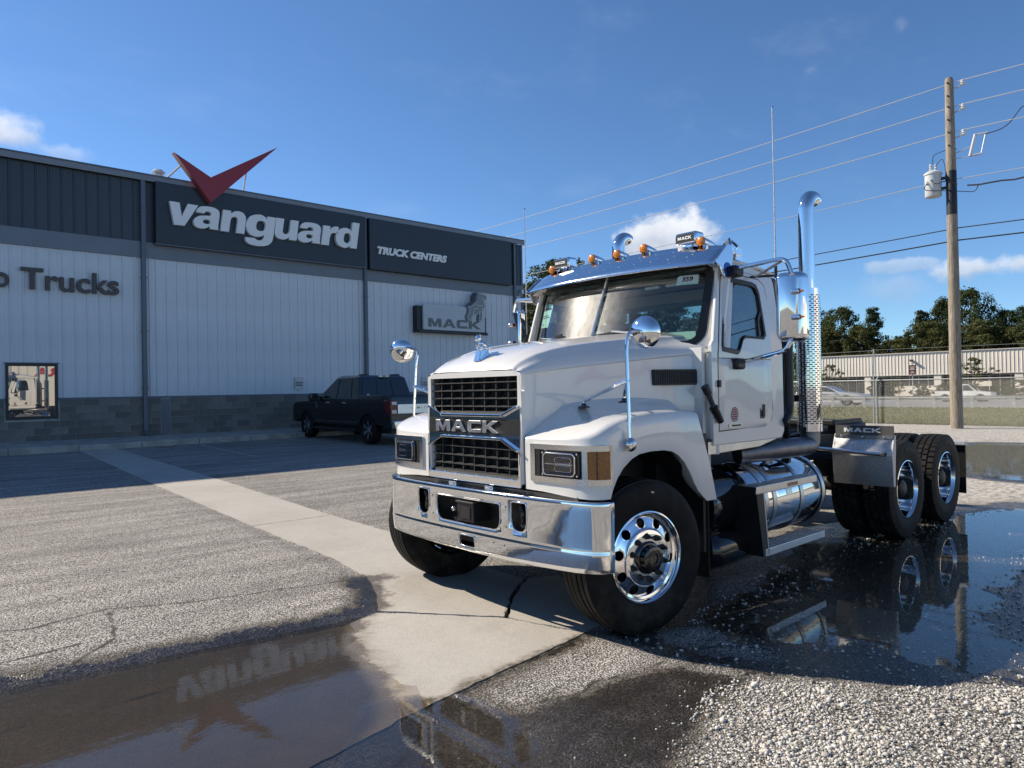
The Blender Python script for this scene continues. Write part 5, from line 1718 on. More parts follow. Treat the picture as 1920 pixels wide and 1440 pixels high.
# grass blades on the verge
rs = np.random.RandomState(9); n = 26000
P = np.stack([31.1 + 14.5 * rs.uniform(0, 1, n) ** 1.3, rs.uniform(1, 26, n)], -1)
Z = base_z(P[:, 0], P[:, 1]) + .0
hgt = rs.uniform(.03, .085, n) * (1 + (rs.uniform(0, 1, n) > .97) * 1.0); an = rs.uniform(0, PI, n); wdt = rs.uniform(.015, .035, n)
A = np.stack([P[:, 0] - np.cos(an) * wdt, P[:, 1] - np.sin(an) * wdt, Z], -1); B = np.stack([P[:, 0] + np.cos(an) * wdt, P[:, 1] + np.sin(an) * wdt, Z], -1)
T1 = np.stack([P[:, 0] + rs.normal(0, .03, n), P[:, 1] + rs.normal(0, .03, n), Z + hgt], -1); T2 = T1 + np.stack([np.cos(an) * .01, np.sin(an) * .01, 0 * an], -1)
vs = np.stack([A, B, T2, T1], 1).reshape(-1, 3)
M['grass'] = leaf_material('dry_grass', (.045, .060, .014), (.20, .19, .07), (.24, .21, .10), .2)
go = bpy.data.objects.new('grass', mesh_quads('grass', vs, n, M['grass'])); COL.objects.link(go); go['kind'] = 'stuff'

# =================================================================== the white truck
YC = 4.13
TK = empty('semi_truck', (3.88, YC, 0), 'white day cab semi truck with chrome bumper, tall chrome exhaust stacks and MACK grille', 'truck')
mir = lambda y: 2 * YC - y
SIDES = (-1, 1)          # -1 is the driver's side, nearest


def Y(side, y):
    """y measured on the driver's side, mirrored for the other"""
    return y if side < 0 else mir(y)


# ---- hood ---------------------------------------------------------
HS = [  # x, centre z, shoulder y, shoulder z, crease y, crease z
    (3.325, 1.800, 3.66, 1.792, 3.585, 1.768), (3.345, 1.832, 3.66, 1.815, 3.58, 1.772), (3.385, 1.866, 3.655, 1.842, 3.572, 1.778), (3.45, 1.908, 3.645, 1.876, 3.558, 1.788),
    (3.53, 1.944, 3.63, 1.908, 3.54, 1.798), (3.65, 1.980, 3.61, 1.940, 3.512, 1.812), (3.82, 2.016, 3.585, 1.972, 3.472, 1.830), (4.05, 2.050, 3.55, 2.002, 3.418, 1.852),
    (4.32, 2.082, 3.50, 2.030, 3.352, 1.878), (4.60, 2.108, 3.44, 2.052, 3.272, 1.904), (4.78, 2.120, 3.38, 2.060, 3.19, 1.92), (4.90, 2.128, 3.33, 2.066, 3.105, 1.932)]
rows = []
for x, cz, ys, zs, yc, zc in HS:
    half = []
    b = YC - ys
    for f in (0, .3, .55, .78):
        half.append((YC - b * f, cz - (cz - zs) * .55 * f ** 2))
    half += [(ys + .07, zs + (cz - zs) * .24), (ys + .030, zs + (cz - zs) * .10 + .003), (ys + .012, zs + .004), (ys + .004, zs + .0005), (ys - .008, zs - .008), (ys - .016, zs - .020), ((ys + yc) / 2 - .006, (zs + zc) / 2 + .004), (yc + .004, zc + .016), (yc, zc), (yc - .002, zc - .012),
             (yc + .012, zc - .022), (yc + .006, zc - .10), (yc - .004, 1.60), (yc - .006, 1.45), (yc - .006, 1.25), (yc - .006, 1.0)]
    full = [(x, y, z) for y, z in reversed(half)] + [(x, mir(y), z) for y, z in half[1:]]
    rows.append(full)
hood = obj('hood', G().grid(rows), M['white'], TK, smooth=50)
# front lip behind the grille frame
g = G()
obj('hood_front_lip', G().plate([(3.58, 1.0), (3.58, 1.765), (3.66, 1.788), (4.13, 1.797), (mir(3.66), 1.788), (mir(3.58), 1.765), (mir(3.58), 1.0)], [[(3.62, 1.02), (3.62, 1.75), (mir(3.62), 1.75), (mir(3.62), 1.02)]],
                                lambda u, v, w_: (w_, u, v), 3.326, 3.36), M['white'], hood, smooth=0)
# centre ridge lines on the hood top
for sd in SIDES:
    g = G(); pr = [[], [], []]
    for x, cz, ys, zs, yc, zc in HS[3:]:
        yy = 3.80 + (x - 3.45) * -.12; fz = cz - (cz - zs) * .55 * ((YC - yy) / (YC - ys)) ** 2
        for k, (dy, dz) in enumerate(((-.03, -.003), (0, .006), (.03, -.002))):
            pr[k].append((x, Y(sd, yy + dy), fz + dz - (.012 if x < 3.5 else 0)))
    obj('hood_crease', g.grid(pr), M['white'], hood)
# hood vent and panel lines
for sd in SIDES:
    obj('hood_seam', G().tube([(4.893, Y(sd, 3.106), z) for z in (1.30, 1.6, 1.925)], .004, 5), M['frame'], hood)
    v = obj('hood_vent', G().plate(rrect(4.45, 4.865, 1.668, 1.79, .012), [], lambda u, vv, w_: (u, Y(sd, 3.302 - (u - 4.45) * .395 + w_), vv), -.016, .02), M['black'], TK, smooth=0)
    g = G(); n = 26
    for i in range(n):
        u = 4.465 + (4.85 - 4.465) * i / (n - 1)
        g.bar((u, Y(sd, 3.302 - (u - 4.45) * .395 - .018), 1.68), (u, Y(sd, 3.302 - (u - 4.45) * .395 - .018), 1.778), .006, .008)
    obj('vent_slat', g, M['darkgrey'], v, smooth=0, kind='stuff')

# ---- fenders ------------------------------------------------------
PLAN = [(3.335, 3.56), (3.338, 3.40), (3.345, 3.25), (3.352, 3.16), (3.364, 3.085), (3.384, 3.022), (3.412, 2.980), (3.447, 2.953), (3.49, 2.938)]
TOPX = [(3.30, 1.318), (3.345, 1.330), (3.38, 1.350), (3.45, 1.390), (3.55, 1.430), (3.68, 1.462), (3.85, 1.482), (4.05, 1.492), (4.30, 1.494), (4.48, 1.482), (4.72, 1.45)]
ARCH = [(3.49, .946), (3.515, 1.005), (3.56, 1.075), (3.62, 1.135), (3.70, 1.185), (3.78, 1.212), (3.90, 1.222), (4.04, 1.220), (4.14, 1.205), (4.22, 1.17), (4.29, 1.115), (4.35, 1.04), (4.40, .965), (4.45, .90), (4.51, .85), (4.565, .812), (4.70, .806)]


def hood_side(x):
    return interp([(h[0], h[4]) for h in HS], x)[0]


def topz(x, y):
    z = interp(TOPX, x)[0]
    d = abs(hood_side(max(3.33, x)) - y)
    return z + .085 * (1 - sstep(0, .22, d)) * sstep(3.38, 3.75, x)


def fender(sd):
    cols = []
    # each column: bottom point to edge top, then over to the hood
    base = [(x, y, .972 - .028 * sstep(3.5, 2.98, y), x, y) for x, y in PLAN[:-1]]
    for xb, zb in ARCH:
        xt = xb if xb < 4.2 else 4.2 + (xb - 4.2) * .56
        y = 2.938 - .010 * sstep(4.1, 4.7, xb) - .014 * math.sin(PI * min(1, max(0, (xb - 3.49) / 1.2)))
        base.append((xb, y, zb, xt, y))
    P = []
    lip = []
    for i, (xb, yb, zb, xt, yt) in enumerate(base):
        front = i < len(PLAN) - 1
        r = .02 + .06 * sstep(3.345, 3.52, xt)
        # inner end of the column on the hood side
        if front:
            sx, sy = xt + .30 * (1 - sstep(3.35, 3.15, yt)) * .0 + (.10 + .25 * sstep(3.56, 2.95, yt)), hood_side(3.5) - .002
            sx = 3.42 + .35 * sstep(3.56, 2.90, yt)
            sy = hood_side(sx) - .001
        else:
            sx = max(xt + .05, 3.80 + (xt - 3.49) * .78); sy = hood_side(sx) - .001
        nx, ny = (sx - xt), (sy - yt)
        L = math.hypot(nx, ny); nx /= L; ny /= L
        col = []
        zt = topz(xt, yt) - r * .85
        for k, f in enumerate((0, .12, .3, .5, .7, .85, 1)):
            z = zb + (zt - zb) * f
            xx = xb + (xt - xb) * f
            bulge = .010 * math.sin(PI * f)
            col.append((xx - nx * bulge * (0 if front else 1) * 0, Y(sd, yb - (bulge if not front else 0)), z))
        for a in (25, 50, 72, 90):
            q = 1 - math.cos(R(a)); zz = math.sin(R(a))
            px_, py_ = xt + nx * r * q, yt + ny * r * q
            zt2 = topz(px_, py_)
            col.append((px_, Y(sd, py_), zt + (zt2 - zt) * zz))
        for f in (.15, .3, .5, .7, .85, .94, 1.0):
            d = r + (L - r) * f
            px_, py_ = xt + nx * d, yt + ny * d
            col.append((px_, Y(sd, py_), topz(px_, py_)))
        P.append(col)
        # return lip inwards
        lip.append([(xb, Y(sd, yb), zb), (xb + nx * .02, Y(sd, yb + ny * .05), zb + .004), (xb + nx * .04, Y(sd, yb + ny * .14), zb + .06)])
    g = G().grid(P)
    g.grid(lip)
    # tail closing face
    tail = P[-1]
    g.grid([tail[:7], [(p[0] - .02, Y(sd, Y(sd, p[1]) + .30), p[2]) for p in tail[:7]]])
    return obj('fender', g, M['white'], TK, smooth=48)


def fplan(s):
    """point and outward normal on the front plan curve at arc length s from the hood side"""
    pl = PLAN + [(3.56, 2.932), (3.8, 2.924)]
    acc = 0
    for a, b in zip(pl, pl[1:]):
        L = math.hypot(b[0] - a[0], b[1] - a[1])
        if s <= acc + L:
            t = (s - acc) / L
            return a[0] + (b[0] - a[0]) * t, a[1] + (b[1] - a[1]) * t, ((b[1] - a[1]) / L, -(b[0] - a[0]) / L)
        acc += L
    return pl[-1][0], pl[-1][1], (0, -1)


def wrap(g, sd, ss, zz, off, th, skip=None):
    """sheet wrapped round the fender corner; off is proud of the paint"""
    A = []; B = []
    for z in zz:
        ra = []; rb = []
        for s in ss:
            x, y, (nx, ny) = fplan(s)
            ra.append((x + nx * off, Y(sd, y + ny * off), z)); rb.append((x + nx * (off - th), Y(sd, y + ny * (off - th)), z))
        A.append(ra); B.append(rb)
    g.grid(A, skip); g.grid(B, skip)
    # close the rims
    nr, nc = len(zz), len(ss)
    act = lambda i, j: 0 <= i < nr - 1 and 0 <= j < nc - 1 and not (skip and skip(i, j))
    for i in range(nr):
        for j in range(nc):
            if j < nc - 1 and act(i - 1, j) != act(i, j):
                g.add([A[i][j], A[i][j + 1], B[i][j + 1], B[i][j]], [(0, 1, 2, 3)])
            if i < nr - 1 and act(i, j - 1) != act(i, j):
                g.add([A[i][j], A[i + 1][j], B[i + 1][j], B[i][j]], [(0, 1, 2, 3)])
    return g


for sd in SIDES:
    fd = fender(sd)
    hl = empty('headlight', (3.35, Y(sd, 3.25), 1.15), parent=TK)
    ss = [.062, .082, .105, .2, .3, .40, .47, .515, .538, .555, .575, .60, .62, .64, .66, .676, .692]
    zz = [1.035, 1.055, 1.072, 1.252, 1.268, 1.287]
    obj('bezel', wrap(G(), sd, ss, zz, .014, .03, lambda i, j: 2 <= i <= 2 and (2 <= j <= 6 or 9 <= j <= 14)), M['chrome_dull'], hl, bevel=.004, smooth=40)
    obj('housing', wrap(G(), sd, [.07, .2, .3, .4, .50], [1.05, 1.28], .006, .02), M['darkgrey'], hl)
    obj('inner_panel', wrap(G(), sd, [.105, .150], [1.076, 1.250], .010, .01), M['black'], hl)
    # led lamp
    def lamp(u, v, w_):
        u = .168 + (u - .150) * 1.04; v = 1.161 + (v - 1.164) * 1.08
        x, y, n = fplan(u)
        return (x + n[0] * w_, Y(sd, y + n[1] * w_), v)
    obj('lamp_body', G().plate(rrect(.150, .455, 1.082, 1.246, .03), [], lamp, .004, .018), M['black_gloss'], hl, smooth=0, bevel=.003)
    obj('lamp_ring', G().plate(rrect(.172, .432, 1.094, 1.234, .03), [rrect(.181, .423, 1.102, 1.226, .025)], lamp, .016, .032), M['chrome'], hl, smooth=0, bevel=.003)
    obj('reflector', G().plate(rrect(.20, .405, 1.112, 1.216, .02), [], lamp, .017, .021), M['black_gloss'], hl, smooth=0)
    g = G()
    for z0, z1 in ((1.120, 1.160), (1.170, 1.208)):
        g.plate(rrect(.27, .40, z0, z1, .018), [rrect(.2735, .3965, z0 + .0035, z1 - .0035, .015)], lamp, .02, .026)
    g.plate([(.19, 1.162), (.41, 1.162), (.41, 1.168), (.19, 1.168)], [], lamp, .02, .028)
    obj('reflector_rim', g, M['polished'], hl, smooth=0)
    obj('lens', G().plate(rrect(.180, .424, 1.100, 1.228, .024), [], lamp, .030, .034), M['lens'], hl, smooth=0)
    g = G()
    for u, v in ((.165, 1.23), (.44, 1.10), (.165, 1.10), (.44, 1.23)):
        g.plate(rrect(u - .006, u + .006, v - .006, v + .006, .005), [], lamp, .016, .024)
    obj('screw', g, M['chrome'], hl, smooth=0)
    am = obj('turn_signal', wrap(G(), sd, [.538, .555, .575, .595, .615, .635, .655, .676], [1.074, 1.12, 1.16, 1.20, 1.250], .016, .025), M['amber_dark'], hl, smooth=60)
    obj('divider', wrap(G(), sd, [.500, .508, .516, .53], [1.072, 1.252], .017, .02), M['alu'], hl)
    obj('seam', wrap(G(), sd, [.5925, .5937], [1.076, 1.25], .0175, .01), M['frame'], hl)

# dark inner wheel wells and splash panels
for sd in SIDES:
    g = G()
    g.lathe([(.615, -.0), (.615, .46)], (3.95, Y(sd, 2.97), .60), (0, 1 if sd < 0 else -1, 0), 24, -1.15, 1.25)
    g.box(3.5, 4.30, *sorted((Y(sd, 3.30), Y(sd, 3.43))), .5, 1.36)
    g.box(4.30, 4.75, *sorted((Y(sd, 3.18), Y(sd, 3.43))), .5, 1.36)
    g.box(4.60, 4.66, *sorted((Y(sd, 2.98), Y(sd, 3.5))), .42, 1.3)
    obj('inner_fender', g, M['frame'], TK)
    obj('front_mud_flap', G().box(4.64, 4.66, *sorted((Y(sd, 2.97), Y(sd, 3.38))), .22, .95), M['rubber'], TK)

# ---- grille -------------------------------------------------------
GF = lambda u, v, w_: (3.335 - w_ + (v - 1.4) * .022, u, v)
grl = empty('grille', (3.33, YC, 1.4), parent=TK)
yl, yr = 3.606, mir(3.606)
up = [(yr - .012, 1.535), (yr, 1.55), (yr, 1.745), (yr - .025, 1.772), (yl + .025, 1.772), (yl, 1.745), (yl, 1.55), (yl + .012, 1.535), (yl + .165, 1.478), (yr - .165, 1.478)]
lo = [(yr - .165, 1.300), (yl + .165, 1.300), (yl + .012, 1.235), (yl, 1.22), (yl, 1.055), (yl + .025, 1.028), (yr - .025, 1.028), (yr, 1.055), (yr, 1.22), (yr - .012, 1.235)]
gf = obj('surround', G().plate([(3.592, .972), (mir(3.592), .972), (mir(3.592), 1.772), (mir(3.604), 1.785), (YC, 1.799), (3.604, 1.785), (3.592, 1.772)], [up, lo], GF, -.03, .012), M['chrome'], grl, smooth=0, bevel=.005)
for tri in ([(yl + .0, 1.548), (yl + .0, 1.530), (yl + .17, 1.462), (yl + .17, 1.482)], [(yl, 1.236), (yl, 1.218), (yl + .17, 1.292), (yl + .17, 1.312)]):
    for m_ in (lambda y: y, mir):
        obj('chevron', G().plate([(m_(a), b) for a, b in tri], [], GF, .0, .034), M['chrome'], grl, smooth=0, bevel=.004)
for z0, z1 in ((1.458, 1.482), (1.294, 1.316)):
    obj('cross_bar', G().plate([(yl + .165, z0), (yr - .165, z0), (yr - .165, z1), (yl + .165, z1)], [], GF, -.01, .034), M['chrome'], grl, smooth=0, bevel=.006)
obj('name_panel', G().plate([(yl - .005, 1.332), (yr + .005, 1.332), (yr + .005, 1.444), (yl - .005, 1.444)], [], GF, .0, .016), M['black'], grl, smooth=0)
for q in mack_letters(lambda u, v, w_: GF(u, v, w_), mir(3.71), 3.80, 1.345, 1.432, .016, .032):
    obj('letter', q, M['alu'], grl, smooth=0, bevel=.003)
# egg crate
nb = 8
for i in range(1, nb):
    y = yl + (yr - yl) * i / nb
    for z0, z1 in ((1.478, 1.772), (1.03, 1.30)):
        obj('grille_bar', G().box(3.345, 3.40, y - .0035, y + .0035, z0, z1), M['darkgrey'], grl, smooth=0)
for z0, z1, k in ((1.478, 1.772, 5), (1.03, 1.30, 4)):
    for j in range(1, k + (0 if k == 5 else 0)):
        z = z0 + (z1 - z0) * (j + (.0 if k == 5 else .0)) / k
        obj('grille_bar', G().plate([(3.338, z), (3.40, z + .012), (3.40, z + .006), (3.338, z - .006)], [], lambda u, v, w_: (u, w_, v), yl, yr), M['darkgrey'], grl, smooth=0)
    obj('grille_bar', G().plate([(3.338, z0 + .02), (3.40, z0 + .03), (3.40, z0 - .01), (3.338, z0 - .01)], [], lambda u, v, w_: (u, w_, v), yl, yr), M['darkgrey'], grl, smooth=0)
g = G()
for i in range(nb):
    for z in (1.50, 1.56, 1.615, 1.67, 1.06, 1.12, 1.18, 1.24):
        y = yl + (yr - yl) * (i + .5) / nb
        g.box(3.43, 3.435, y - .03, y + .02, z, z + .012).box(3.43, 3.435, y - .03, y + .02, z + .018, z + .026)
obj('radiator_fins', g, M['alu'], grl, smooth=0, kind='stuff')
obj('radiator', G().box(3.44, 3.60, yl - .02, yr + .02, 1.0, 1.76), M['frame'], grl, smooth=0)

# ---- hood ornament -------------------------------------------------
orn = empty('hood_ornament', (3.43, YC, 1.89), parent=TK)
g = G().add([(3.38, YC - .036, 1.87), (3.50, YC - .036, 1.91), (3.50, YC + .036, 1.91), (3.38, YC + .036, 1.87), (3.405, YC - .026, 1.955), (3.475, YC - .024, 1.965), (3.475, YC + .024, 1.965), (3.405, YC + .026, 1.955)],
            [(3, 2, 1, 0), (4, 5, 6, 7), (0, 1, 5, 4), (1, 2, 6, 5), (2, 3, 7, 6), (3, 0, 4, 7)])
obj('pedestal', g, M['chrome'], orn, smooth=0, bevel=.004)
g = G()
g.ball((3.455, YC, 1.995), .030, 12, 8, (1.35, .78, .85)).ball((3.425, YC, 2.005), .030, 12, 8, (.85, 1.0, 1.05)).ball((3.488, YC, 1.985), .022, 10, 7, (.9, .8, .9))
g.ball((3.405, YC, 2.045), .0235, 12, 8, (1, 1.05, .95)).ball((3.388, YC, 2.037), .016, 10, 7, (1, 1.15, .8)).ball((3.418, YC, 2.022), .019, 10, 7)
for sd in SIDES:
    g.tube([(3.417, YC + sd * .020, 2.0), (3.407, YC + sd * .024, 1.975), (3.412, YC + sd * .024, 1.955), (3.402, YC + sd * .024, 1.953)], [.013, .010, .009, .009], 8)
    g.tube([(3.484, YC + sd * .016, 1.99), (3.495, YC + sd * .018, 1.972), (3.486, YC + sd * .018, 1.958), (3.478, YC + sd * .018, 1.955)], [.015, .011, .009, .009], 8)
    g.ball((3.410, YC + sd * .017, 2.066), .008, 8, 6, (.8, .7, 1.3))
g.tube([(3.507, YC, 1.995), (3.514, YC, 2.008)], [.006, .004], 6)
obj('dog_figure', g, M['chrome'], orn, smooth=180)

# ---- bumper -------------------------------------------------------
BP = [(3.47, 2.888), (3.425, 2.900), (3.385, 2.928), (3.352, 2.972), (3.328, 3.03), (3.308, 3.11), (3.29, 3.24), (3.272, 3.45), (3.262, 3.7), (3.257, 3.95), (3.256, YC)]
BP = BP + [(x, mir(y)) for x, y in reversed(BP[:-1])]
BZ = [(.466, .018), (.472, .014), (.50, .012), (.595, .007), (.606, .0072), (.614, .0098), (.64, .0105), (.78, .009), (.90, .007), (.922, .008), (.930, .010), (.936, .045), (.936, .14)]
bum = empty('bumper', (3.26, YC, .7), parent=TK)
hole_hook = lambda yc: [(yc - .072, .77), (yc - .070, .74), (yc - .060, .713), (yc - .042, .696), (yc - .02, .689), (yc, .687), (yc + .02, .689), (yc + .042, .696), (yc + .060, .713), (yc + .070, .74), (yc + .072, .77), (yc + .072, .862), (yc + .068, .874), (yc + .058, .880), (yc - .058, .880), (yc - .068, .874), (yc - .072, .862)]
H1, H2 = 3.572, mir(3.572)
boxh = [(3.768, .715), (3.780, .692), (3.80, .678), (3.83, .671), (YC, .670), (mir(3.83), .671), (mir(3.80), .678), (mir(3.780), .692), (mir(3.768), .715), (mir(3.762), .75), (mir(3.762), .838), (mir(3.766), .848), (mir(3.776), .852), (3.776, .852), (3.766, .848), (3.762, .838), (3.762, .75)]
sq = rrect(YC - .085, YC + .085, .505, .582, .01)
_bt = []
for i, (x, y) in enumerate(BP):
    a = BP[max(0, i - 1)]; b = BP[min(len(BP) - 1, i + 1)]
    L = math.hypot(b[0] - a[0], b[1] - a[1])
    _bt.append((y, x, (b[1] - a[1]) / L, -(b[0] - a[0]) / L))
_bt.sort()
_bz = sorted(set((z, o) for z, o in BZ[:-2]))


def bpoint(y, z, out=0.0):
    """point on the bumper face; out is proud of it"""
    x, nx, ny = interp(_bt, y)
    off = interp(_bz, min(z, .930))[0] - out
    return (x + nx * off, y + ny * off, z + (.016 * ((y - YC) / 1.2) ** 2 if z < .55 else 0))


ysamp = sorted(set([round(q[0], 4) for q in _bt] + [round(2.888 + k * .05, 4) for k in range(1, 50)]))
ysamp = [y for i, y in enumerate(ysamp) if i == 0 or y - ysamp[i - 1] > .004]
zsamp = [z for z, o in BZ[:-2]]
zsamp = sorted(zsamp + [.55, .69, .73, .83, .87])
HOLES = [hole_hook(H1), hole_hook(H2), boxh, sq]
GY, GZ = np.meshgrid(np.array(ysamp), np.array(zsamp)); GY = GY.ravel(); GZ = GZ.ravel()
hd = np.minimum.reduce([sdf(h_, GY, GZ) for h_ in HOLES])
P2 = [Vector((y, z)) for y, z, d in zip(GY, GZ, hd) if d > .007]
E2 = []
for h_ in HOLES:
    b0 = len(P2); P2 += [Vector(p) for p in h_]; E2 += [(b0 + i, b0 + (i + 1) % len(h_)) for i in range(len(h_))]
vv, ee, ff, *_r = delaunay_2d_cdt(P2, E2, [], 0, 1e-6)
cen = np.array([[sum(vv[i].x for i in f) / len(f), sum(vv[i].y for i in f) / len(f)] for f in ff])
ok = np.minimum.reduce([sdf(h_, cen[:, 0], cen[:, 1]) for h_ in HOLES]) > 0
g = G(); g.add([bpoint(p.x, p.y) for p in vv], [tuple(f) for f, k in zip(ff, ok) if k])
top = [bpoint(y, .930) for y in ysamp]
bo = obj('bumper_bar', g, M['chrome'], bum, smooth=60)
bo.modifiers.new('s', 'SOLIDIFY').thickness = .010
if sum(p.normal.x for p in bo.data.polygons) > 0:
    bo.data.flip_normals()
bo.modifiers['s'].offset = -1
g = G().grid([top, [(p[0] + .004, p[1], .9325) for p in top], [(p[0] + .010, YC + (p[1] - YC) * .995, .9335) for p in top], [(p[0] + .11, YC + (p[1] - YC) * .94, .930) for p in top]])
obj('bumper_top', g, M['chrome'], bum, smooth=60)
g = G()
for poly in (hole_hook(H1), hole_hook(H2), boxh, sq):
    big = inset(poly, -.007)
    def bx_(u, v, w_):
        return bpoint(u, v, w_)
    rimg = G().plate(big, [poly], bx_, -.004, .004)
    obj('opening_rim', rimg, M['chrome'], bum, smooth=0, bevel=.002)
obj('bumper_backing', G().box(3.40, 3.42, 3.10, mir(3.10), .5, .91), M['frame'], bum, smooth=0)
for hy in (H1, H2):
    g = G().tube(arc([(3.40, hy + .025, .86), (3.31, hy + .025, .86), (3.305, hy - .02, .80), (3.31, hy + .012, .73), (3.33, hy - .03, .705), (3.40, hy - .03, .72)], .03), .020, 10)
    obj('tow_hook', g, M['black_gloss'], bum)
obj('tow_box', G().box(3.235, 3.40, 4.015, 4.205, .692, .836).box(3.225, 3.24, 4.005, 4.215, .822, .842), M['black'], bum, bevel=.006, smooth=0)
obj('tow_box_face', G().box(3.228, 3.238, 4.045, 4.15, .712, .806), M['black_gloss'], bum, bevel=.004, smooth=0)
obj('tow_pin', G().cyl((3.232, 4.235, .775), (.05, 0, 0), .016, 12).ball((3.225, 4.235, .775), .017, 10, 7), M['chrome_dull'], bum)
g = G()
for y, z in ((3.70, .84), (3.70, .70), (mir(3.70), .84), (mir(3.70), .70), (3.83, .575), (3.72, .57), (4.45, .60)):
    g.cyl(Vector(bpoint(y, z, .001)), (.02, 0, 0), .0065, 8)
obj('bolt_hole', g, M['frame'], bum, smooth=0)
# gap hardware between grille and bumper
g = G().box(3.36, 3.62, 3.1, mir(3.1), .80, .955)
obj('front_crossmember', g, M['frame'], TK, smooth=0)
for y in (3.93, 4.36):
    obj('hood_latch', G().box(3.31, 3.36, y - .045, y + .045, .93, .962).box(3.295, 3.32, y - .025, y + .02, .918, .952), M['chrome_dull'], TK, bevel=.004, smooth=0)

# ---- wheels --------------------------------------------------------
def front_tyre_prof():
    # groove profile, r against h (outer face at +h)
    h = .142
    p = [(.300, -h * .80), (.315, -h * .98), (.40, -h * 1.06), (.47, -h * 1.02), (.498, -h * .96)]
    crown = [(-.96, .498), (-.90, .510)]
    xs_ = [-.88, -.62, -.60, -.30, -.28, -.02, .02, .28, .30, .60, .62, .88]
    pts = []
    ribs = [(-.90, -.60), (-.54, -.24), (-.18, .18), (.24, .54), (.60, .90)]
    for a, b in ribs:
        pts += [(.506, a * h), (.522 - .006 * abs(a + b) / 2, (a + .015) * h), (.522 - .006 * abs(a + b) / 2, (b - .015) * h), (.506, b * h)]
    return p + pts + [(.498, h * .96), (.47, h * 1.02), (.445, h * 1.055), (.40, h * 1.06), (.375, h * 1.045), (.34, h * 1.02), (.315, h * .98), (.300, h * .80), (.290, h * .6)]


def steer_wheel(sd):
    c = Vector((3.88, Y(sd, 3.075), .515))
    ang = R(10)
    ax = Vector((-math.sin(ang), -math.cos(ang), 0))          # left wheel outward
    if sd > 0:
        ax = -ax
    wp = empty('wheel', c, parent=TK)
    obj('tyre', G().lathe(front_tyre_prof(), c, ax, 72), M['rubber'], wp, smooth=30)
    prof = [(.292, .090), (.303, .132), (.309, .138), (.309, .142), (.300, .145), (.292, .138), (.284, .108), (.268, .104), (.240, .118), (.200, .128), (.188, .136), (.186, .142), (.181, .145), (.120, .145), (.085, .147)]
    back = [(.085, .128), (.178, .128), (.20, .108), (.24, .098), (.27, .080), (.285, .05), (.288, -.12)]
    disc = obj('rim', G().lathe(prof + back, c, ax, 64), M['polished'], wp, smooth=40)
    up = Vector((0, 0, 1)); kx = ax.cross(up)
    cut = []
    g = G()
    for i in range(10):
        a = 2 * PI * (i + .25) / 10
        d = up * math.cos(a) + kx * math.sin(a)
        g.lathe([(.0005, .02), (.0335, .02), (.0335, .2), (.0005, .2)], c + d * .232, ax, 16)
    cut = obj('cutter', g, M['frame'], None)
    try:
        boolean(disc, [cut])
        for p_ in disc.data.polygons: p_.use_smooth = True
        disc.data.set_sharp_from_angle(angle=R(40))
    except Exception as ex:
        print('rim cut', ex)
    obj('barrel', G().lathe([(.28, -.12), (.27, .02), (.0005, .03)], c, ax, 32), M['frame'], wp)
    obj('hub', G().lathe([(.112, .13), (.110, .150), (.100, .158), (.088, .160), (.086, .20), (.080, .205), (.040, .205), (.038, .196), (.0005, .196)], c, ax, 32), M['black_gloss'], wp, smooth=40)
    for i in range(10):
        a = 2 * PI * (i + .1) / 10
        d = up * math.cos(a) + kx * math.sin(a)
        o_ = c + d * .143
        g = G().lathe([(.0005, .19), (.010, .188), (.013, .178), (.0125, .165), (.0175, .163), (.0185, .150), (.022, .148), (.023, .143), (.0005, .143)], o_, ax, 10)
        obj('lug_nut', g, M['black'], wp, smooth=40)
    g = G().bar(c + ax * .150 + up * .43 - kx * .06, c + ax * .151 + up * .435 - kx * .035, .012, .004, ax)
    obj('tyre_mark', g, M['plate'], wp)


for sd in SIDES:
    steer_wheel(sd)

def drive_tyre(c, ax, parent):
    h = .133
    prof = [(.300, -h * .8), (.318, -h * .98), (.40, -h * 1.06), (.46, -h * 1.02), (.492, -h * 1.0), (.515, -h * .96), (.518, -h * .55), (.504, -h * .52), (.504, -h * .46), (.520, -h * .43), (.520, -h * .06), (.506, -h * .04), (.506, h * .04),
            (.520, h * .06), (.520, h * .43), (.504, h * .46), (.504, h * .52), (.518, h * .55), (.515, h * .96), (.492, h * 1.0), (.46, h * 1.02), (.44, h * 1.055), (.40, h * 1.06), (.35, h * 1.03), (.318, h * .98), (.300, h * .8), (.29, h * .5)]
    np_ = len(prof)
    def mod(i, j, r):
        k = j % 6
        if i in (5, 6, 17, 18) and k in (0,): return r - .016
        if i in (4, 19) and k == 0: return r - .008
        if i in (9, 10) and k == 3: return r - .014
        if i in (13, 14) and k == 4: return r - .014
        return r
    return G().lathe(prof, c, ax, 6 * 44, mod=mod)


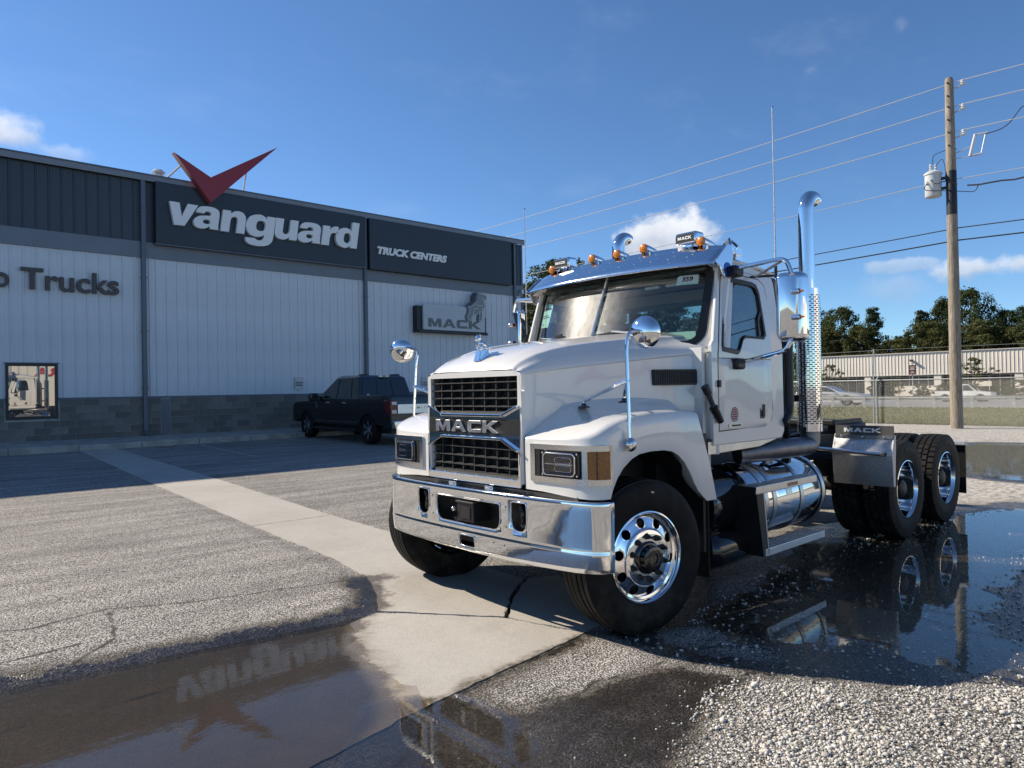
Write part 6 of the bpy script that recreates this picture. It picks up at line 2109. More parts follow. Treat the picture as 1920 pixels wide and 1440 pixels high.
M['sidetext'] = principled('sidewall_lettering', (.035, .034, .032), .6)
for axx in (8.27, 9.54):
    for sd in SIDES:
        c = Vector((axx, Y(sd, 2.955), .515)); ax = Vector((0, sd, 0))
        wp = empty('wheel', c, parent=TK)
        for q, off in (('outer', 0), ('inner', -.335)):
            cc_ = c + ax * off
            obj('tyre', drive_tyre(cc_, ax, wp), M['rubber'], wp, smooth=25)
        g = G().lathe([(.300, .122), (.309, .128), (.309, .132), (.300, .135), (.289, .120), (.284, .09), (.279, .02), (.273, -.06), (.262, -.11), (.235, -.125), (.205, -.135), (.16, -.138), (.10, -.138)], c, ax, 56)
        obj('rim', g, M['polished'], wp, smooth=40)
        g = G().lathe([(.115, -.14), (.112, .0), (.10, .04), (.095, .08), (.07, .10), (.0005, .10)], c, ax, 24)
        obj('hub', g, M['frame'], wp, smooth=40)
        up = Vector((0, 0, 1)); kx = ax.cross(up); g = G()
        for i in range(10):
            a = 2 * PI * i / 10; d = up * math.cos(a) + kx * math.sin(a)
            g.lathe([(.0005, -.09), (.012, -.09), (.018, -.10), (.018, -.135)], c + d * .143, ax, 8)
        obj('lug_nuts', g, M['black'], wp)
        g = G()
        for i in range(5):
            a = 2 * PI * (i + .3) / 5; d = up * math.cos(a) + kx * math.sin(a)
            g.lathe([(.0005, -.118), (.035, -.118), (.035, -.13)], c + d * .222, ax, 14)
        obj('hand_holes', g, M['frame'], wp)
        obj('valve', G().tube([c + ax * .06 + up * .02 + kx * .25, c + ax * .10 + up * .015 + kx * .262], .006, 6), M['chrome'], wp)
    # raised size marking on the outer sidewall, driver's side
    c = Vector((axx, 2.955, .515)); g = G()
    for q in fit(text_parts('M799', .05, .02), -.30, .30, .395, .445, lambda x, z, k: (axx + math.sin(x + .12) * z, 2.955 - .1405 - .004 * k, .515 + math.cos(x + .12) * z)):
        g.add(q.v, q.f)
    obj('tyre_lettering', g, M['sidetext'], [o_ for o_ in TK.children if o_.name.startswith('wheel') and (ORG[o_.name] - c).length < .02][0], smooth=0)
    obj('drive_axle', G().tube([(axx, 2.95, .515), (axx, mir(2.95), .515)], .09, 14).ball((axx, YC, .54), .24, 16, 10), M['frame'], TK)
obj('front_axle', G().tube([(3.9, 3.2, .47), (3.9, mir(3.2), .47)], .06, 10), M['frame'], TK)

# ---- chassis -------------------------------------------------------
g = G()
for sd in SIDES:
    g.box(3.5, 10.25, *sorted((Y(sd, 3.69), Y(sd, 3.775))), .80, 1.06)
for x in (4.4, 5.4, 6.4, 7.4, 8.9, 10.2):
    g.box(x, x + .12, 3.7, mir(3.7), .84, 1.02)
obj('frame_rail', g, M['frame'], TK, smooth=0)
g = G().box(4.0, 5.6, 3.75, mir(3.75), .55, 1.5)
g.box(5.9, 7.0, 3.85, mir(3.85), .75, 1.08).tube([(5.9, YC, .78), (8.2, YC, .62)], .06, 10)
obj('engine_block', g, M['frame'], TK, smooth=0)
g = G().plate([(8.42, 3.66), (9.2, 3.66), (9.55, 3.75), (9.42, 4.02), (8.95, YC), (9.42, 4.24), (9.55, mir(3.75)), (9.2, mir(3.66)), (8.42, mir(3.66))], [], lambda u, v, w_: (u, v, w_ - (.10 * sstep(9.2, 9.55, u))), 1.16, 1.24)
g.box(8.55, 9.2, 3.6, 3.8, 1.0, 1.17).box(8.55, 9.2, mir(3.8), mir(3.6), 1.0, 1.17)
obj('fifth_wheel', g, M['frame'], TK, bevel=.02, smooth=0)
g = G()
for x in (8.1, 8.5, 9.35, 9.75):
    for sd in SIDES:
        obj('air_spring', G().lathe([(.0005, 0), (.13, 0), (.14, .05), (.12, .1), (.14, .15), (.13, .2), (.0005, .2)], (x, Y(sd, 3.62), .62), (0, 0, 1), 14), M['rubber'], TK)

g = G(); 
for k in range(5):
    z = 1.08 + .02 * (k % 3)
    g.tube(arc([(6.1, 3.8 + .12 * k, 1.3 + .05 * k), (6.4, 3.75 + .14 * k, z + .12), (7.0, 3.72 + .16 * k, z), (8.0, 3.85 + .1 * k, z + .02)], .2), .018, 6)
helix = [(6.12 + .32 * t + .0, 3.6 + .02 * math.cos(t * 75), 1.33 - .18 * math.sin(PI * t) + .03 * math.sin(t * 75)) for t in [i / 120 for i in range(121)]]
g.tube(helix, .008, 5)
obj('air_line', g, M['black'], TK)
obj('deck_plate', G().box(6.15, 7.2, 3.72, mir(3.72), 1.065, 1.085), M['frame'], TK, smooth=0)
g = G()
for k in range(14):
    g.box(6.95 + rnd.uniform(-.3, .6), 7.0 + rnd.uniform(.1, .7), 3.72, 3.75, .9, .93)
obj('rear_light_bar', G().box(10.22, 10.28, 3.3, mir(3.3), .78, .92), M['frame'], TK, smooth=0)
for sd in SIDES:
    obj('rear_mud_flap', G().box(10.18, 10.20, *sorted((Y(sd, 2.80), Y(sd, 3.40))), .26, .86), M['rubber'], TK, smooth=0)
    obj('flap_bracket', G().box(10.12, 10.21, *sorted((Y(sd, 2.78), Y(sd, 3.42))), .86, .91), M['galv'], TK, bevel=.01)

# ---- fuel tanks and steps --------------------------------------------
def tank_side(sd):
    sg_ = 1 if sd < 0 else -1
    ft = empty('fuel_tank', (5.9, Y(sd, 3.28), .66), parent=TK)
    ty, tz, tr = Y(sd, 3.275), .665, .325
    g = G().lathe([(.0005, -.02), (.20, -.018), (.29, .0), (.318, .012), (tr, .03), (tr, 1.30), (.318, 1.318), (.29, 1.33), (.20, 1.345), (.0005, 1.35)], (5.28, ty, tz), (1, 0, 0), 48)
    obj('tank_shell', g, M['polished'], ft, smooth=40)
    for x in (5.46, 5.60, 6.08, 6.50):
        obj('strap', G().lathe([(tr + .001, 0), (tr + .007, .004), (tr + .007, .050), (tr + .001, .054)], (x, ty, tz), (1, 0, 0), 48), M['alu'], ft)
        obj('strap_lining', G().lathe([(tr + .001, -.008), (tr + .003, -.006), (tr + .003, .060), (tr + .001, .062)], (x, ty, tz), (1, 0, 0), 48), M['black'], ft)
    g = G().lathe([(.05, .32), (.05, .355), (.058, .357), (.058, .385), (.0005, .388)], (5.85, ty - sg_ * .06, tz), (0, -sg_ * .25, 1), 18)
    obj('filler_cap', g, M['chrome_dull'], ft)
    obj('data_plate', G().lathe([(tr + .002, .0), (tr + .002, .10)], (5.84, ty, tz), (1, 0, 0), 6, (PI * .5 - .35) if sd < 0 else (PI * 1.5 + .13), (PI * .5 - .13) if sd < 0 else (PI * 1.5 + .35)), M['alu'], ft)
    # steps
    st = empty('step_assembly', (5.9, Y(sd, 2.9), .6), parent=TK)
    ya, yb = Y(sd, 2.872), Y(sd, 3.06)
    for nm, x0, x1, z in (('upper_step', 5.17, 6.22, .845), ('lower_step', 5.30, 6.36, .335)):
        g = G().box(x0, x1, *sorted((ya, yb)), z - .006, z)
        s_ = obj('tread', g, M['galv'], st, smooth=0)
        obj('nosing', G().box(x0, x1, *sorted((Y(sd, 2.866), Y(sd, 2.880))), z - .052, z + .008), M['alu'], s_, bevel=.004, smooth=0)
        g = G(); k = 0
        x = x0 + .02
        while x < x1 - .02:
            for j in range(5):
                yy = Y(sd, 2.895 + j * .036)
                g.cyl((x + (.01 if j % 2 else 0), yy, z), (0, 0, .007), .008, 6)
            x += .028
        obj('tread_grip', g, M['alu'], s_, kind='stuff', smooth=0)
    obj('reflector_tape', G().box(5.68, 5.86, *sorted((Y(sd, 2.8645), Y(sd, 2.870))), .806, .836), M['redlens'], st, smooth=0)
    g = G().plate([(5.165, .85), (5.285, .85), (5.36, .285), (5.27, .285)], [], lambda u, v, w_: (u, w_, v), Y(sd, 2.868), Y(sd, 3.20))
    obj('step_bracket', g, M['black'], st, smooth=0, bevel=.004)
    g = G().bar((5.285, Y(sd, 2.872), .80), (5.352, Y(sd, 2.872), .30), .012, .014)
    obj('bracket_edge', g, M['alu'], st, smooth=0)
    g = G().box(6.20, 6.23, *sorted((Y(sd, 2.9), Y(sd, 3.2))), .78, .83)
    # battery / treatment fluid tank ahead of the fuel tank
    df = empty('fluid_tank', (5.05, Y(sd, 3.3), .75), parent=TK)
    g = G().lathe([(.0005, 0), (.25, 0), (.27, .02), (.27, .36), (.25, .38), (.0005, .38)], (4.86, Y(sd, 3.30), .70), (1, 0, 0), 32)
    obj('tank_shell', g, M['black_gloss'], df, smooth=40)
    obj('cap', G().lathe([(.0005, 0), (.062, 0), (.062, .06), (.05, .075), (.0005, .078)], (5.05, Y(sd, 3.27), .955), (0, 0, 1), 18), M['blueplastic'], df)
    obj('label_strip', G().box(4.842, 4.852, *sorted((Y(sd, 3.17), Y(sd, 3.27))), .80, .825), M['plate'], df, smooth=0)
    g = G().lathe([(.0005, 0), (.07, .005), (.125, .03), (.15, .08), (.15, .62), (.125, .67), (.07, .695), (.0005, .70)], (4.80, Y(sd, 3.14), .36), (1, 0, 0), 28)
    obj('air_tank', g, M['black_gloss'], TK, smooth=60)


for sd in SIDES:
    tank_side(sd)

M['flap'] = principled('grey_rubber_flap', (.075, .075, .075), .5, var=.1, vscale=8)
# quarter fenders ahead of the drive wheels
for sd in SIDES:
    qf = empty('quarter_fender', (7.5, Y(sd, 3.0), .9), parent=TK)
    y0, y1 = Y(sd, 2.705), Y(sd, 3.285)
    XF = 7.52
    pr = [(XF + .06, 1.13), (XF + .03, 1.03), (XF - .015, .955), (XF - .022, .935), (XF - .010, .92), (XF + .02, .62)]
    g = G().grid([[(x, y, z) for x, z in pr] for y in (y0, y1)])
    obj('sheet', g, M['galv'], qf, smooth=20, solid=.006)
    for yy in (y0, y1):
        obj('side_edge', G().plate([(XF + .06, 1.13), (XF - .015, .955), (XF - .022, .935), (XF - .010, .92), (XF + .02, .62), (XF + .06, .62), (XF + .10, 1.13)], [], lambda u, v, w_: (u, yy + w_, v), -.006, .006), M['galv'], qf, smooth=0)
    fl = obj('top_flap', G().box(XF + .045, XF + .057, *sorted((Y(sd, 2.70), Y(sd, 3.275))), 1.105, 1.225), M['flap'], qf, smooth=0)
    for q in mack_letters(lambda u, v, w_: (XF + .0445 - w_, u, v), Y(sd, 3.185) if sd < 0 else Y(sd, 2.82), Y(sd, 2.82) if sd < 0 else Y(sd, 3.185), 1.155, 1.198, 0, .004):
        obj('letter', q, M['silverletter'], fl, smooth=0)
    obj('flap_strip', G().box(XF + .036, XF + .046, *sorted((Y(sd, 2.705), Y(sd, 3.28))), 1.095, 1.125), M['alu'], qf, smooth=0)
    g = G()
    for yy in (2.79, 3.0, 3.21):
        g.ball((XF + .034, Y(sd, yy), 1.11), .010, 8, 6)
    obj('screw', g, M['chrome'], qf)
    obj('mount_pole', G().tube([(XF - .05, Y(sd, 2.78), .945), (XF - .05, Y(sd, 3.72), .99)], .020, 14), M['polished'], qf)
    obj('clamp', G().box(XF - .075, XF - .01, *sorted((Y(sd, 2.745), Y(sd, 2.785))), .925, .965), M['darkgrey'], qf, bevel=.006)

# ---- cab ----------------------------------------------------------------
def cs(side, u, v, w_=0.0):
    """point on the cab side: u along, v up, w outwards"""
    return (u, Y(side, 3.045 + max(0, v - 1.95) * .085 - w_), v)


DOOR = [(4.945, 1.30), (5.66, 1.315), (5.76, 1.36), (5.80, 1.46), (5.80, 2.42), (5.765, 2.525), (5.68, 2.565), (5.16, 2.575), (5.085, 2.54), (4.965, 1.99), (4.945, 1.86)]
WIN = [(5.018, 1.945), (5.24, 1.925), (5.275, 1.95), (5.33, 2.035), (5.375, 2.06), (5.66, 2.055), (5.70, 2.09), (5.655, 2.44), (5.615, 2.50), (5.55, 2.515), (5.165, 2.525), (5.135, 2.50), (5.012, 1.99)]
cab = empty('cab', (5.4, YC, 1.2), parent=TK)
for sd in SIDES:
    outline = [(4.86, 1.19), (4.86, 1.98), (4.90, 2.02), (5.06, 2.60), (5.10, 2.66), (5.9, 2.66), (5.95, 2.55), (6.0, 1.98), (6.0, 1.25), (5.95, 1.19)]
    big = [(5.37 + (u - 5.37) * 1.008, 1.93 + (v - 1.93) * 1.006) for u, v in DOOR]
    obj('side_panel', G().plate(outline, [big], lambda u, v, w_: cs(sd, u, v, w_), -.03, 0), M['white'], cab, smooth=0, bevel=.008)
    dr = empty('door', cs(sd, 5.37, 1.9), parent=TK)
    winout = [(5.36 + (u - 5.36) * 1.075, 2.2 + (v - 2.2) * 1.075) for u, v in WIN]
    # upper door frame and lower skin, with a belt step
    lower = [p for p in DOOR if p[1] < 1.9]
    lowp = [(4.945, 1.30), (5.66, 1.315), (5.76, 1.36), (5.80, 1.46), (5.80, 1.872), (4.946, 1.872)]
    upp = [(4.946, 1.874), (5.80, 1.874), (5.80, 2.42), (5.765, 2.525), (5.68, 2.565), (5.16, 2.575), (5.085, 2.54), (4.965, 1.99)]
    # lower skin, gently pressed
    nu, nv = 22, 16
    rows = []
    for j in range(nv + 1):
        v = 1.30 + (1.872 - 1.30) * j / nv
        uu = 5.80 if v > 1.46 else 5.80 - .14 * (1 - math.sqrt(max(0, 1 - ((1.46 - v) / .16) ** 2)))
        row = []
        for i in range(nu + 1):
            u = 4.945 + (uu - 4.945) * i / nu
            e = min(i, nu - i, j + 0.0, (nv - j))
            b = .0 if e == 0 else .012
            press = .010 * sstep(.28, 0, abs(v - 1.66) - .05) * sstep(.0, .5, abs(u - 5.40)) - .012 * math.exp(-((u - 5.72) / .05) ** 2) + .004 * math.sin(u * 6 + v * 4)
            row.append(cs(sd, u, v, b + (press if e else 0)))
        rows.append(row)
    obj('door_skin', G().grid(rows), M['white'], dr, smooth=60)
    obj('window_frame_panel', G().plate(upp, [WIN], lambda u, v, w_: cs(sd, u, v, w_), -.025, .004), M['white'], dr, smooth=0, bevel=.006)
    obj('window_seal', G().plate([(5.36 + (u - 5.36) * 1.045, 2.22 + (v - 2.22) * 1.06) for u, v in WIN], [[(5.36 + (u - 5.36) * .955, 2.22 + (v - 2.22) * .93) for u, v in WIN]], lambda u, v, w_: cs(sd, u, v, w_), -.01, .012), M['black'], dr, smooth=0, bevel=.005)
    gap = [(5.37 + (u - 5.37) * 1.010, 1.93 + (v - 1.93) * 1.008) for u, v in DOOR]; gin = [(5.37 + (u - 5.37) * .994, 1.93 + (v - 1.93) * .995) for u, v in DOOR]
    obj('door_gap', G().plate(gap, [gin], lambda u, v, w_: cs(sd, u, v, w_), -.02, .0015), M['frame'], dr, smooth=0)
    obj('window_pane', G().plate(WIN, [], lambda u, v, w_: cs(sd, u, v, w_), -.012, -.006), M['sideglass'], dr, smooth=0)
    obj('vent_window_bar', G().plate([(5.595, 2.06), (5.625, 2.06), (5.62, 2.20), (5.66, 2.26), (5.66, 2.30), (5.60, 2.22)], [], lambda u, v, w_: cs(sd, u, v, w_), -.004, .008), M['black'], dr, smooth=0)
    obj('handle_recess', G().plate(rrect(5.545, 5.635, 1.375, 1.51, .02), [], lambda u, v, w_: cs(sd, u, v, w_), .0, .017), M['black'], dr, smooth=0, bevel=.004)
    obj('door_handle', G().plate(rrect(5.585, 5.622, 1.392, 1.494, .01), [], lambda u, v, w_: cs(sd, u, v, w_), .015, .026), M['darkgrey'], dr, smooth=0, bevel=.004)
    bd = obj('round_badge', G().plate([(5.155 + .052 * math.cos(a * PI / 12), 1.425 + .060 * math.sin(a * PI / 12)) for a in range(24)], [], lambda u, v, w_: cs(sd, u, v, w_), .010, .0155), M['plate'], dr, smooth=0)
    obj('badge_ring', G().plate([(5.155 + .050 * math.cos(a * PI / 12), 1.425 + .058 * math.sin(a * PI / 12)) for a in range(24)], [[(5.155 + .045 * math.cos(a * PI / 12), 1.425 + .053 * math.sin(a * PI / 12)) for a in range(24)]], lambda u, v, w_: cs(sd, u, v, w_), .015, .0165), M['ink'], bd, smooth=0)
    g = G()
    for k, wd in enumerate((.022, .033, .036, .030, .018)):
        g.plate([(5.155 - wd, 1.385 + .018 * k), (5.155 + wd, 1.385 + .018 * k), (5.155 + wd, 1.397 + .018 * k), (5.155 - wd, 1.397 + .018 * k)], [], lambda u, v, w_: cs(sd, u, v, w_), .015, .017)
    obj('badge_print', g, M['redink'], bd, smooth=0)
    lb = obj('name_badge', G().plate(rrect(5.065, 5.255, 1.322, 1.350, .003), [], lambda u, v, w_: cs(sd, u, v, w_), .008, .0165), M['alu'], dr, smooth=0)
    g = G()
    for k in range(9):
        g.plate([(5.10 + k * .016, 1.329), (5.112 + k * .016, 1.329), (5.112 + k * .016, 1.343), (5.10 + k * .016, 1.343)], [], lambda u, v, w_: cs(sd, u, v, w_), .015, .018)
    obj('badge_letter', g, M['ink'], lb, smooth=0)
    obj('door_hinge', G().plate([(4.925, 1.645), (4.955, 1.645), (4.955, 1.70), (4.925, 1.70)], [], lambda u, v, w_: cs(sd, u, v, w_), -.01, .022), M['black'], dr, smooth=0, bevel=.004)
    # hood side grab latch
    lt = empty('hood_hold_down', (4.85, Y(sd, 3.1), 1.5), parent=TK)
    obj('latch_head', G().tube([(4.765, Y(sd, 3.055), 1.655), (4.80, Y(sd, 3.045), 1.595)], [.032, .030], 12), M['black'], lt)
    obj('latch_strap', G().tube([(4.79, Y(sd, 3.045), 1.61), (4.865, Y(sd, 3.03), 1.46)], .020, 10), M['darkgrey'], lt)
    obj('latch_foot', G().tube([(4.845, Y(sd, 3.03), 1.49), (4.93, Y(sd, 3.02), 1.375)], [.036, .026], 12), M['black'], lt)
    # sill below the door
    g = G().plate([(4.80, 1.125), (5.58, 1.14), (5.95, 1.20), (5.95, 1.22), (4.80, 1.22)], [], lambda u, v, w_: cs(sd, u, v, w_), -.06, -.012)
    obj('sill', g, M['alu'], cab, smooth=0)
    # corner of the cab rear
    g = G(); rows = []
    for a in range(0, 91, 15):
        rows.append([(5.99 + .06 * math.sin(R(a)), Y(sd, 3.05 + max(0, v - 1.95) * .085 + .06 * (1 - math.cos(R(a)))), v) for v in (1.25, 1.98, 2.3, 2.58)])
    obj('rear_corner', G().grid(rows), M['white'], cab)
    # cowl between hood and door
    g = G(); rows = []
    for x, yh in ((4.88, 3.11), (4.90, 3.075), (4.915, 3.055), (4.94, 3.046)):
        rows.append([(x, Y(sd, yh), z) for z in (1.12, 1.4, 1.7, 1.915)])
    obj('cowl_side', G().grid(rows), M['white'], cab)
    obj('door_speaker_void', G().box(4.9, 5.9, *sorted((Y(sd, 3.09), Y(sd, 3.10))), 1.2, 1.93), M['interior'], cab, smooth=0)
obj('rear_wall', G().plate([(3.10, 1.25), (mir(3.10), 1.25), (mir(3.12), 2.0), (mir(3.18), 2.66), (3.18, 2.66), (3.12, 2.0)], [rrect(3.42, mir(3.42), 2.02, 2.50, .05)], lambda u, v, w_: (w_, u, v), 6.01, 6.05), M['white'], cab, smooth=0)
obj('rear_window', G().plate(rrect(3.40, mir(3.40), 2.0, 2.52, .05), [], lambda u, v, w_: (w_, u, v), 6.02, 6.026), M['glass'], cab, smooth=0)
obj('floor_pan', G().box(4.8, 6.0, 3.06, mir(3.06), 1.16, 1.24), M['frame'], cab, smooth=0)
obj('firewall', G().box(4.80, 4.84, 3.10, mir(3.10), 1.2, 1.96), M['white'], cab, smooth=0)
# roof
def roofz(u, v):
    a = (v - YC) / 1.035
    z = 2.60 + .25 * (1 - abs(a) ** 5.5) * (1 - .40 * sstep(5.5, 6.08, u)) * sstep(4.93, 5.10, u) ** .5
    return z


rows = []
for i in range(25):
    u = 4.98 + (6.07 - 4.98) * i / 24
    row = []
    for j in range(41):
        a = -1 + 2 * j / 40
        a = math.copysign(1 - (1 - abs(a)) ** 1.5, a)
        v = YC + a * 1.035
        row.append((u, v, roofz(u, v) - (.10 * sstep(5.98, 6.07, u))))
    rows.append(row)
rows.append([(6.07, p[1], 2.45) for p in rows[-1]])
obj('roof_panel', G().grid(rows), M['white'], cab, smooth=55)
for sd in SIDES:
    g = G(); pts = [(u, Y(sd, 3.088), 2.675 + .0 - .05 * sstep(5.5, 6.05, u)) for u in (5.1, 5.3, 5.5, 5.7, 5.9, 6.03)]
    obj('drip_rail', G().tube(pts, .013, 8), M['white'], cab)


# windscreen
def wsx(v, z):
    a = abs((v - YC) / 1.0)
    return 4.717 + .4376 * (z - 2.148) + (.28 - .17 * (z - 2.1)) * a ** 3


def wsz0(v):
    return 2.00 - .03 * abs(v - YC)


rows = []
for j in range(25):
    v = 3.16 + (mir(3.16) - 3.16) * j / 24
    z1 = 2.665 - .07 * abs((v - YC) / .97) ** 8
    rows.append([(wsx(v, z), v, z) for z in [wsz0(v) + (z1 - wsz0(v)) * k / 8 for k in range(9)]])
ws = obj('windscreen', G().grid(rows), M['glass'], TK, smooth=180)
# black surround with rounded corners
def wsplate(poly_o, poly_i, w0, w1, name, mat, par, bev=.004):
    return obj(name, G().plate(poly_o, poly_i, lambda u, v, w_: (wsx(u, v) - w_, u, v), w0, w1), mat, par, smooth=30, bevel=bev)


def wsring(d0, d1, n=8):
    """closed outlines of the screen, d in or out"""
    def ring(d):
        out = []
        A0, A1, zb, zt, r = 3.165 - d, mir(3.165) + d, 1.985 - d, 2.655 + d, .11 + d
        corners = ((A1 - r, zt - r, 0), (A0 + r, zt - r, 90), (A0 + r, zb + r, 180), (A1 - r, zb + r, 270))
        for k, (cx, cy, a) in enumerate(corners):
            for i in range(6):
                t_ = R(a + 90 * i / 5); out.append((cx + r * math.cos(t_), cy + r * math.sin(t_)))
            nx_ = corners[(k + 1) % 4]
            t_ = R(a + 90)
            p = (cx + r * math.cos(t_), cy + r * math.sin(t_)); q = (nx_[0] + r * math.cos(t_), nx_[1] + r * math.sin(t_))
            for i in range(1, 12):
                out.append((p[0] + (q[0] - p[0]) * i / 12, p[1] + (q[1] - p[1]) * i / 12))
        return out
    a, b = ring(d0), ring(d1)
    g = G(); w0, w1 = .014, -.02
    f = lambda p, w_: (wsx(p[0], p[1]) - w_, p[0], p[1])
    g.grid([[f(p, w1) for p in a], [f(p, w0) for p in a], [f(p, w0) for p in b], [f(p, w1) for p in b]], closed=True)
    return g


obj('screen_seal', wsring(.028, -.035), M['black'], ws, smooth=50)
g = G()
ring_o = wsring(.10, .02)
obj('screen_frame', wsring(.115, .022), M['white'], cab, smooth=50)
g = G().tube([(wsx(YC, z) - .012, YC, z) for z in (1.98, 2.15, 2.3, 2.5, 2.64)], .014, 8)
obj('centre_post', g, M['alu'], ws)
for sd in SIDES:     # A pillars
    rows = []
    for z in (1.93, 2.0, 2.15, 2.3, 2.45, 2.6, 2.66):
        x = wsx(3.10, z)
        rows.append([(x + .015, Y(sd, 3.13 + max(0, z - 1.95) * .06), z), (x + .02, Y(sd, 3.085 + max(0, z - 1.95) * .075), z), (x + .045, Y(sd, 3.052 + max(0, z - 1.95) * .085), z), (x + .16, Y(sd, 3.043 + max(0, z - 1.95) * .085), z)])
    obj('a_pillar', G().grid(rows), M['white'], cab, smooth=60)
# wipers
for pv, dirn in ((3.62, 1), (4.55, 1)):
    wi = empty('wiper', (wsx(pv, 2.06) - .03, pv, 2.06), parent=TK)
    z0 = 2.10
    obj('arm', G().tube([(wsx(pv - .1, 2.03) - .035, pv - .12, 2.03), (wsx(pv, 2.09) - .045, pv + .02, 2.105), (wsx(pv + .25, 2.15) - .04, pv + .28, 2.135)], .009, 6), M['alu'], wi)
    obj('blade', G().bar((wsx(pv - .02, 2.135) - .03, pv - .05, 2.145), (wsx(pv + .58, 2.10) - .03, pv + .55, 2.10), .016, .022), M['black'], wi)
# papers on the glass
def wsq(name, y0, y1, z0, z1, mat, par=None, off=.006, skew=0.0):
    g = G(); rows = []
    for k in range(5):
        z = z0 + (z1 - z0) * k / 4
        rows.append([(wsx(y, z) - off, y, z + skew * (y - y0)) for y in (y0, (y0 + y1) / 2, y1)])
    return obj(name, g.grid(rows), M[mat], par if par is not None else ws, smooth=0)


# "359" stock tag
wsq('tag_backing', 3.252, 3.418, 2.490, 2.56, 'mint', off=.005)
tg_ = wsq('stock_tag', 3.26, 3.405, 2.505, 2.568, 'paper', off=.009)
for q in fit(text_parts('359', .01, .03), 3.375, 3.292, 2.515, 2.556, lambda x, z, k: (wsx(x, z) - .0095 - .001 * k, x, z)):
    obj('digit', q, M['ink'], ws, smooth=0)
ms = wsq('window_paper', mir(3.415), mir(3.20), 2.25, 2.49, 'mint', off=-.012, skew=.05)
g = G()
for k, (a, b, z) in enumerate(((3.23, 3.39, 2.43), (3.23, 3.36, 2.37), (3.24, 3.40, 2.35), (3.24, 3.30, 2.285))):
    g.add([(wsx(mir(a), z) + .007, mir(a), z), (wsx(mir(b), z) + .007, mir(b), z), (wsx(mir(b), z) + .007, mir(b), z + (.028 if k == 0 else .008)), (wsx(mir(a), z) + .007, mir(a), z + (.028 if k == 0 else .008))], [(0, 1, 2, 3)])
obj('print', g, M['ink'], ms, smooth=0)

# interior
it = empty('cab_interior', (5.4, YC, 1.3), parent=TK)
g = G(); rows = []
for x, z in ((4.80, 1.98), (4.90, 2.03), (5.0, 2.06), (5.10, 2.03), (5.16, 1.92), (5.18, 1.6)):
    rows.append([(x + .10 * abs((y - YC) / 1.0) ** 3, y, z - .03 * abs(y - YC)) for y in (3.12, 3.4, 3.8, YC, mir(3.8), mir(3.4), mir(3.12))])
obj('dashboard', G().grid(rows), M['interior'], it, smooth=60)
obj('dash_paper', G().plate([(3.30, 2.045), (3.62, 2.05), (3.62, 2.115), (3.30, 2.11)], [], lambda u, v, w_: (w_, u, v), 5.03, 5.034), M['mint'], it, smooth=0)
obj('headliner', G().box(5.02, 6.0, 3.2, mir(3.2), 2.60, 2.62), M['interior'], it, smooth=0)
g = G()
for y in (3.5, 3.72, 4.3, 4.55):
    g.box(5.12, 5.16, y, y + .16, 2.52, 2.60)
obj('overhead_console', G().box(5.10, 5.5, 3.3, mir(3.3), 2.54, 2.60), M['darkgrey'], it, bevel=.02)
obj('console_tray', g, M['plate'], it, bevel=.01)
for yy in (3.45, mir(3.45)):
    st = empty('seat', (5.6, yy, 1.3), parent=TK)
    obj('seat_back', G().plate(rrect(yy - .25, yy + .25, 1.6, 2.32, .09), [], lambda u, v, w_: (5.66 + w_ + (v - 1.6) * .22, u, v), -.07, .07), M['plasticwrap'], st, bevel=.03)
    obj('seat_cushion', G().box(5.25, 5.72, yy - .25, yy + .25, 1.46, 1.62), M['plasticwrap'], st, bevel=.05)
    obj('headrest', G().box(5.80, 5.90, yy - .13, yy + .13, 2.33, 2.50), M['plasticwrap'], st, bevel=.03)
g = G(); cc_ = Vector((5.22, 3.48, 2.02)); axw = Vector((-.45, 0, .9)).normalized(); u_ = Vector((0, 1, 0)); k_ = axw.cross(u_)
g.tube([cc_ + (u_ * math.cos(2 * PI * i / 24) + k_ * math.sin(2 * PI * i / 24)) * .22 for i in range(25)], .017, 8)
g.tube([cc_ + u_ * .2, cc_ - axw * .04, cc_ - u_ * .2], .014, 6).tube([cc_ - axw * .03, cc_ - axw * .3], .03, 8)
obj('steering_wheel', g, M['black'], it)

# ---- sun visor ------------------------------------------------------------
vs_ = empty('sun_visor', (4.95, YC, 2.7), parent=TK)
rows = []
for j in range(33):
    a = -1 + 2 * j / 32
    v = YC + a * 1.075
    e = abs(a)
    xt, zt_ = 5.05 + .10 * e ** 4, 2.835 - .045 * e ** 3
    xl, zl = 4.80 + .12 * e ** 3, 2.618 + .012 * (1 - e)
    mid = [(xt + (xl - xt) * f - .003 * math.sin(PI * f), v, zt_ + (zl - zt_) * f + .003 * math.sin(PI * f)) for f in (0, .25, .5, .75, 1)]
    rows.append(mid)
obj('visor_blade', G().grid(rows), M['polished'], vs_, smooth=40, solid=.006)
obj('visor_edge', G().tube([r_[-1] for r_ in rows], .006, 6), M['chrome'], vs_)
obj('visor_top', G().grid([[r_[0] for r_ in rows], [(r_[0][0] + .07, r_[0][1], r_[0][2] + .004) for r_ in rows]]), M['polished'], vs_)
g = G()
for j in range(1, 12):
    v = YC + (-1 + 2 * j / 12) * 1.0; e = abs(v - YC) / 1.075
    for f in (.3, .62):
        xt, zt_ = 5.05 + .10 * e ** 4, 2.835 - .045 * e ** 3; xl, zl = 4.80 + .12 * e ** 3, 2.618
        obj('rivet', G().ball((xt + (xl - xt) * f - .022, v, zt_ + (zl - zt_) * f + .012), .0075, 8, 6), M['chrome'], vs_)
M['bluepolish'] = principled('blue_visor_end', (.05, .10, .30), .08, .8)
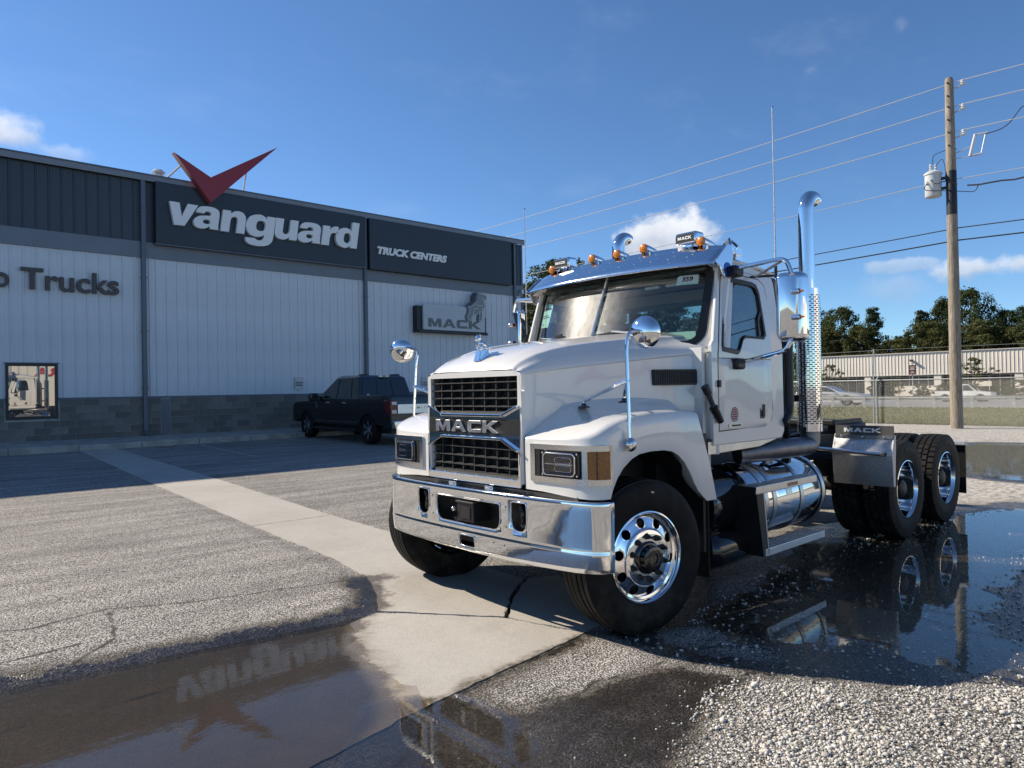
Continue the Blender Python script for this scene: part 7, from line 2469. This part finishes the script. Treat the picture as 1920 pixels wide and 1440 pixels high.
for sd in SIDES:
    ye = YC + sd * 1.078
    g = G().plate([(5.13, 2.80), (4.925, 2.63), (5.0, 2.60), (5.03, 2.545), (5.06, 2.52), (5.12, 2.515), (5.15, 2.56), (5.16, 2.62), (5.20, 2.70), (5.19, 2.78)], [], lambda u, v, w_: (u, ye + w_ + (2.8 - v) * sd * .05, v), -.005, .005)
    e_ = obj('visor_end', g, M['polished'], vs_, smooth=0)
    obj('end_emblem', G().plate([(5.10 + .055 * math.cos(a * PI / 8), 2.585 + .06 * math.sin(a * PI / 8)) for a in range(16)], [], lambda u, v, w_: (u, ye + sd * w_ + (2.8 - v) * sd * .05, v), .004, .009), M['bluepolish'], e_, smooth=0)
# cab lights on the roof
for y in (3.27, 3.83, YC, mir(3.83), mir(3.27)):
    e = abs(y - YC) / 1.075
    zb = 2.828 - .045 * e ** 3
    if y in (3.83, mir(3.83)): zb = 2.832
    ml = empty('marker_light', (5.06, y, zb), parent=TK)
    obj('lens', G().lathe([(.0005, -.012), (.022, -.010), (.036, -.002), (.040, .012), (.040, .02)], (5.045 + .08 * e ** 4, y, zb + .045), (1, 0, 0), 18), M['amber'], ml)
    g = G().lathe([(.042, .0), (.043, .02), (.043, .06), (.038, .13), (.028, .19), (.014, .23), (.0005, .24)], (5.055 + .08 * e ** 4, y, zb + .042), (1, 0, -.12), 18)
    obj('housing', g, M['chrome'], ml)
for y in (3.41, mir(3.41)):
    ld = empty('load_light', (5.1, y, 2.83), parent=TK)
    x0 = 5.07
    obj('housing', G().box(x0, x0 + .13, y - .105, y + .105, 2.845, 2.948), M['chrome'], ld, bevel=.022, bseg=3)
    obj('foot', G().box(x0 + .03, x0 + .11, y - .05, y + .05, 2.79, 2.85), M['chrome'], ld, bevel=.01)
    f_ = obj('face', G().plate(rrect(y - .085, y + .085, 2.862, 2.932, .012), [], lambda u, v, w_: (x0 - w_, u, v), -.004, .004), M['black'], ld, smooth=0)
    for q in mack_letters(lambda u, v, w_: (x0 - .0045 - w_, u, v), y + .068, y - .068, 2.885, 2.910, 0, .003):
        obj('letter', q, M['silverletter'], ld, smooth=0)
g = G().box(5.52, 5.62, 3.20, 3.38, 2.78, 2.80).lathe([(.05, 0), (.085, .07)], (5.6, 3.29, 2.85), (-1, -.2, .1), 4).box(5.6, 5.70, 3.25, 3.33, 2.75, 2.86)
obj('roof_horn', g, M['chrome'], TK, smooth=20)

# ---- mirrors ----------------------------------------------------------------
for sd in SIDES:
    mm_ = empty('wing_mirror', (5.22, Y(sd, 2.6), 2.25), parent=TK)
    yi, yo = 2.685, 2.485
    mx = 5.20
    def mf(u, v, w_): return (mx + w_ - (u - 2.585) * .35, Y(sd, u), v)
    # case with a domed back
    rows = []
    for dd, xx in ((0, .085), (.0, .05), (.004, .025), (.016, .006), (.035, -.003)):
        rows.append([mf(u, v, xx) for u, v in rrect(yo + dd, yi - dd, 1.985 + dd, 2.520 - dd, .055 - min(dd, .03))])
    g = G().grid(rows, closed=True); nn = len(rows[0]); g.f.append(tuple(len(g.v) - nn + i for i in range(nn)))
    obj('case', g, M['chrome'], mm_, smooth=50)
    obj('glass', G().plate(rrect(yo + .008, yi - .008, 1.993, 2.512, .05), [], mf, .078, .086), M['mirror'], mm_, smooth=0)
    for zz_ in (2.36, 2.165):
        g = G().lathe([(.0005, -.10), (.008, -.085), (.018, -.03), (.019, .0)], mf(2.56, zz_, -.008), (0, 1 if sd < 0 else -1, 0), 14)
        l_ = obj('marker_lens', g, M['amber'], mm_)
        obj('marker_housing', G().lathe([(.0195, .0), (.021, .004), (.021, .06), (.017, .065)], mf(2.56, zz_, -.008), (0, 1 if sd < 0 else -1, 0) if False else (0, -1 if sd < 0 else 1, 0), 14), M['chrome'], mm_)
    pth = arc([(5.17, Y(sd, 3.07), 2.585), (5.19, Y(sd, 2.95), 2.605), (5.20, Y(sd, 2.60), 2.625), (5.205, Y(sd, 2.56), 2.50)], .07)
    obj('upper_arm', G().tube(pth, .017, 10), M['chrome'], mm_)
    obj('upper_brace', G().tube([(5.20, Y(sd, 2.63), 2.61), (5.55, Y(sd, 3.06), 2.565)], .012, 8), M['chrome_dull'], mm_)
    pth = arc([(5.22, Y(sd, 3.06), 1.835), (5.215, Y(sd, 2.90), 1.86), (5.20, Y(sd, 2.62), 1.915), (5.205, Y(sd, 2.575), 1.99)], .07)
    obj('lower_arm', G().tube(pth, .017, 10), M['chrome'], mm_)
    for zz_ in (2.578, 1.83):
        obj('arm_bracket', G().box(5.13, 5.26, *sorted((Y(sd, 2.98), Y(sd, 3.10 if zz_ > 2 else 3.06))), zz_ - .045, zz_ + .045), M['black'], mm_, bevel=.02)
    # round hood mirror on a post
    hm = empty('hood_mirror', (3.7, Y(sd, 2.93), 1.5), parent=TK)
    c = Vector((3.86, 2.93, 2.022)) if sd < 0 else Vector((3.60, 5.47, 2.02))
    axm = Vector((-.93, -.18, -.05) if sd < 0 else (-.72, -.60, -.34)).normalized()
    g = G().lathe([(.0005, .050), (.03, .049), (.06, .043), (.085, .030), (.102, .012), (.109, -.004), (.112, -.012), (.108, -.018), (.104, -.014)], c, axm, 40)
    obj('bowl', g, M['chrome'], hm, smooth=60)
    obj('glass', G().lathe([(.0005, -.012), (.106, -.014)], c, axm, 32), M['mirror'], hm)
    foot = (3.64, Y(sd, 2.895), 1.275)
    el = (3.665, Y(sd, 2.93), 1.93)
    pth = arc([foot, el, (3.69, Y(sd, 2.93), 2.022), (3.80, 2.93, 2.03) if sd < 0 else (3.60, 5.40, 2.06), tuple(c + axm * .05)], .05)
    obj('post', G().tube(pth, .0115, 10), M['chrome'], hm)
    obj('post_foot', G().lathe([(.0005, .028), (.018, .026), (.035, .018), (.045, .004), (.047, -.004)], (3.645, Y(sd, 2.888), 1.285), (0, sd, 0), 20).cyl((3.635, Y(sd, 2.90), 1.285), (0, sd * .04, 0), .014, 10), M['chrome_dull'], hm)
    J = Vector((3.648, Y(sd, 2.915), 1.70))
    for q in ((3.72, 3.36, 1.515), (3.955, 3.19, 1.545)):
        e_ = Vector((q[0], Y(sd, q[1]), q[2] + .05))
        obj('strut', G().tube([J, J + (e_ - J) * .12, J + (e_ - J) * .5, J + (e_ - J) * .9, e_, e_ - Vector((0, 0, .04))], [.016, .013, .0145, .011, .012, .012], 8), M['chrome'], hm)
        obj('strut_foot', G().lathe([(.0005, .03), (.014, .028), (.02, .014), (.042, .004), (.044, -.006)], (q[0], Y(sd, q[1]), q[2] + .008), (0, 0, 1), 16), M['black_gloss'], hm)

# ---- exhaust stacks ------------------------------------------------------------
for sd in SIDES:
    ex = empty('exhaust_stack', (6.44, Y(sd, 3.02), 1.2), parent=TK)
    cx_, cy_ = 6.44, Y(sd, 3.02)
    n = 10
    bend = [(cx_ + .13 * (1 - math.cos(PI / 2 * i / n)), cy_, 3.27 + .13 * math.sin(PI / 2 * i / n)) for i in range(n + 1)]
    tip = [(cx_ + .16, cy_, 3.398), (cx_ + .185, cy_, 3.385)]
    g = G().tube([(cx_, cy_, 1.15), (cx_, cy_, 2.6), (cx_, cy_, 3.1)] + bend + tip, .070, 24, caps=False)
    obj('pipe', g, M['chrome'], ex, smooth=60)
    e2 = Vector((cx_ + .183, cy_, 3.386))
    obj('pipe_mouth', G().lathe([(.066, 0), (.0005, .0)], e2 - Vector((.03, 0, -.015)), (1, 0, -.5), 20), M['frame'], ex)
    # perforated guard
    rad = .108; z0, z1 = 1.285, 2.475
    nz = 124; na = 84
    def skip(i, j):
        row = i // 2
        return (i % 2 == 1) and ((j + (3 if row % 2 else 0)) % 6 < 4) and (4 <= j < na - 2)
    rows = []
    for i in range(nz + 1):
        z = z0 + (z1 - z0) * i / nz
        rows.append([(cx_ + rad * math.cos(2 * PI * j / na), cy_ + rad * math.sin(2 * PI * j / na), z) for j in range(na)])
    obj('heat_guard', G().grid(rows, skip, closed=True), M['chrome'], ex, smooth=60, recalc=False)
    for za, zb_ in ((1.225, 1.285), (2.475, 2.535)):
        obj('guard_band', G().lathe([(rad - .004, 0), (rad + .001, 0), (rad + .001, zb_ - za), (rad - .004, zb_ - za)], (cx_, cy_, za), (0, 0, 1), 40), M['chrome'], ex)
    obj('muffler', G().tube([(cx_, cy_, 1.22), (cx_, cy_, 2.5)], .092, 24), M['stackpipe'], ex)
    pth = arc([(cx_, cy_, 1.24), (cx_, cy_, 1.095), (5.95, Y(sd, 3.02), 1.095), (5.55, Y(sd, 3.25), 1.06)], .17, 8)
    obj('elbow', G().tube(pth, .086, 20), M['stackpipe'], ex)
    # black support between cab and stack
    g = G().tube(arc([(5.98, Y(sd, 3.04), 1.315), (6.10, Y(sd, 3.05), 1.40), (6.13, Y(sd, 3.06), 1.5), (6.13, Y(sd, 3.06), 2.05)], .05), .040, 10)
    obj('grab_tube', g, M['black'], ex)
    g = G().box(6.22, 6.26, *sorted((Y(sd, 3.12), Y(sd, 3.19))), .95, 2.4).box(6.25, 6.40, *sorted((Y(sd, 3.03), Y(sd, 3.15))), 2.1, 2.16).box(6.25, 6.40, *sorted((Y(sd, 3.03), Y(sd, 3.15))), 1.5, 1.56)
    obj('stack_bracket', g, M['frame'], ex, smooth=0)
    obj('guard_clip', G().box(6.335, 6.36, *sorted((cy_ - .02, cy_ + .02)), 1.68, 1.74), M['chrome'], ex, bevel=.004)
# antennas on the mirror arms
for sd, (ax_, ay_, az0, az1) in ((-1, (5.62, 2.90, 2.60, 3.98)), (1, (5.30, 2.66, 2.2, 3.62))):
    an_ = empty('antenna', (ax_, Y(sd, ay_), az0), parent=TK)
    obj('whip', G().tube([(ax_, Y(sd, ay_), az0), (ax_, Y(sd, ay_), az0 + (az1 - az0) * .5), (ax_ - .005, Y(sd, ay_), az1)], [.0065, .0055, .004], 8), M['galv'], an_)
    obj('antenna_base', G().tube([(ax_, Y(sd, ay_), az0 - .05), (ax_, Y(sd, ay_), az0 + .05)], .014, 8).ball((ax_ - .0, Y(sd, ay_), az1), .008, 6, 5), M['black'], an_)
    obj('antenna_bracket', G().tube([(ax_, Y(sd, ay_), az0 - .03), (ax_ - .1, Y(sd, 3.08 if sd < 0 else 2.62), az0 - .03)], .010, 6), M['black'], an_)
